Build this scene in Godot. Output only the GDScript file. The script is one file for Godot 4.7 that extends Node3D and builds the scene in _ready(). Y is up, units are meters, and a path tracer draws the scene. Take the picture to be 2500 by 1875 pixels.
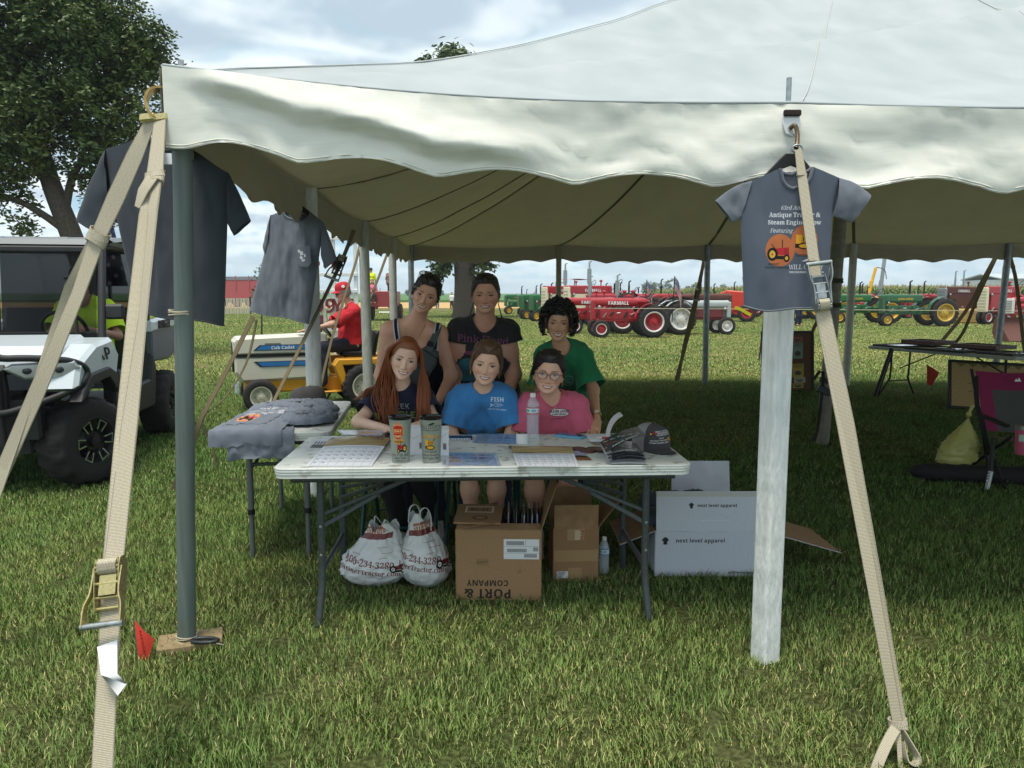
extends Node3D
class G:
	var v := PackedVector3Array()
	var n := PackedVector3Array()
	var c := PackedColorArray()
	var uv := PackedVector2Array()
	var ix := PackedInt32Array()
	var col := Color(1, 1, 1)
	var t := Transform3D()
	func vert(p: Vector3, nn: Vector3, q := Vector2.ZERO) -> int:
		v.append(t * p)
		n.append((t.basis * nn).normalized())
		c.append(col)
		uv.append(q)
		return v.size() - 1
	func tri(a: int, b: int, d: int) -> void:
		if t.basis.determinant() < 0.0:
			ix.append_array([a, b, d])
		else:
			ix.append_array([a, d, b])
	func face(p: Array, q := []) -> void:
		var nn: Vector3 = (p[1] - p[0]).cross(p[2] - p[0])
		if p.size() > 3 and nn.length() < 1e-9:
			nn = (p[2] - p[0]).cross(p[3] - p[0])
		nn = nn.normalized()
		var b := v.size()
		for i in p.size():
			vert(p[i], nn, q[i] if q.size() > i else Vector2.ZERO)
		for i in range(1, p.size() - 1):
			tri(b, b + i, b + i + 1)
	func grid(nu: int, nv: int, f: Callable, wrap := false, uvr := Rect2(0, 0, 1, 1), cf = null) -> void:
		var P := PackedVector3Array()
		var w := nu + 1
		for j in nv + 1:
			for i in w:
				P.append(f.call(float(i) / nu, float(j) / nv))
		var N := PackedVector3Array()
		N.resize(P.size())
		for j in nv:
			for i in nu:
				var a := j * w + i
				var fn := (P[a + w + 1] - P[a]).cross(P[a + w] - P[a + 1])
				N[a] += fn
				N[a + 1] += fn
				N[a + w] += fn
				N[a + w + 1] += fn
		if wrap:
			for j in nv + 1:
				var s := N[j * w] + N[j * w + nu]
				N[j * w] = s
				N[j * w + nu] = s
		var b := v.size()
		for j in nv + 1:
			for i in w:
				if cf != null:
					col = cf.call(float(i) / nu, float(j) / nv)
				vert(P[j * w + i], N[j * w + i], uvr.position + uvr.size * Vector2(float(i) / nu, float(j) / nv))
		for j in nv:
			for i in nu:
				var a := b + j * w + i
				tri(a, a + 1, a + w + 1)
				tri(a, a + w + 1, a + w)
	func tube(pts: Array, rad, sides := 8, cap := true, flat := 1.0) -> void:
		var m := pts.size()
		var L := 0.0
		var tg: Vector3 = (pts[1] - pts[0]).normalized()
		var s := tg.cross(Vector3.UP)
		if s.length() < 0.05:
			s = tg.cross(Vector3.BACK)
		s = s.normalized()
		var b := v.size()
		for i in m:
			var d: Vector3 = (pts[mini(i + 1, m - 1)] - pts[maxi(i - 1, 0)])
			d = d.normalized() if d.length() > 1e-9 else tg
			s = (s - d * s.dot(d)).normalized()
			var u := d.cross(s)
			tg = d
			if i > 0:
				L += (pts[i] - pts[i - 1]).length()
			var r: float = rad[i] if rad is Array else rad
			for k in sides + 1:
				var a := TAU * k / sides
				var o := s * cos(a) + u * sin(a) * flat
				vert(pts[i] + o * r, s * cos(a) * flat + u * sin(a), Vector2(float(k) / sides, L))
		var w := sides + 1
		for i in m - 1:
			for k in sides:
				var a := b + i * w + k
				tri(a, a + 1, a + w + 1)
				tri(a, a + w + 1, a + w)
		if cap:
			for e in [0, m - 1]:
				var ring := []
				for k in sides:
					var kk: int = k if e == 0 else sides - 1 - k
					ring.append(t.affine_inverse() * v[b + e * w + kk])
				ring.reverse()
				face(ring)
	func rod(a: Vector3, b: Vector3, r, sides := 8) -> void:
		tube([a, b], r, sides)
	func lathe(pr: Array, segs := 20, crease := 35.0) -> void:
		var m := pr.size()
		var sn := []
		for i in m - 1:
			var d: Vector2 = pr[i + 1] - pr[i]
			sn.append(Vector2(d.y, -d.x).normalized())
		var cc := cos(deg_to_rad(crease))
		for i in m - 1:
			var n0: Vector2 = sn[i]
			var n1: Vector2 = sn[i]
			if i > 0 and sn[i].dot(sn[i - 1]) > cc:
				n0 = (sn[i] + sn[i - 1]).normalized()
			if i < m - 2 and sn[i].dot(sn[i + 1]) > cc:
				n1 = (sn[i] + sn[i + 1]).normalized()
			var b := v.size()
			for k in segs + 1:
				var a := TAU * k / segs
				var ca := cos(a)
				var sa := sin(a)
				vert(Vector3(pr[i].x * ca, pr[i].y, -pr[i].x * sa), Vector3(n0.x * ca, n0.y, -n0.x * sa), Vector2(float(k) / segs, float(i) / (m - 1)))
				vert(Vector3(pr[i + 1].x * ca, pr[i + 1].y, -pr[i + 1].x * sa), Vector3(n1.x * ca, n1.y, -n1.x * sa), Vector2(float(k) / segs, float(i + 1) / (m - 1)))
			for k in segs:
				var a := b + k * 2
				tri(a, a + 2, a + 3)
				tri(a, a + 3, a + 1)
	func box(ct: Vector3, s: Vector3, bv := 0.0) -> void:
		var h := s * 0.5
		bv = minf(bv, minf(h.x, minf(h.y, h.z)) * 0.9)
		var i := h - Vector3.ONE * bv
		for ax in 3:
			var u := (ax + 1) % 3
			var w := (ax + 2) % 3
			for sg in [-1.0, 1.0]:
				var q := []
				for k in [[-1, -1], [1, -1], [1, 1], [-1, 1]]:
					var p := Vector3()
					p[ax] = h[ax] * sg
					p[u] = i[u] * k[0]
					p[w] = i[w] * k[1]
					q.append(ct + p)
				var uvs := []
				for p in q:
					var r: Vector3 = (p - ct) / i.max(Vector3.ONE * 1e-6) * 0.5
					uvs.append(Vector2(0.5 + (-r.z * sg if ax == 0 else r.x * (sg if ax == 2 else 1.0)), 0.5 + (r.z * sg if ax == 1 else -r.y)))
				if sg < 0:
					q.reverse()
					uvs.reverse()
				face(q, uvs)
		if bv <= 0.0:
			return
		for ax in 3:
			var u := (ax + 1) % 3
			var w := (ax + 2) % 3
			for k in [[-1, -1], [1, -1], [1, 1], [-1, 1]]:
				var A := Vector3(); var B := Vector3(); var C := Vector3(); var D := Vector3()
				A[ax] = -i[ax]; B[ax] = i[ax]; C[ax] = i[ax]; D[ax] = -i[ax]
				A[u] = h[u] * k[0]; B[u] = A[u]; C[u] = i[u] * k[0]; D[u] = C[u]
				A[w] = i[w] * k[1]; B[w] = A[w]; C[w] = h[w] * k[1]; D[w] = C[w]
				var q := [ct + A, ct + B, ct + C, ct + D]
				if k[0] * k[1] > 0:
					q.reverse()
				face(q)
		for x in [-1, 1]:
			for y in [-1, 1]:
				for z in [-1, 1]:
					var q := [ct + Vector3(h.x * x, i.y * y, i.z * z), ct + Vector3(i.x * x, h.y * y, i.z * z), ct + Vector3(i.x * x, i.y * y, h.z * z)]
					if x * y * z < 0:
						q.reverse()
					face(q)
	func slab(a: Vector3, b: Vector3, up: Vector3, w: float, th: float, bv := 0.0) -> void:
		var d := (b - a)
		var z := d.normalized()
		var y := (up - z * up.dot(z)).normalized()
		var o := t
		t = o * Transform3D(Basis(y.cross(z), y, z), (a + b) * 0.5)
		box(Vector3.ZERO, Vector3(w, th, d.length()), bv)
		t = o
	func prism(poly: PackedVector2Array, d: float, bv := 0.0, uvs := 1.0) -> void:
		var ar := 0.0
		for i in poly.size():
			ar += poly[i].cross(poly[(i + 1) % poly.size()])
		if ar < 0:
			poly = poly.duplicate()
			poly.reverse()
		var inn := poly
		if bv > 0:
			inn = PackedVector2Array()
			for i in poly.size():
				var a := poly[(i + poly.size() - 1) % poly.size()]
				var b := poly[i]
				var e := poly[(i + 1) % poly.size()]
				var n1 := (b - a).normalized()
				var n2 := (e - b).normalized()
				var nn := (Vector2(-n1.y, n1.x) + Vector2(-n2.y, n2.x))
				nn = nn / maxf(nn.length_squared() * 0.5, 0.3)
				inn.append(b + nn * bv)
		var tr := Geometry2D.triangulate_polygon(inn)
		for sg in [1.0, -1.0]:
			var b := v.size()
			for q in inn:
				vert(Vector3(q.x, q.y, sg * d * 0.5), Vector3(0, 0, sg), Vector2(q.x, -q.y) * uvs)
			for k in range(0, tr.size(), 3):
				var q0 := inn[tr[k]]
				var flip := (inn[tr[k + 1]] - q0).cross(inn[tr[k + 2]] - q0) < 0
				if flip != (sg < 0):
					tri(b + tr[k], b + tr[k + 2], b + tr[k + 1])
				else:
					tri(b + tr[k], b + tr[k + 1], b + tr[k + 2])
		for i in poly.size():
			var k := (i + 1) % poly.size()
			var z := d * 0.5 - bv
			face([Vector3(poly[i].x, poly[i].y, -z), Vector3(poly[k].x, poly[k].y, -z), Vector3(poly[k].x, poly[k].y, z), Vector3(poly[i].x, poly[i].y, z)])
			if bv > 0:
				face([Vector3(poly[i].x, poly[i].y, z), Vector3(poly[k].x, poly[k].y, z), Vector3(inn[k].x, inn[k].y, d * 0.5), Vector3(inn[i].x, inn[i].y, d * 0.5)])
				face([Vector3(inn[i].x, inn[i].y, -d * 0.5), Vector3(inn[k].x, inn[k].y, -d * 0.5), Vector3(poly[k].x, poly[k].y, -z), Vector3(poly[i].x, poly[i].y, -z)])
	func ball(ct: Vector3, r, su := 14, sv := 9) -> void:
		var R: Vector3 = r if r is Vector3 else Vector3.ONE * r
		var f := func(a, b): return ct + Vector3(sin(a * TAU) * sin(b * PI), cos(b * PI), cos(a * TAU) * sin(b * PI)) * R
		var b0 := v.size()
		var w := su + 1
		for j in sv + 1:
			for i in w:
				var p: Vector3 = f.call(float(i) / su, float(j) / sv)
				vert(p, (p - ct) / (R * R), Vector2(float(i) / su, float(j) / sv))
		for j in sv:
			for i in su:
				var a := b0 + j * w + i
				tri(a, a + w + 1, a + 1)
				tri(a, a + w, a + w + 1)
	func strap(pts: Array, wd, w, th := 0.003) -> void:
		var m := pts.size()
		var L := 0.0
		var rows := []
		for i in m:
			var d: Vector3 = (pts[mini(i + 1, m - 1)] - pts[maxi(i - 1, 0)]).normalized()
			var x: Vector3 = wd[i] if wd is Array else wd
			x = (x - d * x.dot(d)).normalized()
			var y := d.cross(x)
			if i > 0:
				L += (pts[i] - pts[i - 1]).length()
			var ww: float = (w[i] if w is Array else w) * 0.5
			rows.append([pts[i], x * ww, y * th * 0.5, x, y, L])
		for s in 4:
			var b := v.size()
			for r in rows:
				var a1: Vector3; var a2: Vector3; var nn: Vector3
				match s:
					0: a1 = -r[1] + r[2]; a2 = r[1] + r[2]; nn = r[4]
					1: a1 = r[1] + r[2]; a2 = r[1] - r[2]; nn = r[3]
					2: a1 = r[1] - r[2]; a2 = -r[1] - r[2]; nn = -r[4]
					3: a1 = -r[1] - r[2]; a2 = -r[1] + r[2]; nn = -r[3]
				vert(r[0] + a1, nn, Vector2(0, r[5]))
				vert(r[0] + a2, nn, Vector2(1, r[5]))
			for i in m - 1:
				var a := b + i * 2
				tri(a, a + 3, a + 1)
				tri(a, a + 2, a + 3)
		for e in [0, m - 1]:
			var r = rows[e]
			var q := [r[0] - r[1] - r[2], r[0] + r[1] - r[2], r[0] + r[1] + r[2], r[0] - r[1] + r[2]]
			if e == 0:
				q.reverse()
			face(q)
	func clip(f: Callable) -> void:
		var val := PackedFloat32Array()
		for p in v:
			val.append(f.call(p))
		var out := PackedInt32Array()
		var cuts := {}
		for k in range(0, ix.size(), 3):
			var q := [ix[k], ix[k + 1], ix[k + 2]]
			var poly := []
			for e in 3:
				var a: int = q[e]
				var b: int = q[(e + 1) % 3]
				if val[a] > 0:
					poly.append(a)
				if (val[a] > 0) != (val[b] > 0):
					var key := Vector2i(mini(a, b), maxi(a, b))
					if not cuts.has(key):
						var s := val[a] / (val[a] - val[b])
						v.append(v[a].lerp(v[b], s))
						n.append(n[a].lerp(n[b], s).normalized())
						c.append(c[a].lerp(c[b], s))
						uv.append(uv[a].lerp(uv[b], s))
						cuts[key] = v.size() - 1
					poly.append(cuts[key])
			for e in range(1, poly.size() - 1):
				out.append_array([poly[0], poly[e], poly[e + 1]])
		ix = out
	func renormal() -> void:
		n.fill(Vector3.ZERO)
		for k in range(0, ix.size(), 3):
			var fn := (v[ix[k + 2]] - v[ix[k]]).cross(v[ix[k + 1]] - v[ix[k]])
			n[ix[k]] += fn
			n[ix[k + 1]] += fn
			n[ix[k + 2]] += fn
		for i in n.size():
			n[i] = n[i].normalized() if n[i].length() > 1e-12 else Vector3.UP
	func add(o: G) -> void:
		var b := v.size()
		for i in o.v.size():
			v.append(t * o.v[i])
			n.append((t.basis * o.n[i]).normalized())
		c.append_array(o.c)
		uv.append_array(o.uv)
		for i in o.ix:
			ix.append(b + i)
	func mesh(off := Vector3.ZERO) -> ArrayMesh:
		var a := []
		a.resize(Mesh.ARRAY_MAX)
		if off != Vector3.ZERO:
			for i in v.size():
				v[i] -= off
		a[Mesh.ARRAY_VERTEX] = v
		a[Mesh.ARRAY_NORMAL] = n
		a[Mesh.ARRAY_COLOR] = c
		a[Mesh.ARRAY_TEX_UV] = uv
		a[Mesh.ARRAY_INDEX] = ix
		var m := ArrayMesh.new()
		if ix.size() > 0:
			m.add_surface_from_arrays(Mesh.PRIMITIVE_TRIANGLES, a)
		return m
class Field:
	var lo: Vector3
	var nx: int
	var ny: int
	var nz: int
	var h: float
	var f := PackedFloat32Array()
	func _init(a: Vector3, b: Vector3, cell: float) -> void:
		h = cell
		lo = a - Vector3.ONE * cell * 2
		nx = int((b.x - a.x) / h) + 5
		ny = int((b.y - a.y) / h) + 5
		nz = int((b.z - a.z) / h) + 5
		f.resize(nx * ny * nz)
		f.fill(9.0)
	func cap(a: Vector3, b: Vector3, ra: float, rb: float, k := 0.03, cut := false) -> void:
		var pad := maxf(ra, rb) + k + h * 2
		var p0 := (a.min(b) - Vector3.ONE * pad - lo) / h
		var p1 := (a.max(b) + Vector3.ONE * pad - lo) / h
		var d := b - a
		var dd := maxf(d.length_squared(), 1e-9)
		for z in range(maxi(0, int(p0.z)), mini(nz, int(p1.z) + 1)):
			for y in range(maxi(0, int(p0.y)), mini(ny, int(p1.y) + 1)):
				var row := (z * ny + y) * nx
				for x in range(maxi(0, int(p0.x)), mini(nx, int(p1.x) + 1)):
					var p := lo + Vector3(x, y, z) * h - a
					var s := clampf(p.dot(d) / dd, 0, 1)
					var q := (p - d * s).length() - lerpf(ra, rb, s)
					var o := f[row + x]
					if cut:
						q = -q
						var m := maxf(k - absf(o - q), 0) / k
						f[row + x] = maxf(o, q) + m * m * k * 0.25
					else:
						var m := maxf(k - absf(o - q), 0) / k
						f[row + x] = minf(o, q) - m * m * k * 0.25
	func net(g: G) -> void:
		var id := PackedInt32Array()
		id.resize(f.size())
		id.fill(-1)
		var st := [1, nx, nx * ny]
		var base := g.v.size()
		for z in nz - 1:
			for y in ny - 1:
				var row := (z * ny + y) * nx
				for x in nx - 1:
					var i := row + x
					if f[i] > h * 3 or f[i] < -h * 3:
						continue
					var mask := 0
					for k in 8:
						if f[i + (k & 1) + ((k >> 1) & 1) * nx + (k >> 2) * nx * ny] < 0:
							mask |= 1 << k
					if mask == 0 or mask == 255:
						continue
					var s := Vector3.ZERO
					var cnt := 0
					for e in 12:
						var ax := e / 4
						var o := e % 4
						var k0 := 0
						match ax:
							0: k0 = (o & 1) * 2 + (o >> 1) * 4
							1: k0 = (o & 1) + (o >> 1) * 4
							2: k0 = (o & 1) + (o >> 1) * 2
						var k1 := k0 | (1 << ax)
						if ((mask >> k0) & 1) == ((mask >> k1) & 1):
							continue
						var c0 := Vector3(k0 & 1, (k0 >> 1) & 1, k0 >> 2)
						var fa := f[i + (k0 & 1) + ((k0 >> 1) & 1) * nx + (k0 >> 2) * nx * ny]
						var fb := f[i + (k1 & 1) + ((k1 >> 1) & 1) * nx + (k1 >> 2) * nx * ny]
						c0[ax] += fa / (fa - fb)
						s += c0
						cnt += 1
					id[i] = g.vert(lo + (Vector3(x, y, z) + s / cnt) * h, Vector3.UP)
		for z in range(1, nz - 1):
			for y in range(1, ny - 1):
				var row := (z * ny + y) * nx
				for x in range(1, nx - 1):
					var i := row + x
					if id[i] < 0:
						continue
					for ax in 3:
						var j: int = i + st[ax]
						if (f[i] < 0) == (f[j] < 0):
							continue
						var u: int = st[(ax + 1) % 3]
						var w: int = st[(ax + 2) % 3]
						var a := id[i]; var b := id[i - u]; var cc := id[i - u - w]; var d := id[i - w]
						if a < 0 or b < 0 or cc < 0 or d < 0:
							continue
						if f[i] < 0:
							g.tri(a, b, cc)
							g.tri(a, cc, d)
						else:
							g.tri(a, cc, b)
							g.tri(a, d, cc)
		var acc := PackedVector3Array()
		acc.resize(g.v.size() - base)
		for k in range(0, g.ix.size(), 3):
			if g.ix[k] < base:
				continue
			var fn := (g.v[g.ix[k + 2]] - g.v[g.ix[k]]).cross(g.v[g.ix[k + 1]] - g.v[g.ix[k]])
			for e in 3:
				acc[g.ix[k + e] - base] += fn
		for i in acc.size():
			g.n[base + i] = acc[i].normalized()
var org := {}
var used := {}
func uniq(nm: String) -> String:
	var k: int = used.get(nm, 0)
	used[nm] = k + 1
	return nm if k == 0 else "%s_%03d" % [nm, k]
func thing(nm: String, label: String, cat: String, o: Vector3, group := "") -> Node3D:
	var t := Node3D.new()
	t.name = uniq(nm)
	t.position = o
	add_child(t)
	org[t] = o
	metas(t, label, cat, group)
	return t
func metas(t: Node, label: String, cat: String, group := "", kind := "") -> void:
	if label: t.set_meta("label", label)
	if cat: t.set_meta("category", cat)
	if group: t.set_meta("group", group)
	if kind: t.set_meta("kind", kind)
func part(p: Node3D, nm: String, g: G, m: Material, label := "") -> MeshInstance3D:
	var o := MeshInstance3D.new()
	o.name = nm
	o.mesh = g.mesh(org.get(p, Vector3.ZERO))
	o.material_override = m
	p.add_child(o, true)
	org[o] = org.get(p, Vector3.ZERO)
	if label: o.set_meta("label", label)
	return o
func solo(nm: String, g: G, m: Material, label: String, cat: String, o := Vector3.ZERO, group := "", kind := "") -> MeshInstance3D:
	var t := MeshInstance3D.new()
	t.name = uniq(nm)
	t.position = o
	t.mesh = g.mesh(o)
	t.material_override = m
	add_child(t)
	org[t] = o
	metas(t, label, cat, group, kind)
	return t
func dupe(src: Node3D, nm: String, pos: Vector3, turn: float, label: String, group := "") -> Node3D:
	var d: Node3D = src.duplicate()
	d.name = uniq(nm)
	add_child(d)
	d.position = pos
	d.rotation.y = turn
	if label: d.set_meta("label", label)
	if group: d.set_meta("group", group)
	return d
func P2(a: Array) -> PackedVector2Array:
	var p := PackedVector2Array()
	for i in range(0, a.size(), 2):
		p.append(W2(a[i], a[i + 1]))
	return p
func spline(p: Array, n: int) -> Array:
	var out := []
	for i in p.size() - 1:
		var a: Vector3 = p[maxi(i - 1, 0)]
		var d: Vector3 = p[mini(i + 2, p.size() - 1)]
		for k in n:
			out.append((p[i] as Vector3).cubic_interpolate(p[i + 1], a, d, float(k) / n))
	out.append(p[-1])
	return out
func rects(x: float, y: float, r: float, n := 4) -> PackedVector2Array:
	var p := PackedVector2Array()
	for q in 4:
		var cx := (x - r) * (1 if q == 0 or q == 3 else -1)
		var cy := (y - r) * (1 if q < 2 else -1)
		for k in n + 1:
			var a := PI / 2 * (q + float(k) / n)
			p.append(W2(cx + cos(a) * r, cy + sin(a) * r))
	return p
var M := {}
func mk(key: String, col: Color, rough := 0.8, metal := 0.0, o := {}) -> StandardMaterial3D:
	if M.has(key):
		return M[key]
	var m := StandardMaterial3D.new()
	m.resource_name = key
	m.albedo_color = col
	m.roughness = rough
	m.metallic = metal
	for k in o:
		m.set(k, o[k])
	M[key] = m
	return m
func hx(s: String) -> Color:
	return Color.html(s)
func noise(freq: float, sd := 1, oct := 4) -> FastNoiseLite:
	var f := FastNoiseLite.new()
	f.seed = sd
	f.noise_type = FastNoiseLite.TYPE_SIMPLEX_SMOOTH
	f.frequency = freq
	f.fractal_octaves = oct
	return f
func ntex(freq: float, a: Color, b: Color, sd := 1, size := 256, oct := 4, nrm := 0.0) -> NoiseTexture2D:
	var t := NoiseTexture2D.new()
	t.width = size
	t.height = size
	t.seamless = true
	t.noise = noise(freq, sd, oct)
	if nrm > 0:
		t.as_normal_map = true
		t.bump_strength = nrm
	else:
		var gr := Gradient.new()
		gr.set_color(0, a)
		gr.set_color(1, b)
		t.color_ramp = gr
	return t
func mott(key: String, a: Color, b: Color, freq: float, rep: float, rough := 0.8, metal := 0.0, bump := 0.0, o := {}) -> StandardMaterial3D:
	if M.has(key):
		return M[key]
	var m := mk(key, Color.WHITE, rough, metal, o)
	m.albedo_texture = ntex(freq, a, b, hash(key) % 1000)
	m.uv1_triplanar = true
	m.uv1_scale = Vector3.ONE * rep
	if bump > 0:
		m.normal_enabled = true
		m.normal_texture = ntex(freq, a, b, hash(key) % 1000, 256, 4, bump)
	return m
func texm(key: String, im: Image, rough := 0.8, o := {}) -> StandardMaterial3D:
	var m := mk(key, Color.WHITE, rough, 0.0, o)
	m.albedo_texture = ImageTexture.create_from_image(im)
	m.texture_repeat = false
	return m
var fonts := {}
func font(nm: String) -> RID:
	if not fonts.has(nm):
		var f := SystemFont.new()
		var q := nm.split("*")
		f.font_names = PackedStringArray([q[0]])
		f.font_weight = 700 if q.size() > 1 else 400
		f.antialiasing = TextServer.FONT_ANTIALIASING_GRAY
		fonts[nm] = [f, f.get_rids()[0]]
	return fonts[nm][1]
func txt(im: Image, s: String, cx: float, by: float, px: float, col: Color, fn := "Droid Sans*", ang := 0.0, sx := 1.0, slant := 0.0, arc := 0.0) -> void:
	var ts := TextServerManager.get_primary_interface()
	var rid := font(fn)
	var S := 48
	var sz := Vector2i(S, 0)
	var k := px / S
	var tot := 0.0
	for ch in s:
		tot += ts.font_get_glyph_advance(rid, S, ts.font_get_glyph_index(rid, S, ch.unicode_at(0), 0)).x * k * sx
	var x := -tot / 2
	var ca := cos(ang)
	var sa := sin(ang)
	for ch in s:
		var gi: int = ts.font_get_glyph_index(rid, S, ch.unicode_at(0), 0)
		ts.font_render_glyph(rid, sz, gi)
		var adv: float = ts.font_get_glyph_advance(rid, S, gi).x * k * sx
		var ti: int = ts.font_get_glyph_texture_idx(rid, sz, gi)
		if ti >= 0 and ch != " ":
			var r: Rect2 = ts.font_get_glyph_uv_rect(rid, sz, gi)
			var of: Vector2 = ts.font_get_glyph_offset(rid, sz, gi)
			var src: Image = ts.font_get_texture_image(rid, sz, ti)
			var w := r.size.x * k * sx
			var hh := r.size.y * k
			var ox := x + of.x * k * sx
			var oy := of.y * k
			var lift := 0.0
			var ga := ang
			if arc != 0.0:
				var th := (x + adv / 2) / arc
				ga = ang + th
				lift = arc * (1.0 - cos(th))
			var pivot := W2(ox, oy)
			var rad := (w + hh) * 0.75 + absf(slant) * hh + 2
			var mid := W2(x + adv / 2, 0)
			if arc != 0.0:
				mid = W2(arc * sin((x + adv / 2) / arc), lift)
			var cc := W2(cx, by) + mid.rotated(ang)
			var gc := cc + W2(0, oy + hh / 2).rotated(ga)
			var c2 := cos(-ga)
			var s2 := sin(-ga)
			for py in range(maxi(0, int(gc.y - rad)), mini(im.get_height(), int(gc.y + rad) + 1)):
				for pxx in range(maxi(0, int(gc.x - rad)), mini(im.get_width(), int(gc.x + rad) + 1)):
					var d := W2(pxx + 0.5, py + 0.5) - cc
					var q := W2(d.x * c2 - d.y * s2, d.x * s2 + d.y * c2)
					q.x += q.y * slant
					var gx := (q.x + adv / 2 - of.x * k * sx) / (k * sx)
					var gy := (q.y - oy) / k
					if gx < 0 or gy < 0 or gx >= r.size.x or gy >= r.size.y:
						continue
					var al := 0.0
					var stp := 1.0 / k
					var m := clampi(int(stp * 0.5 + 0.5), 1, 3)
					for aa in m:
						for bb in m:
							var ux := gx + (aa - (m - 1) * 0.5) * stp / m
							var uy := gy + (bb - (m - 1) * 0.5) * stp / m
							if ux >= 0 and uy >= 0 and ux < r.size.x and uy < r.size.y:
								al += src.get_pixel(int(r.position.x + ux), int(r.position.y + uy)).a
					al /= m * m
					if al > 0.01:
						im.set_pixel(pxx, py, im.get_pixel(pxx, py).lerp(col, minf(1.0, al * 1.15)))
		x += adv
func img(w: int, h: int, c: Color) -> Image:
	var i := Image.create_empty(w, h, false, Image.FORMAT_RGBA8)
	i.fill(c)
	return i
func poly(im: Image, p: PackedVector2Array, c: Color) -> void:
	var y0 := 1e9
	var y1 := -1e9
	for q in p:
		y0 = minf(y0, q.y)
		y1 = maxf(y1, q.y)
	for y in range(maxi(0, int(y0)), mini(im.get_height() - 1, int(y1)) + 1):
		var xs := []
		var yy := y + 0.5
		for i in p.size():
			var a := p[i]
			var b := p[(i + 1) % p.size()]
			if (a.y <= yy) != (b.y <= yy):
				xs.append(a.x + (b.x - a.x) * (yy - a.y) / (b.y - a.y))
		xs.sort()
		for i in range(0, xs.size() - 1, 2):
			var a := clampi(int(round(xs[i])), 0, im.get_width())
			var b := clampi(int(round(xs[i + 1])), 0, im.get_width())
			if b > a:
				im.fill_rect(Rect2i(a, y, b - a, 1), c)
func oval(im: Image, x: float, y: float, rx: float, ry: float, c: Color) -> void:
	var p := PackedVector2Array()
	for k in 40:
		p.append(W2(x + cos(TAU * k / 40) * rx, y + sin(TAU * k / 40) * ry))
	poly(im, p, c)
func line(im: Image, a: Vector2, b: Vector2, w: float, c: Color) -> void:
	var n := (b - a).normalized().orthogonal() * w * 0.5
	poly(im, PackedVector2Array([a + n, b + n, b - n, a - n]), c)
func rc(im: Image, x: float, y: float, w: float, h: float, c: Color) -> void:
	im.fill_rect(Rect2i(int(x), int(y), int(w), int(h)), c)
func grain(im: Image, amt: float, sd: int, fx := 1.0, fy := 1.0) -> void:
	var f := noise(0.5, sd, 2)
	for y in im.get_height():
		for x in im.get_width():
			var k := 1.0 + amt * f.get_noise_2d(x * fx, y * fy)
			var c := im.get_pixel(x, y)
			im.set_pixel(x, y, Color(c.r * k, c.g * k, c.b * k))
func _ready() -> void:
	var cam := Camera3D.new()
	cam.name = "camera"
	cam.position = V(0, 1.48, 0)
	cam.rotation.x = -atan(89.0 / 760.0)
	cam.fov = rad_to_deg(2.0 * atan(384.0 / 760.0))
	cam.near = 0.05
	cam.far = 2500.0
	add_child(cam)
	var we := WorldEnvironment.new()
	we.name = "world_environment"
	var e := Environment.new()
	e.background_mode = Environment.BG_SKY
	e.sky = Sky.new()
	var pm := PanoramaSkyMaterial.new()
	pm.panorama = sky_image()
	pm.energy_multiplier = 1.0
	e.sky.sky_material = pm
	e.background_energy_multiplier = 1.0
	e.tonemap_mode = Environment.TONE_MAPPER_LINEAR
	e.tonemap_exposure = 1.42
	e.sdfgi_enabled = true
	e.ssao_enabled = true
	e.ssil_enabled = true
	e.fog_enabled = true
	e.fog_density = 0.0006
	e.fog_light_color = Color(0.86, 0.91, 0.95)
	we.environment = e
	add_child(we)
	var sun := DirectionalLight3D.new()
	sun.name = "sun"
	sun.light_energy = 0.75
	sun.light_color = Color(1.0, 0.96, 0.9)
	sun.light_angular_distance = 18.0
	sun.shadow_enabled = true
	sun.rotation = V(deg_to_rad(-74), deg_to_rad(-25), 0)
	add_child(sun)
	make_materials()
	make_ground()
	make_tent()
	make_far()
	make_trees()
	make_tractors()
	make_vehicles()
	make_tables()
	make_shirts()
	make_straps()
	make_under_table()
	make_right_side()
	make_on_table()
	make_people()
	make_men()
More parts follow.
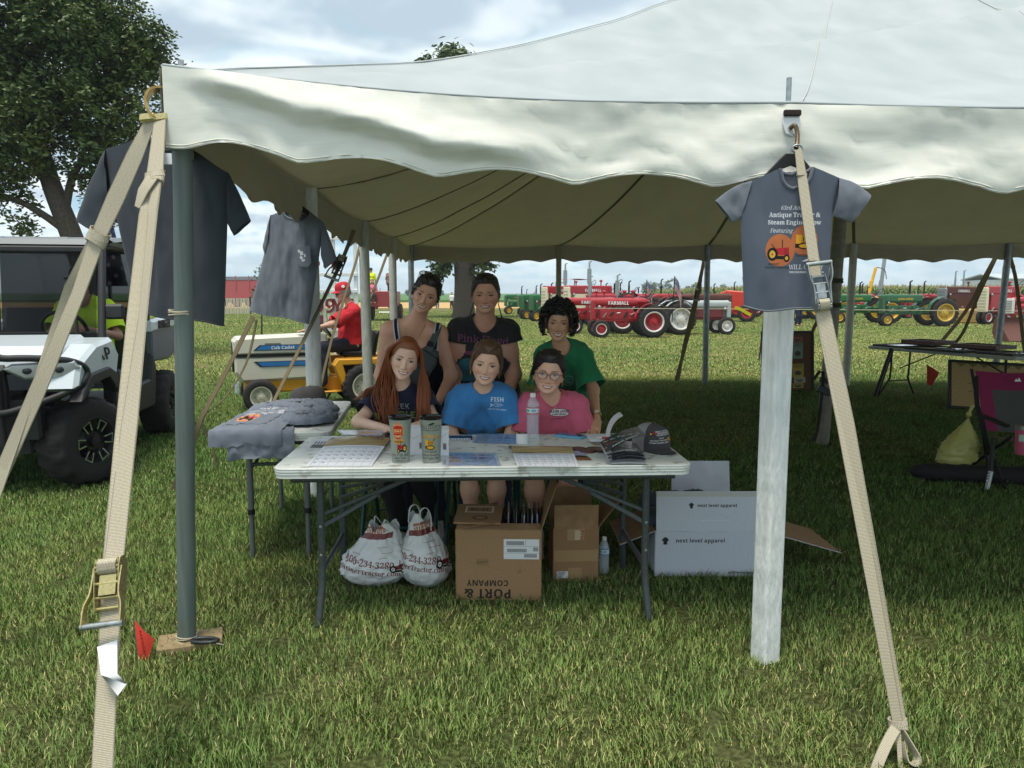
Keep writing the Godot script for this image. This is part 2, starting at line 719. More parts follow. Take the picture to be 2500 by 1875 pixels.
func sky_image() -> ImageTexture:
	var W := 2048
	var H := 1024
	var im := Image.create_empty(W, H, false, Image.FORMAT_RGBA8)
	var n1 := noise(1.6, 11, 5)
	var n2 := noise(2.6, 5, 5)
	var n3 := noise(1.0, 23, 3)
	for y in H:
		var el := (0.5 - (y + 0.5) / H) * PI
		if el < -0.02:
			im.fill_rect(Rect2i(0, y, W, H - y), Color(0.80, 0.85, 0.88))
			break
		var sy := sin(el)
		var ce := cos(el)
		var k := 1.0 / (sy + 0.10)
		for x in W:
			var az := (x + 0.5) / W * TAU
			var dx := sin(az) * ce
			var dz := -cos(az) * ce
			var px := dx * k
			var pz := dz * k
			var warp := n3.get_noise_2d(px * 0.6, pz * 0.6)
			var a := n1.get_noise_3d(px * 0.45 + warp * 0.5, pz * 0.45, sy * 1.6 + warp)
			var b := n2.get_noise_2d(px * 0.35 + 7.0, pz * 1.0 + warp * 0.8)
			var bright := smoothstep(-0.32, 0.22, a)
			var gap := smoothstep(0.12, 0.42, b) * smoothstep(0.42, 0.03, sy)
			var cl := Color(0.655, 0.725, 0.775).lerp(Color(0.85, 0.89, 0.91), bright)
			var wis := smoothstep(-0.05, 0.45, n2.get_noise_3d(dx * 2.4, sy * 5.0, dz * 2.4))
			cl = cl.lerp(Color(0.87, 0.905, 0.92), wis * 0.6)
			cl = cl.lerp(Color(0.55, 0.72, 0.80), gap * 0.7)
			cl = cl.lerp(Color(0.76, 0.84, 0.87), smoothstep(0.09, 0.0, sy) * 0.7)
			im.set_pixel(x, y, cl)
	return ImageTexture.create_from_image(im)
var MG := {}
func make_materials() -> void:
	mk("vc", Color.WHITE, 0.75, 0.0, {"vertex_color_use_as_albedo": true})
	mk("black", Color(0.05, 0.05, 0.055), 0.6)
	mk("black_gloss", Color(0.03, 0.03, 0.035), 0.25)
	mk("dark_metal", hx("3a3f42"), 0.45, 0.6)
	mk("chrome", hx("c9cdd0"), 0.25, 0.95)
	mott("steel", hx("8d9494"), hx("b9bfc0"), 0.03, 4.0, 0.42, 0.8)
	mott("zinc", hx("a99a62"), hx("d8cfa0"), 0.03, 12.0, 0.35, 0.85)
	mott("rubber", hx("1d1d1d"), hx("343331"), 0.05, 4.0, 0.85)
	mk("white_paper", hx("e9ebf0"), 0.7)
	mk("white_plastic", hx("e4e6e4"), 0.45)
	mott("rope", hx("a89f8a"), hx("c9c0ac"), 0.2, 30.0, 0.9)
	mk("glass", Color(0.9, 0.95, 0.97, 0.14), 0.05, 0.0, {"transparency": BaseMaterial3D.TRANSPARENCY_ALPHA})
	mk("dark_glass", Color(0.04, 0.05, 0.06, 0.72), 0.04, 0.0, {"transparency": BaseMaterial3D.TRANSPARENCY_ALPHA})
	var w := img(64, 64, Color.WHITE)
	var fn := noise(0.05, 4, 3)
	for y in 64:
		for x in 64:
			var r := 0.80 + 0.16 * sin(y * TAU / 8.0) + 0.03 * sin(x * TAU / 4.0) + 0.08 * fn.get_noise_2d(x * 2.0, y * 2.0)
			if x < 3 or x > 60: r *= 0.82
			w.set_pixel(x, y, Color(0.86 * r, 0.82 * r, 0.72 * r))
	var ws := mk("webbing", Color.WHITE, 0.9)
	ws.albedo_texture = ImageTexture.create_from_image(w)
	ws.uv1_scale = V(1, 28, 1)
	ws.heightmap_enabled = false
	var wd := mk("webbing_dark", hx("a39a86"), 0.9)
	wd.albedo_texture = ws.albedo_texture
	wd.uv1_scale = V(1, 28, 1)
var dry := noise(0.16, 77, 3)
var dry2 := noise(1.1, 78, 3)
func dryness(x: float, z: float) -> float:
	var d := 0.42 + 0.55 * dry.get_noise_2d(x, z) + 0.45 * dry2.get_noise_2d(x, z)
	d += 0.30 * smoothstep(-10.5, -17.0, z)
	return clampf(d, 0.0, 1.0)
func make_ground() -> void:
	var g := G.new()
	var zs := [6.0, 2.0]
	var z := 0.0
	while z > -1400.0:
		zs.append(z)
		z -= 0.5 + absf(z) * 0.05
	var cf := func(u: float, v: float) -> Color:
		var j: float = v * (zs.size() - 1)
		var zz: float = zs[int(j)]
		var hw := 8.0 + absf(zz) * 1.6
		var xx := (u * 2 - 1) * hw
		var d := dryness(xx, zz)
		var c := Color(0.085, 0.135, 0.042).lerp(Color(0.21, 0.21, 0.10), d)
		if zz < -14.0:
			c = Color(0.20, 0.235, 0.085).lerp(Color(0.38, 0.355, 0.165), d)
		return c
	var pf := func(u: float, v: float) -> Vector3:
		var zz: float = zs[int(v * (zs.size() - 1) + 0.5)]
		var hw := 8.0 + absf(zz) * 1.6
		return V((u * 2 - 1) * hw, 0, zz)
	g.grid(80, zs.size() - 1, pf, false, Rect2(0, 0, 1, 1), cf)
	var m := mk("turf", Color.WHITE, 0.95, 0.0, {"vertex_color_use_as_albedo": true})
	m.albedo_texture = ntex(0.09, Color(0.45, 0.45, 0.42), Color(1, 1, 1), 3, 512, 5)
	m.uv1_triplanar = true
	m.uv1_world_triplanar = true
	m.uv1_scale = Vector3.ONE * 0.8
	m.specular_mode = BaseMaterial3D.SPECULAR_DISABLED
	solo("ground", g, m, "", "", Vector3.ZERO, "", "structure")
	var rng := RandomNumberGenerator.new()
	rng.seed = 5
	var bm := mk("blade", Color.WHITE, 0.65, 0.0, {"vertex_color_use_as_albedo": true, "backlight_enabled": true, "backlight": Color(0.35, 0.35, 0.35)})
	bm.metallic_specular = 0.25
	var holder: Node3D = thing("grass", "short mown lawn grass, green with straw coloured patches", "grass", Vector3.ZERO)
	holder.set_meta("kind", "stuff")
	var sets := [[0.3, 800, 0.048, 0.0030, 0.9, -5.2, 1.0], [0.5, 900, 0.045, 0.0045, -5.2, -14.0, 1.0], [1.1, 620, 0.05, 0.013, -14.0, -34.0, 1.0], [2.6, 900, 0.055, 0.03, -34.0, -72.0, 1.0]]
	for si in sets.size():
		var s: Array = sets[si]
		for vr in 3:
			var pg := G.new()
			for b in s[1]:
				var p := V(rng.randf_range(-0.5, 0.5) * s[0] * 1.15, 0, rng.randf_range(-0.5, 0.5) * s[0] * 1.15)
				var straw := rng.randf() * 0.96
				var cc := Color(0.105, 0.190, 0.050).lerp(Color(0.215, 0.310, 0.105), rng.randf())
				if straw < 0.14: cc = Color(0.56, 0.52, 0.30).lerp(Color(0.44, 0.43, 0.20), rng.randf())
				elif straw > 0.93: cc = Color(0.085, 0.155, 0.035)
				pg.col = cc
				var h: float = s[2] * rng.randf_range(0.45, 1.15)
				if si == 0 and rng.randf() < 0.05: h *= 1.5
				if straw < 0.14: h *= 0.65
				var lean := V(rng.randfn(0.12, 0.42), 0, rng.randfn(0, 0.42)) * h
				var a := rng.randf() * TAU
				var wv: Vector3 = V(cos(a), 0, sin(a)) * s[3] * rng.randf_range(0.35, 0.65)
				var mid := p + V(0, h * 0.6, 0) + lean * 0.35
				var tip := p + V(0, h * (0.95 if lean.length() < h else 0.6), 0) + lean
				var nn: Vector3 = (Vector3.UP * 0.8 + wv.normalized().cross(Vector3.UP) * 0.6).normalized()
				var i0 := pg.vert(p - wv, nn)
				var i1 := pg.vert(p + wv, nn)
				var i2 := pg.vert(mid + wv * 0.75, nn)
				var i3 := pg.vert(mid - wv * 0.75, nn)
				var i4 := pg.vert(tip, nn)
				pg.tri(i0, i1, i2)
				pg.tri(i0, i2, i3)
				pg.tri(i3, i2, i4)
			var xf := []
			var cols := []
			var zz: float = s[4]
			var row := 0
			while zz > s[5]:
				var hw: float = absf(zz - 1.5) * 0.72 + s[6]
				var xx: float = -hw + (row % 2) * s[0] * 0.5
				while xx < hw:
					if rng.randi() % 3 == vr or true:
						if (int(floor((xx + hw) / s[0] + 0.5)) + row) % 3 == vr:
							var px: float = xx + rng.randf_range(-0.2, 0.2) * s[0]
							var pz: float = zz + rng.randf_range(-0.2, 0.2) * s[0]
							var d := dryness(px, pz)
							var sc := rng.randf_range(0.85, 1.15)
							xf.append(TF(BY(rng.randf() * TAU).scaled(V(1, sc * lerpf(1.15, 0.7, d), 1)), V(px, 0, pz)))
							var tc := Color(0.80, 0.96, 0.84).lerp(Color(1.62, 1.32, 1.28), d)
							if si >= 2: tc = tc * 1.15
							cols.append(tc)
					xx += s[0]
				zz -= s[0]
				row += 1
			var mm := MultiMesh.new()
			mm.transform_format = MultiMesh.TRANSFORM_3D
			mm.use_colors = true
			mm.mesh = pg.mesh()
			mm.instance_count = xf.size()
			for i in xf.size():
				mm.set_instance_transform(i, xf[i])
				mm.set_instance_color(i, cols[i])
			var mi := MultiMeshInstance3D.new()
			mi.name = "blades"
			mi.multimesh = mm
			mi.material_override = bm
			holder.add_child(mi, true)
			mi.set_meta("kind", "stuff")
var FP := [V(-1.315, 2.335, -2.99), V(1.03, 2.17, -2.875), V(3.45, 2.22, -2.82), V(5.87, 2.25, -2.68), V(8.29, 2.25, -2.54), V(10.7, 2.3, -2.40)]
var LP := [V(-1.315, 2.335, -2.99), V(-1.44, 2.27, -5.52), V(-1.53, 2.27, -7.95), V(-1.60, 2.29, -10.3), V(-1.67, 2.33, -12.72)]
var BP := [V(-1.67, 2.33, -12.72), V(0.77, 2.33, -12.66), V(3.2, 2.33, -12.6), V(5.5, 2.34, -12.4), V(7.93, 2.34, -12.3), V(10.35, 2.34, -12.2)]
func along(a: Array, s: float) -> Vector3:
	var k := clampf(s, 0, 1) * (a.size() - 1)
	var i := mini(int(k), a.size() - 2)
	var f := k - i
	var p: Vector3 = a[i].lerp(a[i + 1], f)
	p.y -= 0.045 * sin(PI * f)
	return p
func roof(u: float, v: float) -> Vector3:
	var f := along(FP, u)
	var b := along(BP, u)
	var l := along(LP, v)
	var rgt := V(10.7, 2.3, -2.4).lerp(BP[5], v)
	var p := f.lerp(b, v)
	p.x += lerpf(l.x - lerpf(FP[0].x, BP[0].x, v), 0, u)
	p.z += lerpf(l.z - lerpf(FP[0].z, BP[0].z, v), 0, u)
	var best := 0.0
	for c in [W2(0.395, 0.5), W2(0.80, 0.5)]:
		var d: Vector2 = W2(u, v) - c
		var s := 1e9
		if absf(d.x) > 1e-6: s = minf(s, ((1.0 if d.x > 0 else 0.0) - c.x) / d.x)
		if absf(d.y) > 1e-6: s = minf(s, ((1.0 if d.y > 0 else 0.0) - c.y) / d.y)
		var r := clampf(1.0 / s, 0, 1) if s < 1e8 else 0.0
		var hit: Vector2 = c + d * (1.0 / maxf(r, 1e-6))
		var eh := 2.3
		if r > 0.001:
			if hit.y < 0.001: eh = along(FP, hit.x).y
			elif hit.y > 0.999: eh = along(BP, hit.x).y
			elif hit.x < 0.001: eh = along(LP, hit.y).y
		var hh := eh + (5.1 - eh) * pow(1.0 - r, 1.38)
		best = maxf(best, hh)
	p.y = best
	var e := minf(minf(u, 1 - u) * 12.0, minf(v, 1 - v) * 9.6)
	for q in [FP[0], FP[1], FP[2], LP[1], BP[2]]:
		var dx: float = p.x - q.x
		var dz: float = p.z - q.z
		var r := sqrt(dx * dx + dz * dz)
		if r < 1.8:
			p.y += 0.022 * sin(atan2(dz, dx) * 11.0 + q.x) * smoothstep(0.02, 0.35, r) * smoothstep(1.8, 0.4, r) * smoothstep(0.0, 0.25, e)
	p.y += 0.012 * tn.get_noise_2d(p.x * 1.0, p.z * 1.0) * smoothstep(0.0, 0.4, e)
	return p
var tn := noise(0.9, 31, 3)
var tn2 := noise(2.4, 32, 3)
func scallop(s: float) -> float:
	var f := fposmod(s, 0.53) / 0.53
	return 0.046 * pow(absf(sin(PI * f)), 1.15)
func valance(g: G, a: Array, dirout: Vector3, kind: int, back := 0.0) -> void:
	var L := 0.0
	for i in a.size() - 1:
		L += a[i].distance_to(a[i + 1])
	var nu := int(L / 0.035)
	var f := func(u: float, v: float) -> Vector3:
		var p := along(a, u)
		var s := u * L
		var drop := 0.30 - scallop(s + 0.0)
		if kind == 0 and s < 0.22: drop = lerpf(0.30, drop, smoothstep(0.0, 0.22, s))
		var y := drop * v
		var w := tn.get_noise_2d(s * 2.4, v * 1.6 + kind * 9) * 0.030 * v + tn2.get_noise_2d(s * 2.2, v * 2.0) * 0.010 * v
		w += 0.02 * v * sin(s * 3.1 + kind)
		if kind == 0:
			var q := (v * 0.30) - 0.03 - s * 0.155
			w += 0.06 * (exp(-pow(maxf(q, 0.0) / 0.022, 2.0)) if q > 0 else exp(-pow(q / 0.10, 2.0))) * smoothstep(0.0, 0.25, s) * smoothstep(1.75, 1.1, s)
			w += 0.010 * tn2.get_noise_2d(s * 5.0, v * 5.0 + s * 2.0) + 0.006 * absf(tn.get_noise_2d(s * 9.0 - v * 8.0, v * 4.0))
			w += 0.010 * sin((v * 6.0 + s * 5.0)) * smoothstep(1.2, 2.2, s)
		w = lerpf(0.004, w, smoothstep(0.0, 0.25, s))
		if kind == 0: w = maxf(w, -0.012)
		return p + V(0, -y, 0) + dirout * (w + 0.014 - back)
	g.grid(nu, 12, f, false, Rect2(0, 0, L, 1))
	for q in [0.955, 0.985] if back == 0.0 else []:
		var pts := []
		for i in nu + 1: pts.append(f.call(float(i) / nu, q) + dirout * 0.0015)
		g.tube(pts, 0.0022, 4, false)
func make_tent() -> void:
	var vin := mk("tent_vinyl", Color.WHITE, 0.62)
	vin.albedo_texture = ntex(0.02, Color(0.665, 0.705, 0.715), Color(0.755, 0.785, 0.79), 8, 256, 4)
	vin.uv1_triplanar = true
	vin.backlight_enabled = true
	vin.backlight = Color(0.62, 0.62, 0.6)
	vin.uv1_world_triplanar = true
	vin.uv1_scale = V(0.5, 0.5, 0.5)
	var val := mk("tent_valance", Color.WHITE, 0.7)
	var im := img(128, 128, Color.WHITE)
	var fn := noise(0.03, 6, 3)
	for y in 128:
		for x in 128:
			var k := 0.87 + 0.035 * fn.get_noise_2d(x, y) + 0.02 * fn.get_noise_2d(x * 0.7, y * 14.0)
			im.set_pixel(x, y, Color(k * 0.995, k, k * 0.955))
	val.albedo_texture = ImageTexture.create_from_image(im)
	val.uv1_scale = V(1.0, 1.0, 1)
	val.backlight_enabled = true
	val.backlight = Color(0.05, 0.05, 0.04)
	var lin := mott("tent_lining", hx("cec9b6"), hx("d8d3c2"), 0.02, 0.4, 0.8, 0.0, 0.0, {"backlight_enabled": true, "backlight": Color(0.95, 0.91, 0.76)})
	var t := thing("tent", "big white pole tent with scalloped valance over the whole sales stand", "tent", V(-1.31, 0, -3.05))
	var g := G.new()
	var rf := func(u, v): return roof(u, v)
	g.grid(140, 110, rf)
	part(t, "roof", g, vin)
	g = G.new()
	g.grid(140, 110, func(u, v): return roof(1.0 - u, v) - V(0, 0.04, 0))
	part(t, "roof_lining", g, lin)
	lin = mott("valance_lining", hx("aaa38c"), hx("b4ad97"), 0.02, 0.4, 0.8)
	for s in [[FP, V(0, 0, 1), 0], [LP, V(-1, 0, 0), 1], [BP, V(0, 0, -1), 2]]:
		g = G.new()
		valance(g, s[0], s[1], s[2])
		var vl := part(t, "valance", g, val)
		g = G.new()
		valance(g, s[0], s[1], s[2], 0.006)
		part(vl, "valance_lining", g, lin)
		g = G.new()
		var pts := []
		for i in 121:
			pts.append(along(s[0], i / 120.0) + V(0, -0.02, 0) - s[1] * 0.03)
		g.tube(pts, 0.009, 6)
		part(t, "eave_rope", g, mk("rope_dark", hx("4c473a"), 0.9))
		g = G.new()
		pts = []
		for i in 121:
			pts.append(along(s[0], i / 120.0) + V(0, 0.006, 0) + s[1] * 0.006)
		g.tube(pts, 0.006, 6)
		part(t, "eave_seam", g, vin)
	var cu := W2(0.395, 0.5)
	for q in [W2(0, 0), W2(0, 0.25), W2(0, 0.5), W2(0, 0.75), W2(0, 1), W2(0.2, 1), W2(0.4, 1), W2(0.6, 1), W2(0.2, 0), W2(0.4, 0), W2(0.6, 0)]:
		g = G.new()
		var pts := []
		var wd := []
		for i in 25:
			var uv2: Vector2 = q.lerp(cu, i / 24.0 * 0.97)
			pts.append(roof(clampf(uv2.x, 0.001, 1), clampf(uv2.y, 0.001, 0.999)) - V(0, 0.047, 0))
		for i in 25:
			var d: Vector3 = pts[mini(i + 1, 24)] - pts[maxi(i - 1, 0)]
			wd.append(Vector3.UP.cross(d))
		g.strap(pts, wd, 0.045, 0.003)
		part(t, "lining_seam", g, mk("lining_seam", hx("6f6a55"), 0.85))
	for q in [W2(0, 0), W2(0.2, 0.0), W2(0.6, 0), W2(0.40, 0.0)]:
		g = G.new()
		var pts := []
		for i in 41:
			var uv2: Vector2 = q.lerp(cu, i / 40.0 * 0.97)
			pts.append(roof(clampf(uv2.x, 0.002, 1), clampf(uv2.y, 0.002, 0.999)) + V(0, 0.003, 0))
		g.tube(pts, 0.0035, 5)
		part(t, "roof_seam", g, mk("seam", hx("b9bdb9"), 0.7))
	make_poles()
func pole(nm: String, label: String, a: Vector3, b: Vector3, r: float, m: Material, group := "", pin := true, sides := 14) -> Node3D:
	var t := thing(nm, label, "pole", a, group)
	var g := G.new()
	g.tube([a, a.lerp(b, 0.3), a.lerp(b, 0.7), b], r, sides)
	part(t, "shaft", g, m)
	if pin:
		g = G.new()
		g.tube([b, b + V(0, 0.085, 0)], r * 0.22 + 0.004, 8)
		part(t, "pin", g, M.steel)
	return t
func coil(c: Vector3, r: float, n: int, th: float, lift := 1.0) -> Array:
	var p := []
	for i in n * 16 + 1:
		var a := TAU * i / 16.0
		p.append(c + V(cos(a) * r, lift * th * 2.0 * i / 16.0 + 0.003 * sin(a * 1.7), sin(a) * r))
	return p
func make_poles() -> void:
	var gm := mott("pole_grey", hx("5d6966"), hx("76827e"), 0.012, 2.0, 0.6, 0.25)
	gm.uv1_scale = V(9, 0.6, 9)
	var wm := mk("white_paint_wood", Color.WHITE, 0.7)
	wm.albedo_texture = ntex(0.02, hx("ccd0ce"), hx("f3f5f4"), 9, 512, 5)
	wm.uv1_triplanar = true
	wm.uv1_scale = V(4, 0.7, 4)
	wm.normal_enabled = true
	wm.normal_texture = ntex(0.02, Color.BLACK, Color.WHITE, 9, 512, 5, 3.0)
	var tm := mott("tent_pole_steel", hx("707878"), hx("949b9b"), 0.02, 2.0, 0.4, 0.7)
	var om := mott("old_white_pole", hx("a7aaa0"), hx("d2d4cb"), 0.03, 2.0, 0.75)
	om.uv1_scale = V(6, 1, 6)
	var t := pole("tent_pole", "grey green metal corner pole of the tent standing on a small board", V(-1.385, 0.03, -3.09), V(-1.285, 2.30, -3.075), 0.037, gm, "", true)
	var g := G.new()
	g.tube(coil(V(-1.337, 1.40, -3.073), 0.041, 3, 0.0035), 0.0035, 6)
	part(t, "twine", g, M.rope)
	g = G.new()
	g.tube(coil(V(-1.385, 0.035, -3.09), 0.042, 2, 0.003), 0.003, 6)
	g.tube(spline([V(-1.42, 0.03, -3.06), V(-1.36, 0.026, -3.03), V(-1.30, 0.03, -3.05), V(-1.2, 0.032, -3.02)], 6), 0.0025, 5)
	part(t, "twine", g, M.rope)
	g = NG(TF(BY(0.35), V(-1.37, 0.014, -3.09)))
	g.box(Vector3.ZERO, V(0.255, 0.028, 0.15), 0.003)
	solo("wooden_board", g, mott("board_wood", hx("7d6a4f"), hx("a4906c"), 0.02, 5.0, 0.85), "small weathered board lying under the grey corner pole", "board", V(-1.37, 0.0, -3.09))
	g = G.new()
	var ring := []
	for i in 25:
		var a := TAU * i / 24.0
		ring.append(V(-1.29 + cos(a) * 0.055, 0.040, -3.045 + sin(a) * 0.022))
	g.tube(ring, 0.008, 7)
	solo("steel_ring", g, M.dark_metal, "dark steel link tied to the foot of the grey corner pole", "ring", V(-1.29, 0.034, -3.045))
	t = thing("tent_post", "thick white painted wooden post at the tent front beside the table", "post", V(1.033, 0, -2.955))
	g = NG(TF(BX(-PI / 2), Vector3.ZERO))
	g.t = TF(BY(0.42), V(1.033, 1.08, -2.955)) * g.t
	g.prism(rects(0.043, 0.043, 0.011, 2), 2.16, 0.003)
	part(t, "shaft", g, wm)
	g = G.new()
	g.tube([V(1.035, 2.1, -2.95), V(1.035, 2.285, -2.95)], 0.010, 9)
	part(t, "pin", g, M.steel)
	g = NG(TO(V(1.035, 2.185, -2.945)))
	g.lathe([W2(0.011, 0), W2(0.034, 0.0), W2(0.034, 0.007), W2(0.011, 0.010)], 18)
	part(t, "washer", g, M.dark_metal)
	pole("tent_post", "round white wooden post behind the grey shirt, first along the side", V(-1.453, 0, -5.52), LP[1], 0.057, wm)
	pole("tent_post", "white wooden post between the tractor driver and the woman in tank top", LP[2] * V(1, 0, 1) + V(0.02, 0, 0.0), LP[2], 0.053, om)
	pole("tent_post", "pale post just left of the sunglasses on the dark haired woman", LP[3] * V(1, 0, 1), LP[3], 0.052, om)
	pole("tent_pole", "dull steel pole at the far left corner of the tent", LP[4] * V(1, 0, 1), LP[4], 0.05, tm)
	pole("tent_pole", "tan wooden pole rising behind the curly haired woman", V(0.77, 0, -12.66), BP[1], 0.045, mott("tan_pole", hx("8b8672"), hx("aaa48e"), 0.03, 3.0, 0.8))
	pole("tent_pole", "steel pole with hanging straps in front of the grey tractor", V(3.22, 0, -12.6), BP[2], 0.048, tm)
	pole("tent_post", "pale post in front of the green tractors, right of the shirt", V(5.46, 0, -12.35), BP[3], 0.06, om)
	pole("tent_pole", "steel pole behind the far right folding table", V(7.85, 0, -12.3), BP[4], 0.05, tm)
	t = pole("centre_pole", "tall brownish centre pole of the tent behind the shirt with print", V(3.10, 0, -7.47), V(3.32, 5.1, -7.62), 0.062, mott("centre_steel", hx("6d6c60"), hx("8e8c7d"), 0.02, 2.0, 0.55, 0.3), "", false)
	for y in [1.60, 1.36, 0.62]:
		g = G.new()
		g.tube(coil(V(3.10 + 0.22 * y / 5.1, y, -7.47 - 0.15 * y / 5.1), 0.067, 3, 0.008), 0.009, 6)
		part(t, "rope_lashing", g, mk("rope_dark", hx("4c473a"), 0.9))
	g = G.new()
	g.strap(spline([V(2.95, 0.66, -7.38), V(3.0, 0.74, -7.36), V(3.04, 0.66, -7.38), V(3.02, 0.2, -7.4), V(2.98, 0.05, -7.38)], 6), V(1, 0, 0.3), 0.03, 0.003)
	part(t, "strap_tail", g, M.black)
	g = G.new()
	g.slab(V(3.0, 0.58, -7.40), V(3.12, 0.52, -7.38), Vector3.UP, 0.05, 0.07, 0.008)
	part(t, "ratchet", g, M.dark_metal)
func leaf_clump(rng: RandomNumberGenerator, n: int, r: float, l: float) -> ArrayMesh:
	var g := G.new()
	for i in n:
		var p := V(rng.randfn(0, 0.42), rng.randfn(0, 0.36), rng.randfn(0, 0.42)) * r
		var B := Basis.from_euler(V(rng.randf_range(-1.0, 1.0), rng.randf() * TAU, rng.randf_range(-0.7, 0.7)))
		var s := l * rng.randf_range(0.7, 1.25)
		g.col = Color(0.9, 1.0, 0.85) * rng.randf_range(0.65, 1.4)
		g.t = TF(B, p)
		var nn := V(0, 1, 0)
		var q := [V(-s, 0, 0), V(-0.35 * s, 0.02, 0.36 * s), V(0.3 * s, 0.0, 0.42 * s), V(s, -0.15 * s, 0), V(0.3 * s, 0.0, -0.42 * s), V(-0.35 * s, 0.02, -0.36 * s)]
		var b := g.v.size()
		for k in q: g.vert(k, (nn + k.normalized() * 0.3))
		for k in range(1, 5): g.tri(b, b + k, b + k + 1)
	return g.mesh()
func crown(t: Node3D, blobs: Array, n: int, cr: float, leaves: int, leaf: float, sd: int, dens := 0.55) -> void:
	var rng := RandomNumberGenerator.new()
	rng.seed = sd
	var fn := noise(0.55 / cr * 0.35, sd, 3)
	var tot := 0.0
	for b in blobs: tot += pow(b[1], 2.2)
	for vr in 2:
		var mm := MultiMesh.new()
		mm.transform_format = MultiMesh.TRANSFORM_3D
		mm.use_colors = true
		mm.mesh = leaf_clump(rng, leaves, cr, leaf)
		var xf := []
		for b in blobs:
			var c := int(n * 0.5 * pow(b[1], 2.2) / tot)
			for i in c:
				var d := V(rng.randfn(0, 1), rng.randfn(0, 1), rng.randfn(0, 1)).normalized()
				var p: Vector3 = b[0] + d * b[1] * pow(rng.randf(), 0.42) * V(1, 0.85, 1)
				if fn.get_noise_3dv(p) < dens - 0.72: continue
				xf.append(TF(Basis.from_euler(V(rng.randf_range(-0.4, 0.4), rng.randf() * TAU, rng.randf_range(-0.4, 0.4))) * rng.randf_range(0.7, 1.25), p))
		mm.instance_count = xf.size()
		for i in xf.size():
			mm.set_instance_transform(i, xf[i])
			mm.set_instance_color(i, Color(0.070, 0.112, 0.036).lerp(Color(0.15, 0.19, 0.06), rng.randf()))
		var mi := MultiMeshInstance3D.new()
		mi.name = "crown"
		mi.multimesh = mm
		mi.position = -t.position
		mi.material_override = mk("leaf", Color.WHITE, 0.5, 0.0, {"vertex_color_use_as_albedo": true, "backlight_enabled": true, "backlight": Color(0.3, 0.34, 0.14)})
		mi.set_meta("kind", "stuff")
		t.add_child(mi, true)
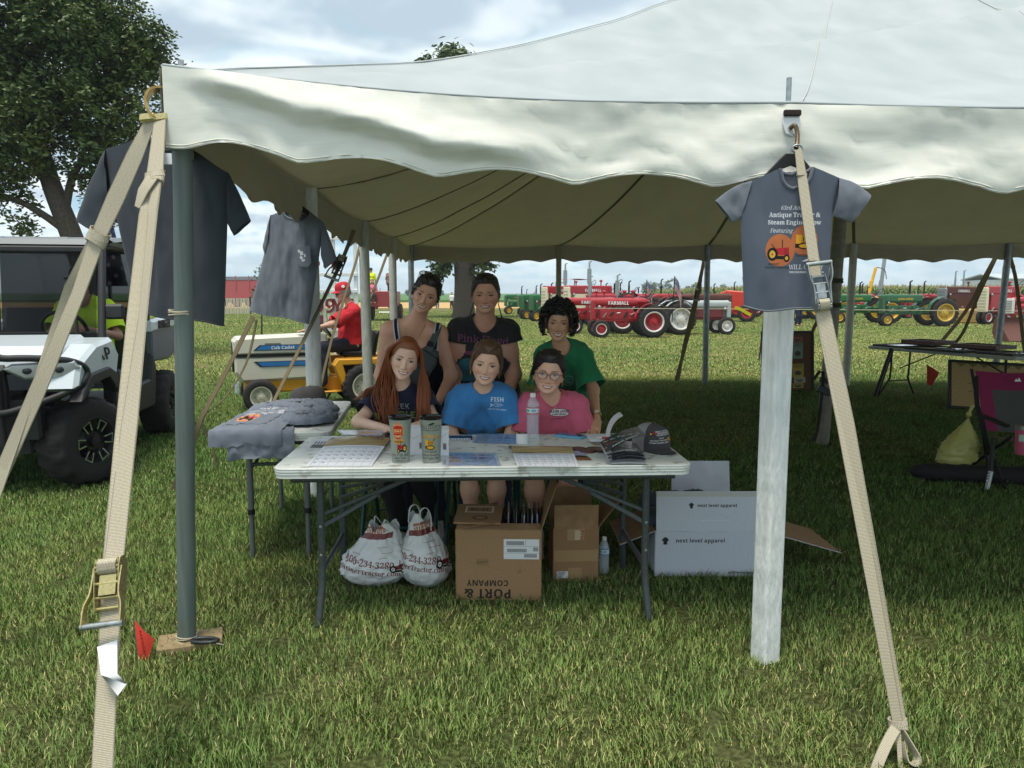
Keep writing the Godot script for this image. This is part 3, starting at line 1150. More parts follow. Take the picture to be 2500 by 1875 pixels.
func make_trees() -> void:
	var bark := mk("bark", Color.WHITE, 0.95)
	bark.albedo_texture = ntex(0.03, hx("332c26"), hx("756b60"), 21, 512, 5)
	bark.uv1_triplanar = true
	bark.uv1_scale = V(3.0, 0.6, 3.0)
	bark.normal_enabled = true
	bark.normal_texture = ntex(0.03, Color.BLACK, Color.WHITE, 21, 512, 5, 9.0)
	var t := thing("oak_tree", "large dark green oak with leaning trunk at the left edge", "tree", V(-9.6, 0, -18))
	var limbs := [[[V(-9.6, -0.1, -18), V(-9.85, 1.4, -18), V(-10.3, 2.95, -18), V(-10.65, 4.0, -18), V(-10.95, 5.0, -18.1), V(-11.3, 6.2, -18), V(-11.2, 8.0, -18)], 0.29, 0.12, "trunk"], [[V(-10.65, 4.0, -18), V(-11.4, 4.9, -17.8), V(-12.5, 5.6, -17.5)], 0.14, 0.05, "limb"], [[V(-10.4, 3.3, -18), V(-10.1, 4.3, -18), V(-9.3, 4.9, -17.8), V(-8.6, 5.9, -17.6)], 0.10, 0.04, "limb"], [[V(-10.95, 5.0, -18), V(-10.3, 5.9, -18), V(-9.6, 7.2, -17.9), V(-9.0, 8.2, -17.8)], 0.15, 0.04, "limb"], [[V(-10.2, 4.2, -18), V(-9.6, 4.2, -18.2), V(-8.9, 4.0, -18.5)], 0.08, 0.025, "limb"], [[V(-10.3, 2.9, -18), V(-11.2, 3.6, -17.6), V(-12.3, 3.7, -17.3)], 0.10, 0.03, "limb"], [[V(-11.2, 6.2, -18), V(-11.9, 7.4, -17.8), V(-12.2, 8.8, -17.8)], 0.12, 0.04, "limb"], [[V(-9.6, 7.0, -18), V(-8.9, 6.9, -18), V(-8.3, 6.7, -18)], 0.06, 0.02, "limb"]]
	for l in limbs:
		var g := G.new()
		var p := spline(l[0], 6)
		var r := []
		for i in p.size(): r.append(lerpf(l[1], l[2], float(i) / (p.size() - 1)) * (1.35 if i < 3 and l[3] == "trunk" else 1.0))
		g.tube(p, r, 12)
		part(t, l[3], g, bark)
	crown(t, [[V(-9.6, 7.2, -18), 1.55], [V(-11.3, 7.6, -18), 1.8], [V(-9.0, 5.9, -17.7), 1.15], [V(-10.3, 5.6, -17.8), 1.25], [V(-12.3, 6.0, -17.8), 1.4], [V(-9.2, 4.55, -18), 0.75], [V(-9.6, 3.9, -18.3), 0.62], [V(-11.9, 3.9, -17.6), 0.9], [V(-11.3, 3.2, -17.6), 0.5], [V(-8.5, 7.0, -18), 0.8], [V(-12.8, 7.9, -18), 1.4], [V(-10.2, 8.6, -18), 1.4], [V(-9.1, 3.3, -18.2), 0.35], [V(-11.0, 4.5, -17.2), 0.6], [V(-10.2, 4.4, -17.3), 0.5], [V(-10.6, 5.2, -17.0), 0.7]], 2700, 0.30, 40, 0.060, 3, 0.50)
	t = thing("oak_tree", "thick trunked tree standing behind the two women at the back", "tree", V(-3.15, 0, -50))
	var g := G.new()
	g.tube(spline([V(-3.2, -0.3, -50), V(-3.15, 0.5, -50), V(-3.1, 2.0, -50), V(-3.1, 4.0, -50), V(-3.3, 7.0, -50), V(-3.6, 12.0, -50)], 4), [1.8, 1.05, 0.85, 0.76, 0.72, 0.70, 0.68, 0.67, 0.66, 0.66, 0.68, 0.70, 0.85, 0.8, 0.7, 0.6, 0.5, 0.4, 0.3, 0.2, 0.1], 18)
	part(t, "trunk", g, bark)
	for l in [[V(-3.1, 4.2, -50), V(-1.8, 4.6, -50), V(-0.6, 3.9, -49.5)], [V(-3.1, 5.0, -50), V(-4.3, 5.2, -50), V(-6.5, 7.0, -50)], [V(-3.3, 7.0, -50), V(-1.0, 9.5, -50), V(0.5, 11.0, -50)]]:
		g = G.new()
		g.tube(spline(l, 4), 0.2, 8)
		part(t, "limb", g, bark)
	crown(t, [[V(-0.7, 3.2, -49.6), 0.65], [V(-1.9, 3.5, -49.6), 0.5], [V(-4.4, 3.4, -49.6), 0.7], [V(-4.7, 3.0, -49.6), 0.4], [V(-2.2, 3.1, -49.4), 0.35], [V(-3.2, 8.0, -50), 3.4], [V(-6.0, 8.5, -50), 2.5], [V(0.2, 8.5, -50), 2.5], [V(-4.1, 12.6, -50), 2.6], [V(-4.0, 15.4, -50), 2.0], [V(-2.9, 15.3, -50), 1.3], [V(-5.1, 16.0, -50), 0.8]], 3000, 0.5, 20, 0.19, 9, 0.6)
	t = thing("young_tree", "thin young tree just right of the big charcoal shirt", "tree", V(-6.6, 0, -20))
	g = G.new()
	g.tube([V(-6.6, 0, -20), V(-6.55, 1.2, -20), V(-6.5, 2.3, -20)], [0.03, 0.02, 0.008], 6)
	part(t, "trunk", g, bark)
	crown(t, [[V(-6.45, 1.6, -20), 0.45], [V(-6.3, 2.0, -20), 0.4]], 60, 0.2, 9, 0.05, 4)
func far_person(label: String, o: Vector3, turn: float, top: String, low: String, sit := false) -> void:
	var t := thing("person", label, "person", o)
	var X := TF(BY(turn), o)
	var hp := 0.9 if not sit else 0.5
	var sk := Color(0.45, 0.27, 0.19)
	var kn := []
	for s in [-1.0, 1.0]:
		kn.append([X * V(s * 0.09, hp, 0), X * V(s * 0.10, 0.48, 0.05 if not sit else 0.4), X * V(s * 0.11, 0.07, -0.03 if not sit else 0.42)])
	var sh := hp + 0.50
	var tor := [[X * V(-0.07, hp + 0.02, 0), X * V(0.07, hp + 0.02, 0), 0.12, 0.12], [X * V(-0.06, hp + 0.2, 0), X * V(0.06, hp + 0.2, 0), 0.12, 0.12], [X * V(-0.10, hp + 0.38, 0), X * V(0.10, hp + 0.38, 0), 0.12, 0.12], [X * V(-0.16, sh, 0), X * V(0.16, sh, 0), 0.06, 0.06]]
	var arm := []
	for s in [-1.0, 1.0]:
		arm.append([X * V(s * 0.19, sh - 0.01, 0), X * V(s * 0.25, sh - 0.28, 0.02), 0.05, 0.04])
		arm.append([X * V(s * 0.25, sh - 0.28, 0.02), X * V(s * 0.24, sh - 0.52, 0.12), 0.04, 0.03])
		arm.append([X * V(s * 0.24, sh - 0.52, 0.12), X * V(s * 0.23, sh - 0.64, 0.14), 0.035, 0.02])
	var body := tor + arm + [[X * V(0, sh, 0), X * V(0, sh + 0.14, 0), 0.055, 0.05], [X * V(0, sh + 0.20, 0.01), X * V(0, sh + 0.27, 0), 0.085, 0.095], [X * V(0, sh + 0.2, 0.09), X * V(0, sh + 0.215, 0.1), 0.02, 0.015]]
	for k in kn: body += [[k[0], k[1], 0.085, 0.06], [k[1], k[2], 0.058, 0.045], [k[2], k[2] + X.basis * V(0, -0.03, 0.14), 0.045, 0.035]]
	var B := bounds(body, 0.01)
	var F := Field.new(B[0], B[1], 0.022)
	for c in body: F.cap(c[0], c[1], c[2], c[3], 0.03)
	var g := G.new()
	g.col = sk
	F.net(g)
	part(t, "body", g, M.skin)
	part(t, "shirt", garment(tor + [arm[0], arm[3]], 0.02, 0.022, 0.03, [func(p): return p.y - o.y - hp + 0.02], 0.01), mk("far_" + top, hx(top), 0.9))
	var tr := []
	for k in kn: tr += [[k[0], k[1], 0.085, 0.06], [k[1], k[2], 0.06, 0.055]]
	part(t, "trousers", garment(tr, 0.02, 0.022, 0.04, [func(p): return p.y - o.y - 0.06], 0.006), mk("far_" + low, hx(low), 0.9))
	g = NG(X)
	g.ball(V(0, sh + 0.29, -0.015), V(0.10, 0.09, 0.105), 10, 7)
	part(t, "hair", g, M.black)
func make_far() -> void:
	mk("skin", Color.WHITE, 0.48, 0.0, {"vertex_color_use_as_albedo": true, "subsurf_scatter_enabled": true, "subsurf_scatter_strength": 0.06})
	var rng := RandomNumberGenerator.new()
	rng.seed = 44
	for q in [["stubble_field", -86.0, -150.0, -160.0, 6.0, 0.010, "b08c52", "d2ae73"], ["bean_field", -150.0, -420.0, -500.0, 60.0, 0.5, "3e6a2c", "587f3a"], ["far_field", -420.0, -1200.0, -1400.0, 1400.0, 1.2, "46683a", "5f7d4c"]]:
		var g := G.new()
		g.grid(24, 6, func(u, v): return V(lerpf(q[3], q[4], u), q[5] * (1.0 + 2.4 * v) + 0.3 * sin(u * 9.0) * v * q[5], lerpf(q[1], q[2], v)))
		g.face([V(q[3], 0, q[1]), V(q[4], 0, q[1]), V(q[4], q[5], q[1]), V(q[3], q[5], q[1])])
		solo(q[0], g, mott(q[0], hx(q[6]), hx(q[7]), 0.05, 0.12, 0.95), "", "", Vector3.ZERO, "", "structure")
	var cg := G.new()
	for k in 9:
		var a := k * 0.7
		var h := rng.randf_range(1.9, 2.3)
		cg.col = Color(0.17, 0.25, 0.07)
		var p := V(rng.randf_range(-0.4, 0.4), 0, rng.randf_range(-0.4, 0.4))
		cg.tube([p, p + V(0, h, 0)], 0.02, 4, false)
		for j in 5:
			var b := a + j * 2.2
			var y := h * (0.35 + 0.13 * j)
			var d := V(cos(b), 0, sin(b))
			cg.strap([p + V(0, y, 0), p + V(0, y + 0.2, 0) + d * 0.25, p + V(0, y + 0.05, 0) + d * 0.55], d.cross(Vector3.UP), 0.08, 0.004)
		cg.col = Color(0.45, 0.40, 0.18)
		cg.tube([p + V(0, h, 0), p + V(0, h + 0.16, 0)], [0.05, 0.015], 4, false)
	var mm := MultiMesh.new()
	mm.transform_format = MultiMesh.TRANSFORM_3D
	mm.mesh = cg.mesh()
	var xf := []
	for r in 26:
		for c in 110:
			xf.append(TF(BY(rng.randf() * TAU), V(20.0 + c * 0.75 + rng.randf() * 0.4, 0, -63.0 - r * (0.9 + r * 0.05))))
	mm.instance_count = xf.size()
	for i in xf.size(): mm.set_instance_transform(i, xf[i])
	var mi := MultiMeshInstance3D.new()
	mi.name = "corn_field"
	mi.multimesh = mm
	mi.material_override = M.vc
	metas(mi, "tall green corn standing behind the tractors", "corn", "", "stuff")
	add_child(mi)
	var spots := [[-96, -260, 5, "far tree at the left beside the red trailer"], [-86, -255, 4, "second far tree at the left beside the red trailer"], [-38, -300, 5, "round far tree left of the woman with sunglasses"], [-31, -310, 4, "lower far tree left of the woman with sunglasses"], [60, -330, 8, "far tree over the cream tractors"], [68, -330, 9, "taller far tree over the small red tractor"], [80, -330, 7, "far tree over the red fenders"], [94, -340, 6, "far tree left of the steel pole"], [108, -340, 6, "far tree over the rusty tractor"], [118, -350, 6, "far tree right of the rusty tractor"], [230, -300, 7, "far tree over the brown tractor at the right"]]
	for s in spots:
		var t := thing("far_tree", s[3], "tree", V(s[0], 0, s[1]), "trees along the horizon")
		var g := G.new()
		g.tube([V(s[0], 0, s[1]), V(s[0], s[2] * 0.6, s[1])], 0.4, 6)
		part(t, "trunk", g, M.black)
		crown(t, [[V(s[0], s[2] * 0.62, s[1]), s[2] * 0.42], [V(s[0] - s[2] * 0.45, s[2] * 0.5, s[1]), s[2] * 0.32], [V(s[0] + s[2] * 0.5, s[2] * 0.48, s[1]), s[2] * 0.33]], 130, 0.9, 12, 0.5, int(s[0]) + 300, 0.75)
	var t := thing("shed", "long low white shed at the right behind the red tractors", "shed", V(112, 0, -150))
	var g := G.new()
	g.box(V(112, 2.2, -150), V(40, 4.4, 12), 0.1)
	part(t, "wall", g, mk("shed_white", hx("d5dadb"), 0.7))
	for k in 12:
		g = G.new()
		g.box(V(112, 0.4 + k * 0.34, -143.98), V(40, 0.03, 0.06))
		part(t, "siding_joint", g, mk("shed_line", hx("9ea6a8"), 0.8))
	g = NG(TF(BY(PI / 2), V(112, 0, -150)))
	g.prism(P2([-6.5, 4.4, 0, 5.4, 6.5, 4.4, 6.5, 4.6, 0, 5.6, -6.5, 4.6]), 41)
	part(t, "roof", g, mk("shed_roof", hx("b9c0c2"), 0.6))
	t = thing("mast", "tall grey telescopic mast behind the green tractors", "mast", V(29, 0, -60))
	for k in 3:
		g = G.new()
		g.tube([V(28.7 + k * 0.2, k * 2.3, -60), V(28.9 + k * 0.2, 2.6 + k * 2.3, -60)], 0.18 - k * 0.03, 8)
		part(t, "mast_stage", g, M.steel)
	t = thing("crane", "yellow crane arm sticking up behind the green tractors", "crane", V(27.6, 0, -59))
	var cy := mk("crane_yellow", hx("e2b02a"), 0.5)
	for q in [["base", V(27.2, 0.9, -59), V(28.3, 0.9, -59), 0.9], ["arm", V(27.5, 1.6, -59), V(27.7, 2.6, -59), 0.26], ["arm", V(27.7, 2.5, -59), V(27.95, 3.6, -59), 0.22]]:
		g = G.new()
		g.slab(q[1], q[2], V(0.1, 1, 0.3), q[3], q[3], 0.05)
		part(t, q[0], g, cy)
	g = G.new()
	g.tube(spline([V(27.95, 3.6, -59), V(28.6, 3.4, -59), V(28.8, 2.7, -59)], 5), 0.03, 5)
	part(t, "hose", g, M.black)
	t = thing("grain_trailer", "red grain trailer with a dark cover far away at the left", "trailer", V(-34, 0, -95))
	g = NG(TO(V(-34, -0.3, -95)))
	g.prism(P2([-2.6, 3.6, 3.0, 3.6, 2.5, 2.2, 1.6, 1.3, -1.2, 1.3, -2.6, 2.2]), 2.4, 0.05)
	part(t, "hopper", g, paint("trailer_red", "9c4449", 0.7))
	g = NG(TF(BY(PI / 2), V(-34, 0, -95)))
	g.prism(P2([-1.25, 3.3, 0, 3.75, 1.25, 3.3]), 5.7, 0.02)
	part(t, "cover", g, mk("tarp", hx("4a4e52"), 0.8))
	for x in [-1.6, 0.2, 1.8]:
		g = NG(TO(V(-34 + x, 0, -93.77)))
		g.box(V(0, 2.9, 0), V(0.12, 1.8, 0.08))
		part(t, "rib", g, M.trailer_red)
		wheel(t, TF(Basis(V(0, 0, 1), Vector3.UP, V(-1, 0, 0)), V(-34 + x, 0.6, -94)), 0.6, 0.4, 0.3, M.trailer_red, M.trailer_red)
	tractor({"label": "dark red tractor hitched to the grain trailer far away", "at": V(-28.8, 0, -94), "turn": PI, "group": "working machines in the far field", "body": M.trailer_red, "rim": M.black, "R": 0.9, "y0": 1.5, "y1": 2.0})
	t = thing("snow_fence", "pale slatted snow fence far away at the left", "fence", V(-21, 0, -60))
	for k in 46:
		g = G.new()
		g.box(V(-23.5 + k * 0.135, 0.62, -60 + 0.05 * (k % 2)), V(0.085, 1.24, 0.02))
		part(t, "slat", g, mk("slat_pale", hx("bdb7a6"), 0.9))
	for k in 3:
		g = G.new()
		g.tube([V(-23.5 + k * 3.0, 0, -59.9), V(-23.5 + k * 3.0, 1.35, -59.9)], 0.06, 6)
		part(t, "post", g, M.dark_metal)
	t = thing("wagon", "red hauling wagon with a warning triangle far behind the driver", "wagon", V(-7.7, 0, -45))
	for q in [["wagon_box", V(-7.6, 1.25, -45), V(1.7, 0.9, 2.6), paint("wagon_red", "8e2a2c", 0.5)], ["step", V(-7.2, 0.5, -43.6), V(0.8, 0.06, 0.4), M.steel]]:
		g = G.new()
		g.box(q[1], q[2], 0.03)
		part(t, q[0], g, q[3])
	g = NG(TO(V(-8.1, 1.25, -43.66)))
	g.prism(P2([-0.32, -0.22, 0.32, -0.22, 0.0, 0.34]), 0.02)
	part(t, "warning_triangle", g, mk("triangle_orange", hx("e5642c"), 0.5))
	for s in [-1.0, 1.0]:
		for z in [-44.0, -46.0]:
			wheel(t, TF(Basis(V(s, 0, 0), Vector3.UP, V(0, 0, s)), V(-7.6 + s * 0.85, 0.48, z)), 0.48, 0.24, 0.25, M.wagon_red, M.wagon_red)
	far_person("person in a neon yellow shirt riding on the red wagon", V(-8.3, 1.3, -45.2), PI, "d8ee2e", "2b3140")
	far_person("person in a pink top seated at the back of the wagon", V(-8.0, 1.0, -43.9), 0.2, "d9768f", "2c2c33", true)
	far_person("person with dark hair standing on the wagon at its right", V(-7.2, 1.3, -45.4), PI, "8a6f62", "2b3140")
	far_person("person in a grey shirt and jeans walking on the far field", V(-8.2, 0, -84), 0.3, "9aa0a8", "5f7288")
	far_person("person in a white shirt and dark trousers on the far field", V(-6.3, 0, -80), -0.2, "dfe1e2", "202226")
	far_person("person in dark blue standing by the yellow tractor under the shirt", V(13.9, 0, -37), 0.4, "2c3f63", "1f2a44")
	tractor({"label": "small red tractor with a driver far away beside the wagon", "at": V(-12.4, 0, -80), "turn": 0.0, "group": "working machines in the far field", "body": mk("far_red", hx("a82f33"), 0.5), "rim": M.far_red, "R": 0.6, "y0": 0.9, "y1": 1.25, "wb": 1.9})
	far_person("person in white driving the small red tractor far away", V(-12.3, 0.5, -80), -PI / 2, "cfc9c4", "4f5b70", true)
	t = thing("sign_frame", "white slatted wooden sign frame with dark red lettering behind the driver", "sign", V(-3.3, 0, -14))
	var wp := mk("sign_white", hx("dfe0de"), 0.7)
	for x in [-3.55, -3.25, -2.85]:
		g = G.new()
		g.box(V(x, 1.35, -14), V(0.07, 2.7, 0.05), 0.008)
		part(t, "post", g, wp)
	for y in [0.85, 1.55, 1.85, 2.5]:
		g = G.new()
		g.box(V(-3.2, y, -13.96), V(0.78, 0.06, 0.03), 0.005)
		part(t, "rail", g, wp)
	for k in 9:
		g = G.new()
		g.box(V(-3.52 + k * 0.085, 1.20, -13.98), V(0.045, 0.64, 0.02), 0.004)
		part(t, "slat", g, wp)
	var dr := mk("sign_red", hx("6e2a36"), 0.7)
	for q in [["99", -3.42, 1.28], ["YE", -3.08, 1.28], ["44", -3.42, 0.98], ["SH", -3.42, 2.1]]:
		lettering(t, q[0], TO(V(q[1], q[2], -13.93)), 0.26, dr)
func lettering(t: Node3D, s: String, X: Transform3D, h: float, m: Material, nm := "lettering") -> void:
	var tm := TextMesh.new()
	var f := SystemFont.new()
	f.font_names = PackedStringArray(["Droid Sans"])
	f.font_weight = 700
	tm.font = f
	tm.text = s
	tm.font_size = 32
	tm.pixel_size = h / 23.0
	tm.depth = 0.004
	tm.curve_step = 2.0
	var o := MeshInstance3D.new()
	o.name = nm
	o.mesh = tm
	o.material_override = m
	o.transform = TF(X.basis, X.origin - org.get(t, Vector3.ZERO))
	t.add_child(o, true)
func wheel(t: Node3D, X: Transform3D, R: float, w: float, rr: float, rim: Material, hub: Material, lugs := 0, dish := 0.3, tyre: Material = null) -> MeshInstance3D:
	var g := NG(X)
	var nu := 132 if lugs > 0 else 40
	var prof := [[-0.5, 0.0], [-0.56, 0.35], [-0.52, 0.72], [-0.46, 0.93], [-0.3, 0.985], [-0.05, 1.0], [0.05, 1.0], [0.3, 0.985], [0.46, 0.93], [0.52, 0.72], [0.56, 0.35], [0.5, 0.0]]
	g.grid(nu, 11, func(u, v):
		var q: Array = prof[int(v * 11 + 0.5)]
		var r: float = lerpf(rr, R, q[1])
		if lugs > 0 and q[1] > 0.9:
			var ph := fposmod(u * lugs + absf(q[0]) * 1.1 + (0.5 if q[0] > 0 else 0.0), 1.0)
			r -= R * 0.055 * (1.0 if ph > 0.45 else 0.0) * (1.0 if absf(q[0]) > 0.02 else 0.0)
		return V(q[0] * w, r * cos(u * TAU), r * sin(u * TAU)), true)
	var o := part(t, "wheel", g, tyre if tyre else M.rubber)
	var L := X * TF(Basis(V(0, 0, 1), V(1, 0, 0), V(0, 1, 0)), Vector3.ZERO)
	g = NG(L)
	var d := w * dish
	g.lathe([W2(rr * 1.04, -w * 0.49), W2(rr * 0.97, -w * 0.40), W2(rr * 0.93, -w * 0.3), W2(rr * 0.93, w * 0.30), W2(rr * 0.97, w * 0.40), W2(rr * 1.06, w * 0.49), W2(rr * 1.06, w * 0.52), W2(rr * 0.98, w * 0.52), W2(rr * 0.90, w * 0.38)], 36)
	part(o, "rim", g, rim)
	g = NG(L)
	g.lathe([W2(rr * 0.93, w * 0.5 - d), W2(rr * 0.72, w * 0.5 - d * 1.15), W2(rr * 0.45, w * 0.5 - d * 0.7), W2(rr * 0.40, w * 0.5 - d * 0.45), W2(rr * 0.24, w * 0.5 - d * 0.45), W2(rr * 0.22, w * 0.5 - d * 0.05), W2(0, w * 0.5)], 30)
	g.lathe([W2(rr * 0.93, -w * 0.3), W2(0, -w * 0.3)], 24)
	part(o, "hub", g, hub)
	for k in 6:
		var a := TAU * k / 6.0
		var b := NG(L)
		b.ball(V(cos(a) * rr * 0.58, w * 0.5 - d * 0.85, sin(a) * rr * 0.58), V(rr * 0.055, rr * 0.07, rr * 0.055), 6, 4)
		part(o, "wheel_nut", b, M.dark_metal)
	return o
func paint(key: String, c: String, rough := 0.35) -> StandardMaterial3D:
	return mk(key, hx(c), rough, 0.0, {"clearcoat_enabled": true, "clearcoat": 0.4, "clearcoat_roughness": 0.2})
func tractor(p: Dictionary) -> Node3D:
	var t := thing("tractor", p.label, "tractor", p.at, p.get("group", "antique tractors parked in rows"))
	var X := TF(BY(p.get("turn", 0.0)), p.at)
	var b: Material = p.body
	var R: float = p.get("R", 0.64)
	var r: float = p.get("r", 0.30)
	var wb: float = p.get("wb", 2.2)
	var tr: float = p.get("track", 0.72)
	var ft: float = p.get("ftrack", 0.16)
	var y0: float = p.get("y0", 0.98)
	var y1: float = p.get("y1", 1.40)
	var xf := -wb - 0.22
	var xb: float = p.get("hood_back", -0.75)
	var hw: float = p.get("hw", 0.21)
	var g := G.new()
	var rd: float = p.get("round", 0.10)
	g.t = X * TF(BY(PI / 2), V((xf + xb) * 0.5, (y0 + y1) * 0.5, 0))
	g.prism(rects(hw, (y1 - y0) * 0.5, rd, 5), absf(xf - xb), 0.035)
	part(t, "hood", g, p.get("hood", b))
	if p.has("tank"):
		g = NG(X)
		g.ball(V(xb + 0.05, (y0 + y1) * 0.5 + 0.02, 0), V(0.42, (y1 - y0) * 0.48, hw * 0.98), 16, 10)
		part(t, "fuel_tank", g, p.get("hood", b))
	g = NG(X)
	g.box(V(xf + 0.02, (0.62 + y1) * 0.5 - 0.03, 0), V(0.16, y1 - 0.62 - 0.06, hw * 2.0), 0.03)
	var gr := part(t, "grille", g, p.get("grille", b))
	for k in 7:
		g = NG(X)
		g.box(V(xf - 0.063, 0.70 + k * (y1 - 0.86) / 7.0 + 0.03, 0), V(0.012, 0.018, hw * 1.6))
		part(gr, "grille_bar", g, p.get("bar", M.dark_metal))
	if p.has("side"):
		g = NG(X)
		g.box(V((xf + xb) * 0.5 + 0.1, (0.74 + y0) * 0.5 + 0.03, 0), V(absf(xf - xb) - 0.30, y0 - 0.74, hw * 1.9), 0.02)
		part(t, "side_panel", g, p.side)
	g = NG(X)
	g.box(V((xf + xb) * 0.5 + 0.05, 0.80, 0), V(absf(xf - xb) - 0.35, 0.36, hw * 1.5), 0.03)
	g.box(V(-0.35, 0.72, 0), V(0.95, 0.34, 0.34), 0.08)
	part(t, "engine_block", g, p.get("block", b))
	for k in 6:
		g = NG(X)
		var px := lerpf(xf + 0.35, xb, k / 5.0)
		g.tube([V(px, 0.70 + 0.07 * (k % 3), hw * 0.9), V(px + 0.12, 0.86 + 0.03 * (k % 2), hw * 1.05)], 0.025 + 0.012 * (k % 2), 6)
		part(t, "engine_fitting", g, M.dark_metal if k % 2 else M.steel)
	g = NG(X)
	g.box(V(-wb * 0.55, 0.60, 0), V(wb * 1.0, 0.10, 0.24), 0.02)
	part(t, "frame_rail", g, p.get("block", b))
	g = NG(X)
	g.tube([V(0, R, -tr), V(0, R, tr)], 0.07, 10)
	part(t, "rear_axle", g, p.get("block", b))
	g = NG(X)
	g.tube([V(-wb, r + 0.04, -ft), V(-wb, r + 0.10, 0), V(-wb, r + 0.04, ft)], 0.045, 8)
	g.tube([V(-wb, r + 0.08, 0), V(-wb, 0.66, 0)], 0.07, 8)
	part(t, "front_axle", g, b)
	for s in [-1.0, 1.0]:
		var B := Basis(V(0, 0, s), Vector3.UP, V(-s, 0, 0))
		wheel(t, X * TF(B, V(0, R, s * tr)), R, p.get("rw", 0.30), R * p.get("rimk", 0.60), p.rim, p.get("hub", p.rim), 22, 0.4)
		wheel(t, X * TF(B, V(-wb, r, s * ft)), r, 0.15, r * 0.58, p.rim, p.get("hub", p.rim), 0, 0.35)
		if p.get("fender", true):
			g = NG(X)
			g.grid(10, 3, func(u, v):
				var a: float = lerpf(-0.7, 1.5, u)
				return V(-cos(a + 0.9) * (R + 0.09), R + sin(a + 0.9) * (R + 0.09), s * (tr - 0.20 + v * 0.28)))
			part(t, "fender", g, b)
	g = G.new()
	var wc := V(xb + 0.52, y1 + 0.12, 0)
	var ring := []
	for k in 21:
		ring.append(X * (wc + BZ(-0.6) * V(0, sin(TAU * k / 20.0) * 0.21, cos(TAU * k / 20.0) * 0.21)))
	g.tube(ring, 0.014, 6)
	g.t = X
	g.tube([wc, V(xb, y0 + 0.1, 0)], 0.016, 6)
	g.tube([wc + V(0, 0, -0.2), wc + V(0, 0, 0.2)], 0.012, 6)
	part(t, "steering_wheel", g, M.black)
	g = NG(X)
	g.grid(10, 8, func(u, v): return V(0.12 + 0.36 * v - 0.1, 1.08 + 0.16 * pow(v, 3.0) - 0.05 * sin(u * PI), (u - 0.5) * 0.46))
	g.tube([V(0.15, 1.05, 0), V(-0.05, 0.85, 0)], 0.025, 6)
	part(t, "seat", g, p.get("seat", M.black))
	for q in p.get("stacks", [[-1.4, 2.1, 0.035, 0.06]]):
		g = NG(X)
		g.tube([V(q[0], y1 - 0.05, 0), V(q[0], q[1], 0), V(q[0] + 0.10, q[1] + 0.06, 0)], q[2], 8)
		var st := part(t, "exhaust_pipe", g, p.get("pipe", M.steel))
		g = NG(X)
		g.tube([V(q[0], y1 + 0.08, 0), V(q[0], y1 + 0.08 + q[3] * 7.0, 0)], q[3], 12)
		part(st, "muffler", g, p.get("pipe", M.steel))
	for q in p.get("cleaners", []):
		g = NG(X)
		g.tube([V(q, y1 - 0.02, 0.05), V(q, y1 + 0.18, 0.05)], 0.03, 8)
		g.ball(V(q, y1 + 0.22, 0.05), V(0.08, 0.06, 0.08), 10, 6)
		part(t, "air_cleaner", g, b)
	for s in [-1.0, 1.0]:
		g = NG(X)
		g.ball(V(xf + 0.2, y0 - 0.02, s * (hw + 0.06)), V(0.06, 0.065, 0.065), 10, 6)
		part(t, "headlight", g, M.steel)
	if p.has("name"):
		lettering(t, p.name, X * TF(BY(0.0 if absf(p.get("turn", 0.0)) < 1.6 else PI), V((xf + xb) * 0.5 + 0.1, (y0 + y1) * 0.5 - 0.03, (hw + 0.004) * (1.0 if absf(p.get("turn", 0.0)) < 1.6 else -1.0))), p.get("nh", 0.12), p.get("ink", M.white_paper))
	if p.has("canopy"):
		g = NG(X)
		g.grid(8, 6, func(u, v): return V(-0.7 + u * 1.6, 2.35 + 0.06 * sin(u * PI), (v - 0.5) * 1.2))
		var c := part(t, "canopy", g, p.canopy)
		g = NG(X)
		g.tube([V(0.1, 1.0, 0.2), V(0.15, 2.36, 0.2)], 0.03, 6)
		part(c, "canopy_post", g, b)
	return t
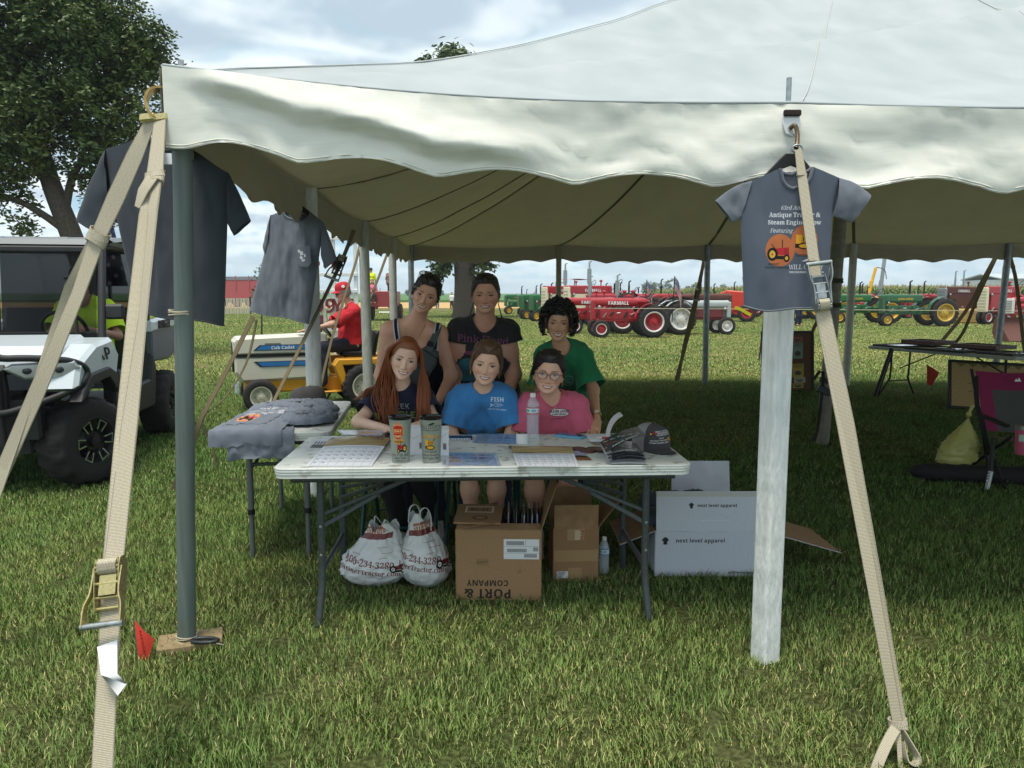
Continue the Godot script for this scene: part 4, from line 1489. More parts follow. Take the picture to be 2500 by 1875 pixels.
func make_tractors() -> void:
	var red := paint("farm_red", "a51c28")
	var cream := paint("farm_cream", "e2dabc")
	var grn := paint("deere_green", "1f6a34")
	var dgr := paint("old_green", "28603c", 0.55)
	var yel := paint("deere_yellow", "d9b02c")
	var oyl := paint("old_yellow", "c7a53f", 0.5)
	var gry := paint("ford_grey", "a9b1b2", 0.45)
	var rust := mott("rust_brown", hx("4e3029"), hx("6f453a"), 0.03, 1.5, 0.75)
	var wr := paint("rim_white", "d6d6d2")
	var orr := paint("orange_red", "c9321f")
	var lilr := {"body": red, "rim": wr, "hub": red, "R": 0.56, "r": 0.31, "wb": 1.80, "track": 0.62, "ftrack": 0.55, "y0": 1.08, "y1": 1.38, "hw": 0.19, "round": 0.13, "tank": 1, "rw": 0.28, "hood_back": -0.45, "name": "FARMALL", "nh": 0.12, "stacks": [[-1.15, 2.15, 0.032, 0.075]], "cleaners": [-0.9, -0.6]}
	tractor(lilr.merged({"label": "small bright red tractor with white rims nearest the woman in green", "at": V(4.85, 0, -27.0), "turn": 0.06}))
	tractor(lilr.merged({"label": "second small red tractor half hidden behind the nearest red one", "at": V(4.15, 0, -29.6), "turn": 0.06}))
	var big := {"body": red, "rim": wr, "hub": red, "R": 0.80, "r": 0.36, "wb": 2.55, "y0": 1.52, "y1": 1.92, "side": cream, "grille": cream, "hw": 0.27, "round": 0.06, "name": "FARMALL", "nh": 0.14, "hood_back": -0.5, "stacks": [[-1.6, 3.0, 0.045, 0.10]], "cleaners": [-1.0]}
	tractor(big.merged({"label": "large red tractor with cream grille, the left one of the cream pair", "at": V(4.1, 0, -39.0), "turn": 0.45}))
	tractor(big.merged({"label": "large red tractor with cream side panel, the right one of the cream pair", "at": V(5.1, 0, -36.6), "turn": 0.40}))
	var deere := {"body": grn, "rim": yel, "block": grn, "R": 0.66, "r": 0.30, "wb": 2.4, "y0": 1.12, "y1": 1.52, "hw": 0.22, "name": "JOHN DEERE", "nh": 0.09, "ink": yel, "pipe": M.black, "stacks": [[-1.3, 2.1, 0.04, 0.05], [-0.9, 1.85, 0.03, 0.02]]}
	tractor(deere.merged({"label": "green tractor with yellow wheels standing next to the tree trunk", "at": V(2.0, 0, -60.0), "turn": 0.3}))
	tractor(deere.merged({"label": "green tractor under a yellow sun canopy in the left row", "at": V(3.0, 0, -56.0), "turn": 0.3, "canopy": yel}))
	tractor(deere.merged({"label": "green tractor with spoked yellow wheel behind the woman in black", "at": V(2.9, 0, -47.5), "turn": 0.5, "side": rust}))
	tractor(deere.merged({"label": "green tractor with red sun canopy beside the cream tractors", "at": V(3.4, 0, -44.5), "turn": 0.5, "canopy": mk("canopy_red", hx("c9465a"), 0.7)}))
	tractor({"label": "old grey tractor with white wheels facing right behind the steel pole", "at": V(6.2, 0, -28.9), "turn": PI + 0.06, "body": gry, "block": paint("ford_red", "6f1d20", 0.5), "rim": wr, "R": 0.60, "r": 0.33, "wb": 1.78, "track": 0.62, "ftrack": 0.58, "y0": 0.98, "y1": 1.28, "hw": 0.24, "round": 0.12, "rw": 0.27, "hood_back": -0.35, "rimk": 0.64, "stacks": []})
	var rd := {"body": red, "rim": red, "R": 0.68, "r": 0.30, "wb": 2.3, "y0": 1.22, "y1": 1.55, "pipe": M.black, "round": 0.12, "tank": 1}
	tractor(rd.merged({"label": "rusty brown tractor facing right behind the grey one", "at": V(7.3, 0, -34.5), "turn": PI, "body": rust, "rim": rust, "hub": rust, "stacks": [[-1.2, 2.2, 0.04, 0.045]]}, true))
	var far := [["red tractor with flag in the row between the red and grey tractors", 6.0, -36.0, 0.1], ["red tractor whose fenders show over the grey tractor", 7.2, -40.0, 0.3], ["red tractor far back behind the rusty brown one", 9.5, -43.0, 0.2], ["red tractor in the last row left of the orange machine", 11.2, -47.0, 0.2], ["dark red tractor in the last row behind the cream pair", 7.0, -48.0, 0.3], ["red tractor in the far row above the small red tractor", 8.6, -53.0, 0.3], ["green tractor in the far row behind the red ones", 10.5, -57.0, 0.3], ["red tractor far back just left of the printed shirt", 14.3, -50.0, 0.2], ["red tractor far back half hidden by the printed shirt", 16.2, -52.0, 0.2], ["red tractor far back right of the curly haired woman", 5.4, -52.0, 0.3], ["red tractor behind the front green ones at the right", 24.0, -50.0, 0.1], ["red tractor behind the big yellow wheel at the right", 27.5, -49.0, 0.1], ["red tractor in the last row at the right edge", 31.0, -46.0, 0.1], ["red tractor behind the straw bales at the right edge", 29.0, -43.0, 0.1]]
	for k in far.size():
		tractor((deere if k == 6 else rd).merged({"label": far[k][0], "at": V(far[k][1], 0, far[k][2]), "turn": far[k][3], "stacks": [[-1.2, 2.0 + 0.15 * (k % 3), 0.04, 0.05]]}, true))
	tractor(deere.merged({"label": "dark green tractor with big yellow wheel nearest at the right", "at": V(20.3, 0, -36.6), "turn": 0.02, "body": dgr, "block": dgr, "rim": oyl}, true))
	tractor(deere.merged({"label": "brighter green tractor just behind the nearest green one at the right", "at": V(19.6, 0, -40.3), "turn": 0.02}))
	tractor(deere.merged({"label": "green tractor partly hidden behind the pale post and the shirt", "at": V(18.6, 0, -43.5), "turn": 0.02}))
	tractor(deere.merged({"label": "yellow tractor with front blade beneath the printed shirt", "at": V(18.4, 0, -47.0), "turn": 0.1, "body": paint("plant_yellow", "dc9a1e"), "block": paint("plant_yellow", "dc9a1e")}, true))
	tractor(big.merged({"label": "brown tractor with twin chrome pipes in the right hand row", "at": V(25.4, 0, -41.5), "turn": 0.35, "body": rust, "side": rust, "grille": M.steel, "rim": rust, "hub": rust, "stacks": [[-1.9, 2.7, 0.04, 0.05], [-1.3, 2.75, 0.04, 0.05]]}, true))
	tractor(big.merged({"label": "dark red tractor with white square grille in the right hand row", "at": V(26.4, 0, -39.6), "turn": 0.35, "side": red, "stacks": [[-1.5, 2.9, 0.04, 0.05]]}, true))
	tractor(lilr.merged({"label": "small red and white tractor at the far right edge", "at": V(25.0, 0, -36.0), "turn": 0.3, "grille": wr, "name": "", "stacks": []}, true))
	var g := G.new()
	var bx := TF(BY(0.25), V(16.3, 0, -24.3))
	g.t = bx
	g.grid(8, 10, func(u, v): return V((u - 0.5) * 1.9, 0.05 + 0.72 * v, 0.42 - 0.62 * sin(v * PI * 0.62)))
	var t := thing("loader_bucket", "brown steel loader bucket standing on the grass at the right edge", "bucket", bx.origin)
	part(t, "curved_back", g, rust)
	for s in [-0.95, 0.95]:
		g = NG(bx * TF(BY(-PI / 2), V(s, 0, 0)))
		g.prism(P2([0.45, 0.03, -0.1, 0.05, -0.22, 0.3, -0.18, 0.72, -0.08, 0.78]), 0.03, 0.004)
		part(t, "side_plate", g, rust)
	t = thing("harvester", "orange red harvesting machine with a white ladder in the back row", "harvester", V(12.3, 0, -43.0))
	var H := TF(BY(-0.3), V(12.3, 0, -43.0))
	g = NG(H)
	g.prism(P2([-1.3, 0.8, -1.1, 1.35, -0.2, 1.75, 0.5, 1.7, 1.3, 1.6, 1.35, 0.9, 0.8, 0.6, -0.8, 0.55]), 1.6, 0.06)
	part(t, "body", g, orr)
	for k in 5:
		g = NG(H)
		g.box(V(-0.2, 0.35 + k * 0.26, 0.9), V(0.4, 0.04, 0.04))
		part(t, "ladder_rung", g, wr)
	for s in [-0.2, 0.2]:
		g = NG(H)
		g.box(V(-0.2 + s, 0.85, 0.9), V(0.04, 1.2, 0.04))
		part(t, "ladder_rail", g, wr)
	for x in [-0.9, 0.9]:
		wheel(t, H * TF(Basis(V(0, 0, 1), Vector3.UP, V(-1, 0, 0)), V(x, 0.5, 0.85)), 0.5, 0.35, 0.28, red, red, 18)
	g = NG(H)
	for k in 6: g.tube([V(0.7 + k * 0.08, 1.9, -0.3 + k * 0.1), V(0.6 + k * 0.10, 2.45 - k * 0.05, 0.1)], 0.03, 5)
	part(t, "reel", g, M.steel)
	for q in [[V(24.1, 0, -40.6), "straw bale in front of the brown tractor at the right"], [V(26.0, 0, -38.2), "straw bale in front of the dark red tractor at the right"]]:
		g = NG(TF(BY(0.1), q[0] + V(0, 0.38, 0)))
		g.box(V(0, 0, 0), V(1.25, 0.76, 0.6), 0.06)
		var hm := mott("straw", hx("a98d4c"), hx("dcc27c"), 0.3, 2.0, 0.95)
		var bl := thing("hay_bale", q[1], "bale", q[0], "straw bales by the tractors")
		part(bl, "straw_block", g, hm)
		for s in [-0.3, 0.3]:
			g = NG(TF(BY(0.1), q[0] + V(0, 0.38, 0)))
			g.box(V(0, s * 0.5, 0.305), V(1.24, 0.02, 0.01))
			part(bl, "twine", g, M.rope)
	for q in [[V(4.9, 1.0, -26.2), "flag on a thin pole behind the nearest red tractor"], [V(5.1, 1.0, -33.0), "flag on a white pole further back by the red tractors"]]:
		us_flag(q[1], q[0] + V(0.85, -1.0, -1.2), 2.15, 0.75, 0.5)
func us_flag(label: String, o: Vector3, h: float, len: float, wd: float) -> void:
	var t := thing("flag", label, "flag", o, "stars and stripes flags")
	var g := G.new()
	g.tube([o + V(0, 0.5, 0), o + V(0.06, h, 0)], 0.018, 6)
	part(t, "flag_pole", g, M.black if h < 3 else M.chrome)
	var im := img(130, 78, hx("c8c8cc"))
	for k in 7: rc(im, 0, k * 12, 130, 6, hx("9b2738"))
	rc(im, 0, 0, 54, 42, hx("26305a"))
	for k in 30: oval(im, 6 + (k % 6) * 8.6, 5 + (k / 6) * 8.2, 2.2, 2.2, hx("d9dbe2"))
	g = G.new()
	g.grid(16, 10, func(u, v): return o + V(0.06 + 0.10 * sin(u * 5.0) * 0.5 + u * len * 0.42, h - 0.02 - v * wd - u * len * 0.85, 0.05 * sin(u * 9.0 + v * 2.0)))
	part(t, "flag_cloth", g, texm("stars_stripes", im, 0.8, {"cull_mode": BaseMaterial3D.CULL_DISABLED}))
func make_vehicles() -> void:
	make_utv()
	make_garden_tractor()
func make_utv() -> void:
	var Fd := V(0.18, 0, 0.984).normalized()
	var Rt := V(0.984, 0, -0.18).normalized()
	var X := TF(Basis(Rt, Vector3.UP, Fd), V(-4.22, 0, -6.85))
	var t := thing("utility_vehicle", "white and black side-by-side utility vehicle parked left of the tent", "utility vehicle", X.origin)
	var wh := paint("utv_white", "ccd6dc", 0.25)
	var bl := mk("utv_black", hx("202224"), 0.55)
	var gy := mk("utv_grey", hx("5a6066"), 0.5)
	var pp := func(nm: String, prof: PackedVector2Array, w: float, m: Material, bv: float, cx := 0.0):
		var g := NG(X * TF(BY(-PI / 2), V(cx, 0, 0)))
		g.prism(prof, w, bv)
		return part(t, nm, g, m)
	pp.call("hood", P2([0.55, 1.06, 0.75, 1.16, 1.25, 1.10, 1.46, 1.02, 1.48, 0.94, 0.6, 0.94]), 1.20, wh, 0.03)
	for s in [-1.0, 1.0]:
		pp.call("front_fender", P2([0.50, 0.98, 0.66, 1.13, 1.05, 1.10, 1.40, 0.98, 1.50, 0.80, 1.34, 0.76, 1.22, 0.82, 0.80, 0.84, 0.62, 0.74]), 0.30, wh, 0.03, s * 0.63)
		pp.call("fender_flare", P2([0.55, 0.66, 0.62, 0.82, 0.84, 0.90, 1.26, 0.88, 1.42, 0.78, 1.48, 0.70, 1.36, 0.74, 1.2, 0.80, 0.86, 0.82, 0.70, 0.70]), 0.10, bl, 0.01, s * 0.76)
		pp.call("side_body", P2([0.55, 0.95, 0.58, 0.38, -0.62, 0.38, -0.72, 0.75, -0.62, 0.95, -0.5, 0.66, 0.4, 0.62]), 0.10, bl, 0.02, s * 0.70)
		pp.call("bed_side", P2([-0.60, 0.82, -0.60, 1.20, -1.52, 1.24, -1.56, 0.86, -1.2, 0.80]), 0.07, gy, 0.015, s * 0.72)
		pp.call("bed_rail", P2([-0.58, 1.12, -0.58, 1.22, -1.54, 1.27, -1.54, 1.14]), 0.09, wh, 0.015, s * 0.725)
	pp.call("bed_floor", P2([-0.60, 0.80, -0.60, 0.86, -1.54, 0.88, -1.54, 0.80]), 1.40, bl, 0.01)
	pp.call("grille", P2([1.40, 0.62, 1.47, 0.98, 1.52, 0.94, 1.50, 0.60]), 0.62, bl, 0.01)
	pp.call("front_panel", P2([1.30, 0.40, 1.34, 0.74, 1.46, 0.72, 1.44, 0.42]), 1.0, bl, 0.02)
	pp.call("chassis", P2([1.35, 0.30, 1.35, 0.44, -1.45, 0.44, -1.45, 0.30]), 0.80, bl, 0.02)
	pp.call("dashboard", P2([0.55, 0.90, 0.58, 1.10, 0.40, 1.16, 0.30, 1.05, 0.34, 0.80]), 1.36, bl, 0.03)
	pp.call("seat_base", P2([-0.05, 0.62, -0.05, 0.78, -0.52, 0.76, -0.52, 0.60]), 1.30, gy, 0.05)
	for s in [-0.33, 0.33]: pp.call("seat_back", P2([-0.46, 0.72, -0.60, 1.36, -0.70, 1.36, -0.58, 0.72]), 0.52, bl, 0.05, s)
	pp.call("roof", P2([0.32, 1.91, 0.28, 1.96, -0.10, 2.0, -0.70, 1.98, -0.80, 1.93, -0.7, 1.90]), 1.42, mk("utv_roof", hx("767c80"), 0.5), 0.03)
	for k in 5:
		pp.call("roof_rib", P2([0.2, 1.965, 0.15, 1.985, -0.6, 2.012, -0.68, 1.985]), 0.12, M.utv_roof, 0.01, -0.52 + k * 0.26)
	for s in [-1.0, 1.0]:
		for q in [["cage_post", [V(s * 0.68, 1.08, 0.60), V(s * 0.66, 1.50, 0.47), V(s * 0.63, 1.90, 0.30)]], ["cage_rail", [V(s * 0.63, 1.90, 0.30), V(s * 0.64, 1.92, -0.3), V(s * 0.64, 1.90, -0.68)]], ["cage_post", [V(s * 0.64, 1.90, -0.68), V(s * 0.68, 1.3, -0.72), V(s * 0.68, 0.8, -0.66)]]]:
			var g := NG(X)
			g.tube(q[1], 0.032, 10)
			part(t, q[0], g, bl)
		var g := NG(X)
		g.box(V(s * 0.76, 1.34, 0.50), V(0.16, 0.13, 0.05), 0.02)
		part(t, "mirror", g, bl)
		g = NG(X * TF(BY(s * 0.35), V(s * 0.54, 0.925, 1.43)))
		g.prism(P2([-0.25 * s, 0.03, -0.19 * s, 0.065, 0.20 * s, 0.075, 0.235 * s, 0.02, 0.12 * s, -0.045, -0.12 * s, -0.05]), 0.14, 0.015)
		var hl := part(t, "headlight", g, mk("lamp_clear", hx("b9c0c4"), 0.08, 0.6))
		g = NG(X * TF(BY(s * 0.35), V(s * 0.54, 0.925, 1.43)))
		for k in 3: g.ball(V((k - 1) * 0.10, 0.012, 0.066), V(0.034, 0.026, 0.012), 10, 6)
		part(hl, "lamp_reflector", g, M.dark_metal)
		g = NG(X)
		g.tube(spline([V(s * 0.28, 0.40, 1.52), V(s * 0.28, 0.98, 1.56), V(s * 0.36, 1.03, 1.55), V(s * 0.70, 1.0, 1.42), V(s * 0.79, 0.90, 1.30), V(s * 0.72, 0.78, 1.46), V(s * 0.40, 0.66, 1.58), V(s * 0.28, 0.64, 1.58)], 5), 0.026, 10)
		part(t, "bumper_bar", g, bl)
		g = NG(X)
		g.box(V(s * 0.80, 0.83, 1.24), V(0.012, 0.09, 0.035), 0.003)
		part(t, "reflector", g, mk("amber", hx("e0932a"), 0.3))
		for z in [1.1, -1.12]:
			var w := wheel(t, X * TF(Basis(V(s, 0, 0), Vector3.UP, V(0, 0, s)).rotated(Vector3.UP, -0.46 if z > 0 else 0.0), V(s * 0.66, 0.345, z)), 0.345, 0.26, 0.185, bl, mk("wheel_black", hx("17181a"), 0.35), 15, 0.3)
			for k in 6:
				var a := TAU * k / 6.0
				g = NG(X * TF(Basis(V(s, 0, 0), Vector3.UP, V(0, 0, s)).rotated(Vector3.UP, -0.46 if z > 0 else 0.0), V(s * 0.66, 0.345, z)) * TF(Basis(V(0, 0, 1), V(1, 0, 0), V(0, 1, 0)) * BY(a), V(0.115, 0, 0)))
				g.strap([V(0.09, 0.0, 0.022), V(0.165, 0.006, 0.036), V(0.165, 0.006, -0.036), V(0.09, 0.0, -0.022)], V(0, 1, 0), 0.012, 0.012)
				part(w, "spoke_edge", g, M.chrome)
	var g := NG(X)
	for k in 5:
		g = NG(X)
		g.box(V(0, 0.66 + k * 0.065, 1.535), V(0.50, 0.022, 0.02), 0.004)
		part(t, "grille_bar", g, bl)
	g = NG(X)
	g.face([V(-0.63, 1.12, 0.575), V(0.63, 1.12, 0.575), V(0.59, 1.89, 0.32), V(-0.59, 1.89, 0.32)])
	part(t, "windshield", g, mk("windshield_tint", Color(0.02, 0.025, 0.03, 0.55), 0.03, 0.0, {"metallic_specular": 0.22, "transparency": BaseMaterial3D.TRANSPARENCY_ALPHA}))
	g = NG(X)
	g.box(V(0, 1.15, 0.545), V(1.32, 0.05, 0.03), 0.01)
	g.box(V(0, 1.87, 0.335), V(1.26, 0.05, 0.03), 0.01)
	part(t, "windshield_frame", g, bl)
	g = NG(X)
	g.face([V(0.63, 1.2, -0.70), V(-0.63, 1.2, -0.70), V(-0.6, 1.88, -0.68), V(0.6, 1.88, -0.68)])
	part(t, "rear_window", g, mk("rear_glass", Color(0.015, 0.02, 0.022, 0.9), 0.06, 0.0, {"metallic_specular": 0.3, "transparency": BaseMaterial3D.TRANSPARENCY_ALPHA}))
	g = NG(X)
	g.box(V(0, 1.885, -0.2), V(1.22, 0.012, 0.95))
	part(t, "headliner", g, bl)
	g = G.new()
	var ring := []
	for k in 25:
		ring.append(X * (V(0.26, 1.18, 0.22) + BX(-1.05) * V(cos(TAU * k / 24.0), 0, sin(TAU * k / 24.0)) * 0.18))
	g.tube(ring, 0.016, 8)
	part(t, "steering_wheel", g, M.black)
	g = NG(X)
	g.tube([V(0.50, 1.12, 0.62), V(0.49, 1.62, 0.60)], 0.012, 6)
	part(t, "aerial", g, M.black)
	lettering(t, "XP", X * TF(BY(PI / 2 - 0.3) * BX(-0.2), V(0.785, 1.01, 0.90)), 0.10, M.black)
	lettering(t, "RANGER", X * TF(BY(PI / 2), V(0.775, 1.18, -1.0)), 0.085, M.black)
	lettering(t, "POLARIS", X * TF(BX(-0.4), V(-0.35, 1.125, 0.44)), 0.05, M.steel)
	var o := X * V(0.28, 0.9, -0.95)
	o.y = 0.0
	var f := thing("flag", "starred flag furled round a chrome mast with a gilt eagle on top", "flag", o + V(0, 0.9, 0))
	g = G.new()
	g.tube([o + V(0, 0.9, 0), o + V(0, 2.50, 0)], 0.022, 10)
	part(f, "flag_pole", g, M.chrome)
	var im := img(64, 128, hx("252b4a"))
	for k in 22: oval(im, 6 + (k * 23) % 58, 6 + k * 5.6, 3.2, 3.2, hx("d4d6de"))
	g = G.new()
	g.grid(16, 12, func(u, v):
		var a := lerpf(-1.2, 1.9, u)
		var w := lerpf(0.03, 0.17, v)
		return o + V(sin(a) * w + 0.02 * v, 2.42 - v * 0.85, cos(a) * 0.05 + 0.02 * sin(u * 14.0)))
	part(f, "flag_cloth", g, texm("furled_stars", im, 0.8))
	g = G.new()
	g.ball(o + V(0, 2.53, 0), V(0.022, 0.04, 0.022), 8, 6)
	for s in [-1.0, 1.0]:
		g.tube([o + V(0, 2.54, 0), o + V(s * 0.045, 2.56, 0), o + V(s * 0.085, 2.585, 0.0)], [0.015, 0.016, 0.004], 6, true, 0.5)
	part(f, "eagle_finial", g, M.gold if M.has("gold") else mk("gold", hx("c8a45a"), 0.3, 0.9))
	driver = X
var driver: Transform3D
var gx: Transform3D
func make_garden_tractor() -> void:
	var Fd := V(-0.80, 0, 0.60).normalized()
	Fd = V(-0.93, 0, 0.37).normalized()
	var X := TF(Basis(Fd.cross(Vector3.UP) * -1.0, Vector3.UP, Fd), V(-2.35, 0, -10.2))
	X.basis = Basis(Vector3.UP.cross(Fd), Vector3.UP, Fd)
	gx = X
	var t := thing("garden_tractor", "cream and yellow garden tractor with a blue stripe driven by a man", "tractor", X.origin)
	var cr := paint("cub_cream", "d8d6c4", 0.4)
	var ye := paint("cub_yellow", "dfa01f", 0.4)
	var bk := mk("stripe_black", hx("15161a"), 0.4)
	var bu := mk("stripe_blue", hx("2f78b8"), 0.4)
	var pp := func(nm: String, prof: PackedVector2Array, w: float, m: Material, bv: float, cx := 0.0):
		var g := NG(X * TF(BY(-PI / 2), V(cx, 0, 0)))
		g.prism(prof, w, bv)
		return part(t, nm, g, m)
	pp.call("hood", P2([0.30, 0.72, 0.30, 0.98, 1.28, 0.95, 1.33, 0.90, 1.32, 0.72]), 0.46, cr, 0.03)
	pp.call("side_panel", P2([0.30, 0.40, 0.30, 0.70, 1.31, 0.70, 1.31, 0.50, 1.22, 0.38]), 0.44, cr, 0.03)
	pp.call("dash_tower", P2([0.10, 0.55, 0.16, 0.98, 0.32, 1.0, 0.32, 0.50]), 0.44, cr, 0.03)
	pp.call("frame_rail", P2([-0.30, 0.22, -0.30, 0.42, 1.20, 0.40, 1.20, 0.24]), 0.36, ye, 0.02)
	pp.call("footboard", P2([0.32, 0.20, 0.32, 0.24, -0.02, 0.24, -0.20, 0.30, -0.20, 0.24]), 0.74, ye, 0.01)
	for s in [-1.0, 1.0]:
		pp.call("rear_fender", P2([-0.02, 0.24, 0.12, 0.58, 0.06, 0.66, -0.62, 0.66, -0.70, 0.60, -0.60, 0.58, 0.0, 0.58, -0.08, 0.26]), 0.24, ye, 0.012, s * 0.36)
		pp.call("badge_stripe", P2([0.36, 0.78, 0.36, 0.85, 1.0, 0.85, 1.08, 0.78]), 0.008, bk, 0.0, s * 0.232)
		pp.call("blue_stripe", P2([0.38, 0.788, 0.38, 0.842, 0.98, 0.842, 1.05, 0.788]), 0.008, bu, 0.0, s * 0.236)
		pp.call("gap_line", P2([0.32, 0.70, 0.32, 0.735, 1.30, 0.735, 1.30, 0.70]), 0.008, bk, 0.0, s * 0.222)
		pp.call("badge_stripe", P2([0.36, 0.57, 0.36, 0.64, 1.08, 0.64, 1.0, 0.57]), 0.008, bk, 0.0, s * 0.222)
		pp.call("blue_stripe", P2([0.38, 0.578, 0.38, 0.632, 1.04, 0.632, 0.98, 0.578]), 0.008, bu, 0.0, s * 0.226)
		wheel(t, X * TF(Basis(V(s, 0, 0), Vector3.UP, V(0, 0, s)), V(s * 0.38, 0.215, 1.02)), 0.215, 0.17, 0.125, cr, cr, 0, 0.3)
		wheel(t, X * TF(Basis(V(s, 0, 0), Vector3.UP, V(0, 0, s)), V(s * 0.42, 0.30, -0.28)), 0.30, 0.24, 0.17, cr, cr, 20, 0.3)
	pp.call("seat", P2([-0.02, 0.68, 0.0, 0.74, -0.38, 0.74, -0.46, 1.0, -0.54, 1.0, -0.48, 0.68]), 0.46, M.black, 0.04)
	pp.call("grille", P2([1.30, 0.50, 1.30, 0.90, 1.335, 0.88, 1.335, 0.52]), 0.36, bk, 0.01)
	var g := G.new()
	var ring := []
	for k in 21:
		ring.append(X * (V(0, 1.06, 0.18) + BX(-0.9) * V(cos(TAU * k / 20.0), 0, sin(TAU * k / 20.0)) * 0.18))
	g.tube(ring, 0.013, 8)
	g.t = X
	g.tube([V(0, 1.06, 0.18), V(0, 0.85, 0.28)], 0.014, 6)
	part(t, "steering_wheel", g, M.black)
	g = NG(X)
	g.tube([V(-0.38, 0.215, 1.02), V(0.38, 0.215, 1.02)], 0.03, 8)
	part(t, "front_axle", g, ye)
	lettering(t, "Cub Cadet", X * TF(BY(PI / 2), V(0.243, 0.812, 0.72)), 0.042, M.white_paper)
	lettering(t, "INTERNATIONAL", X * TF(BY(PI / 2), V(0.234, 0.862, 0.84)), 0.018, bk)
	lettering(t, "Cub Cadet", X * TF(BY(-PI / 2), V(-0.243, 0.812, 0.72)), 0.042, M.white_paper)
	lettering(t, "INTERNATIONAL", X * TF(BY(-PI / 2), V(-0.234, 0.862, 0.84)), 0.018, bk)
func table_top(t: Node3D, X: Transform3D, w: float, d: float, m: Material, dirt: Material) -> void:
	var g := G.new()
	var lay := [[-0.046, -0.034, 0.006], [-0.034, -0.0325, 0.009], [-0.0325, -0.022, 0.003], [-0.022, -0.0205, 0.006], [-0.0205, -0.009, 0.001], [-0.009, 0.0, 0.0]]
	for l in lay:
		g.t = X * TF(BX(-PI / 2), V(0, (l[0] + l[1]) * 0.5, 0))
		g.prism(rects(w / 2 - l[2], d / 2 - l[2], 0.055 - l[2], 6), l[1] - l[0], 0.003 if l[2] < 0.005 else 0.0005, 1.0)
	part(t, "table_top", g, m)
	g = G.new()
	for sz in [-1.0, 1.0]:
		g.t = X
		g.tube([V(-w / 2 + 0.07, -0.060, sz * (d / 2 - 0.05)), V(w / 2 - 0.07, -0.060, sz * (d / 2 - 0.05))], 0.013, 8)
	part(t, "under_frame", g, dirt)
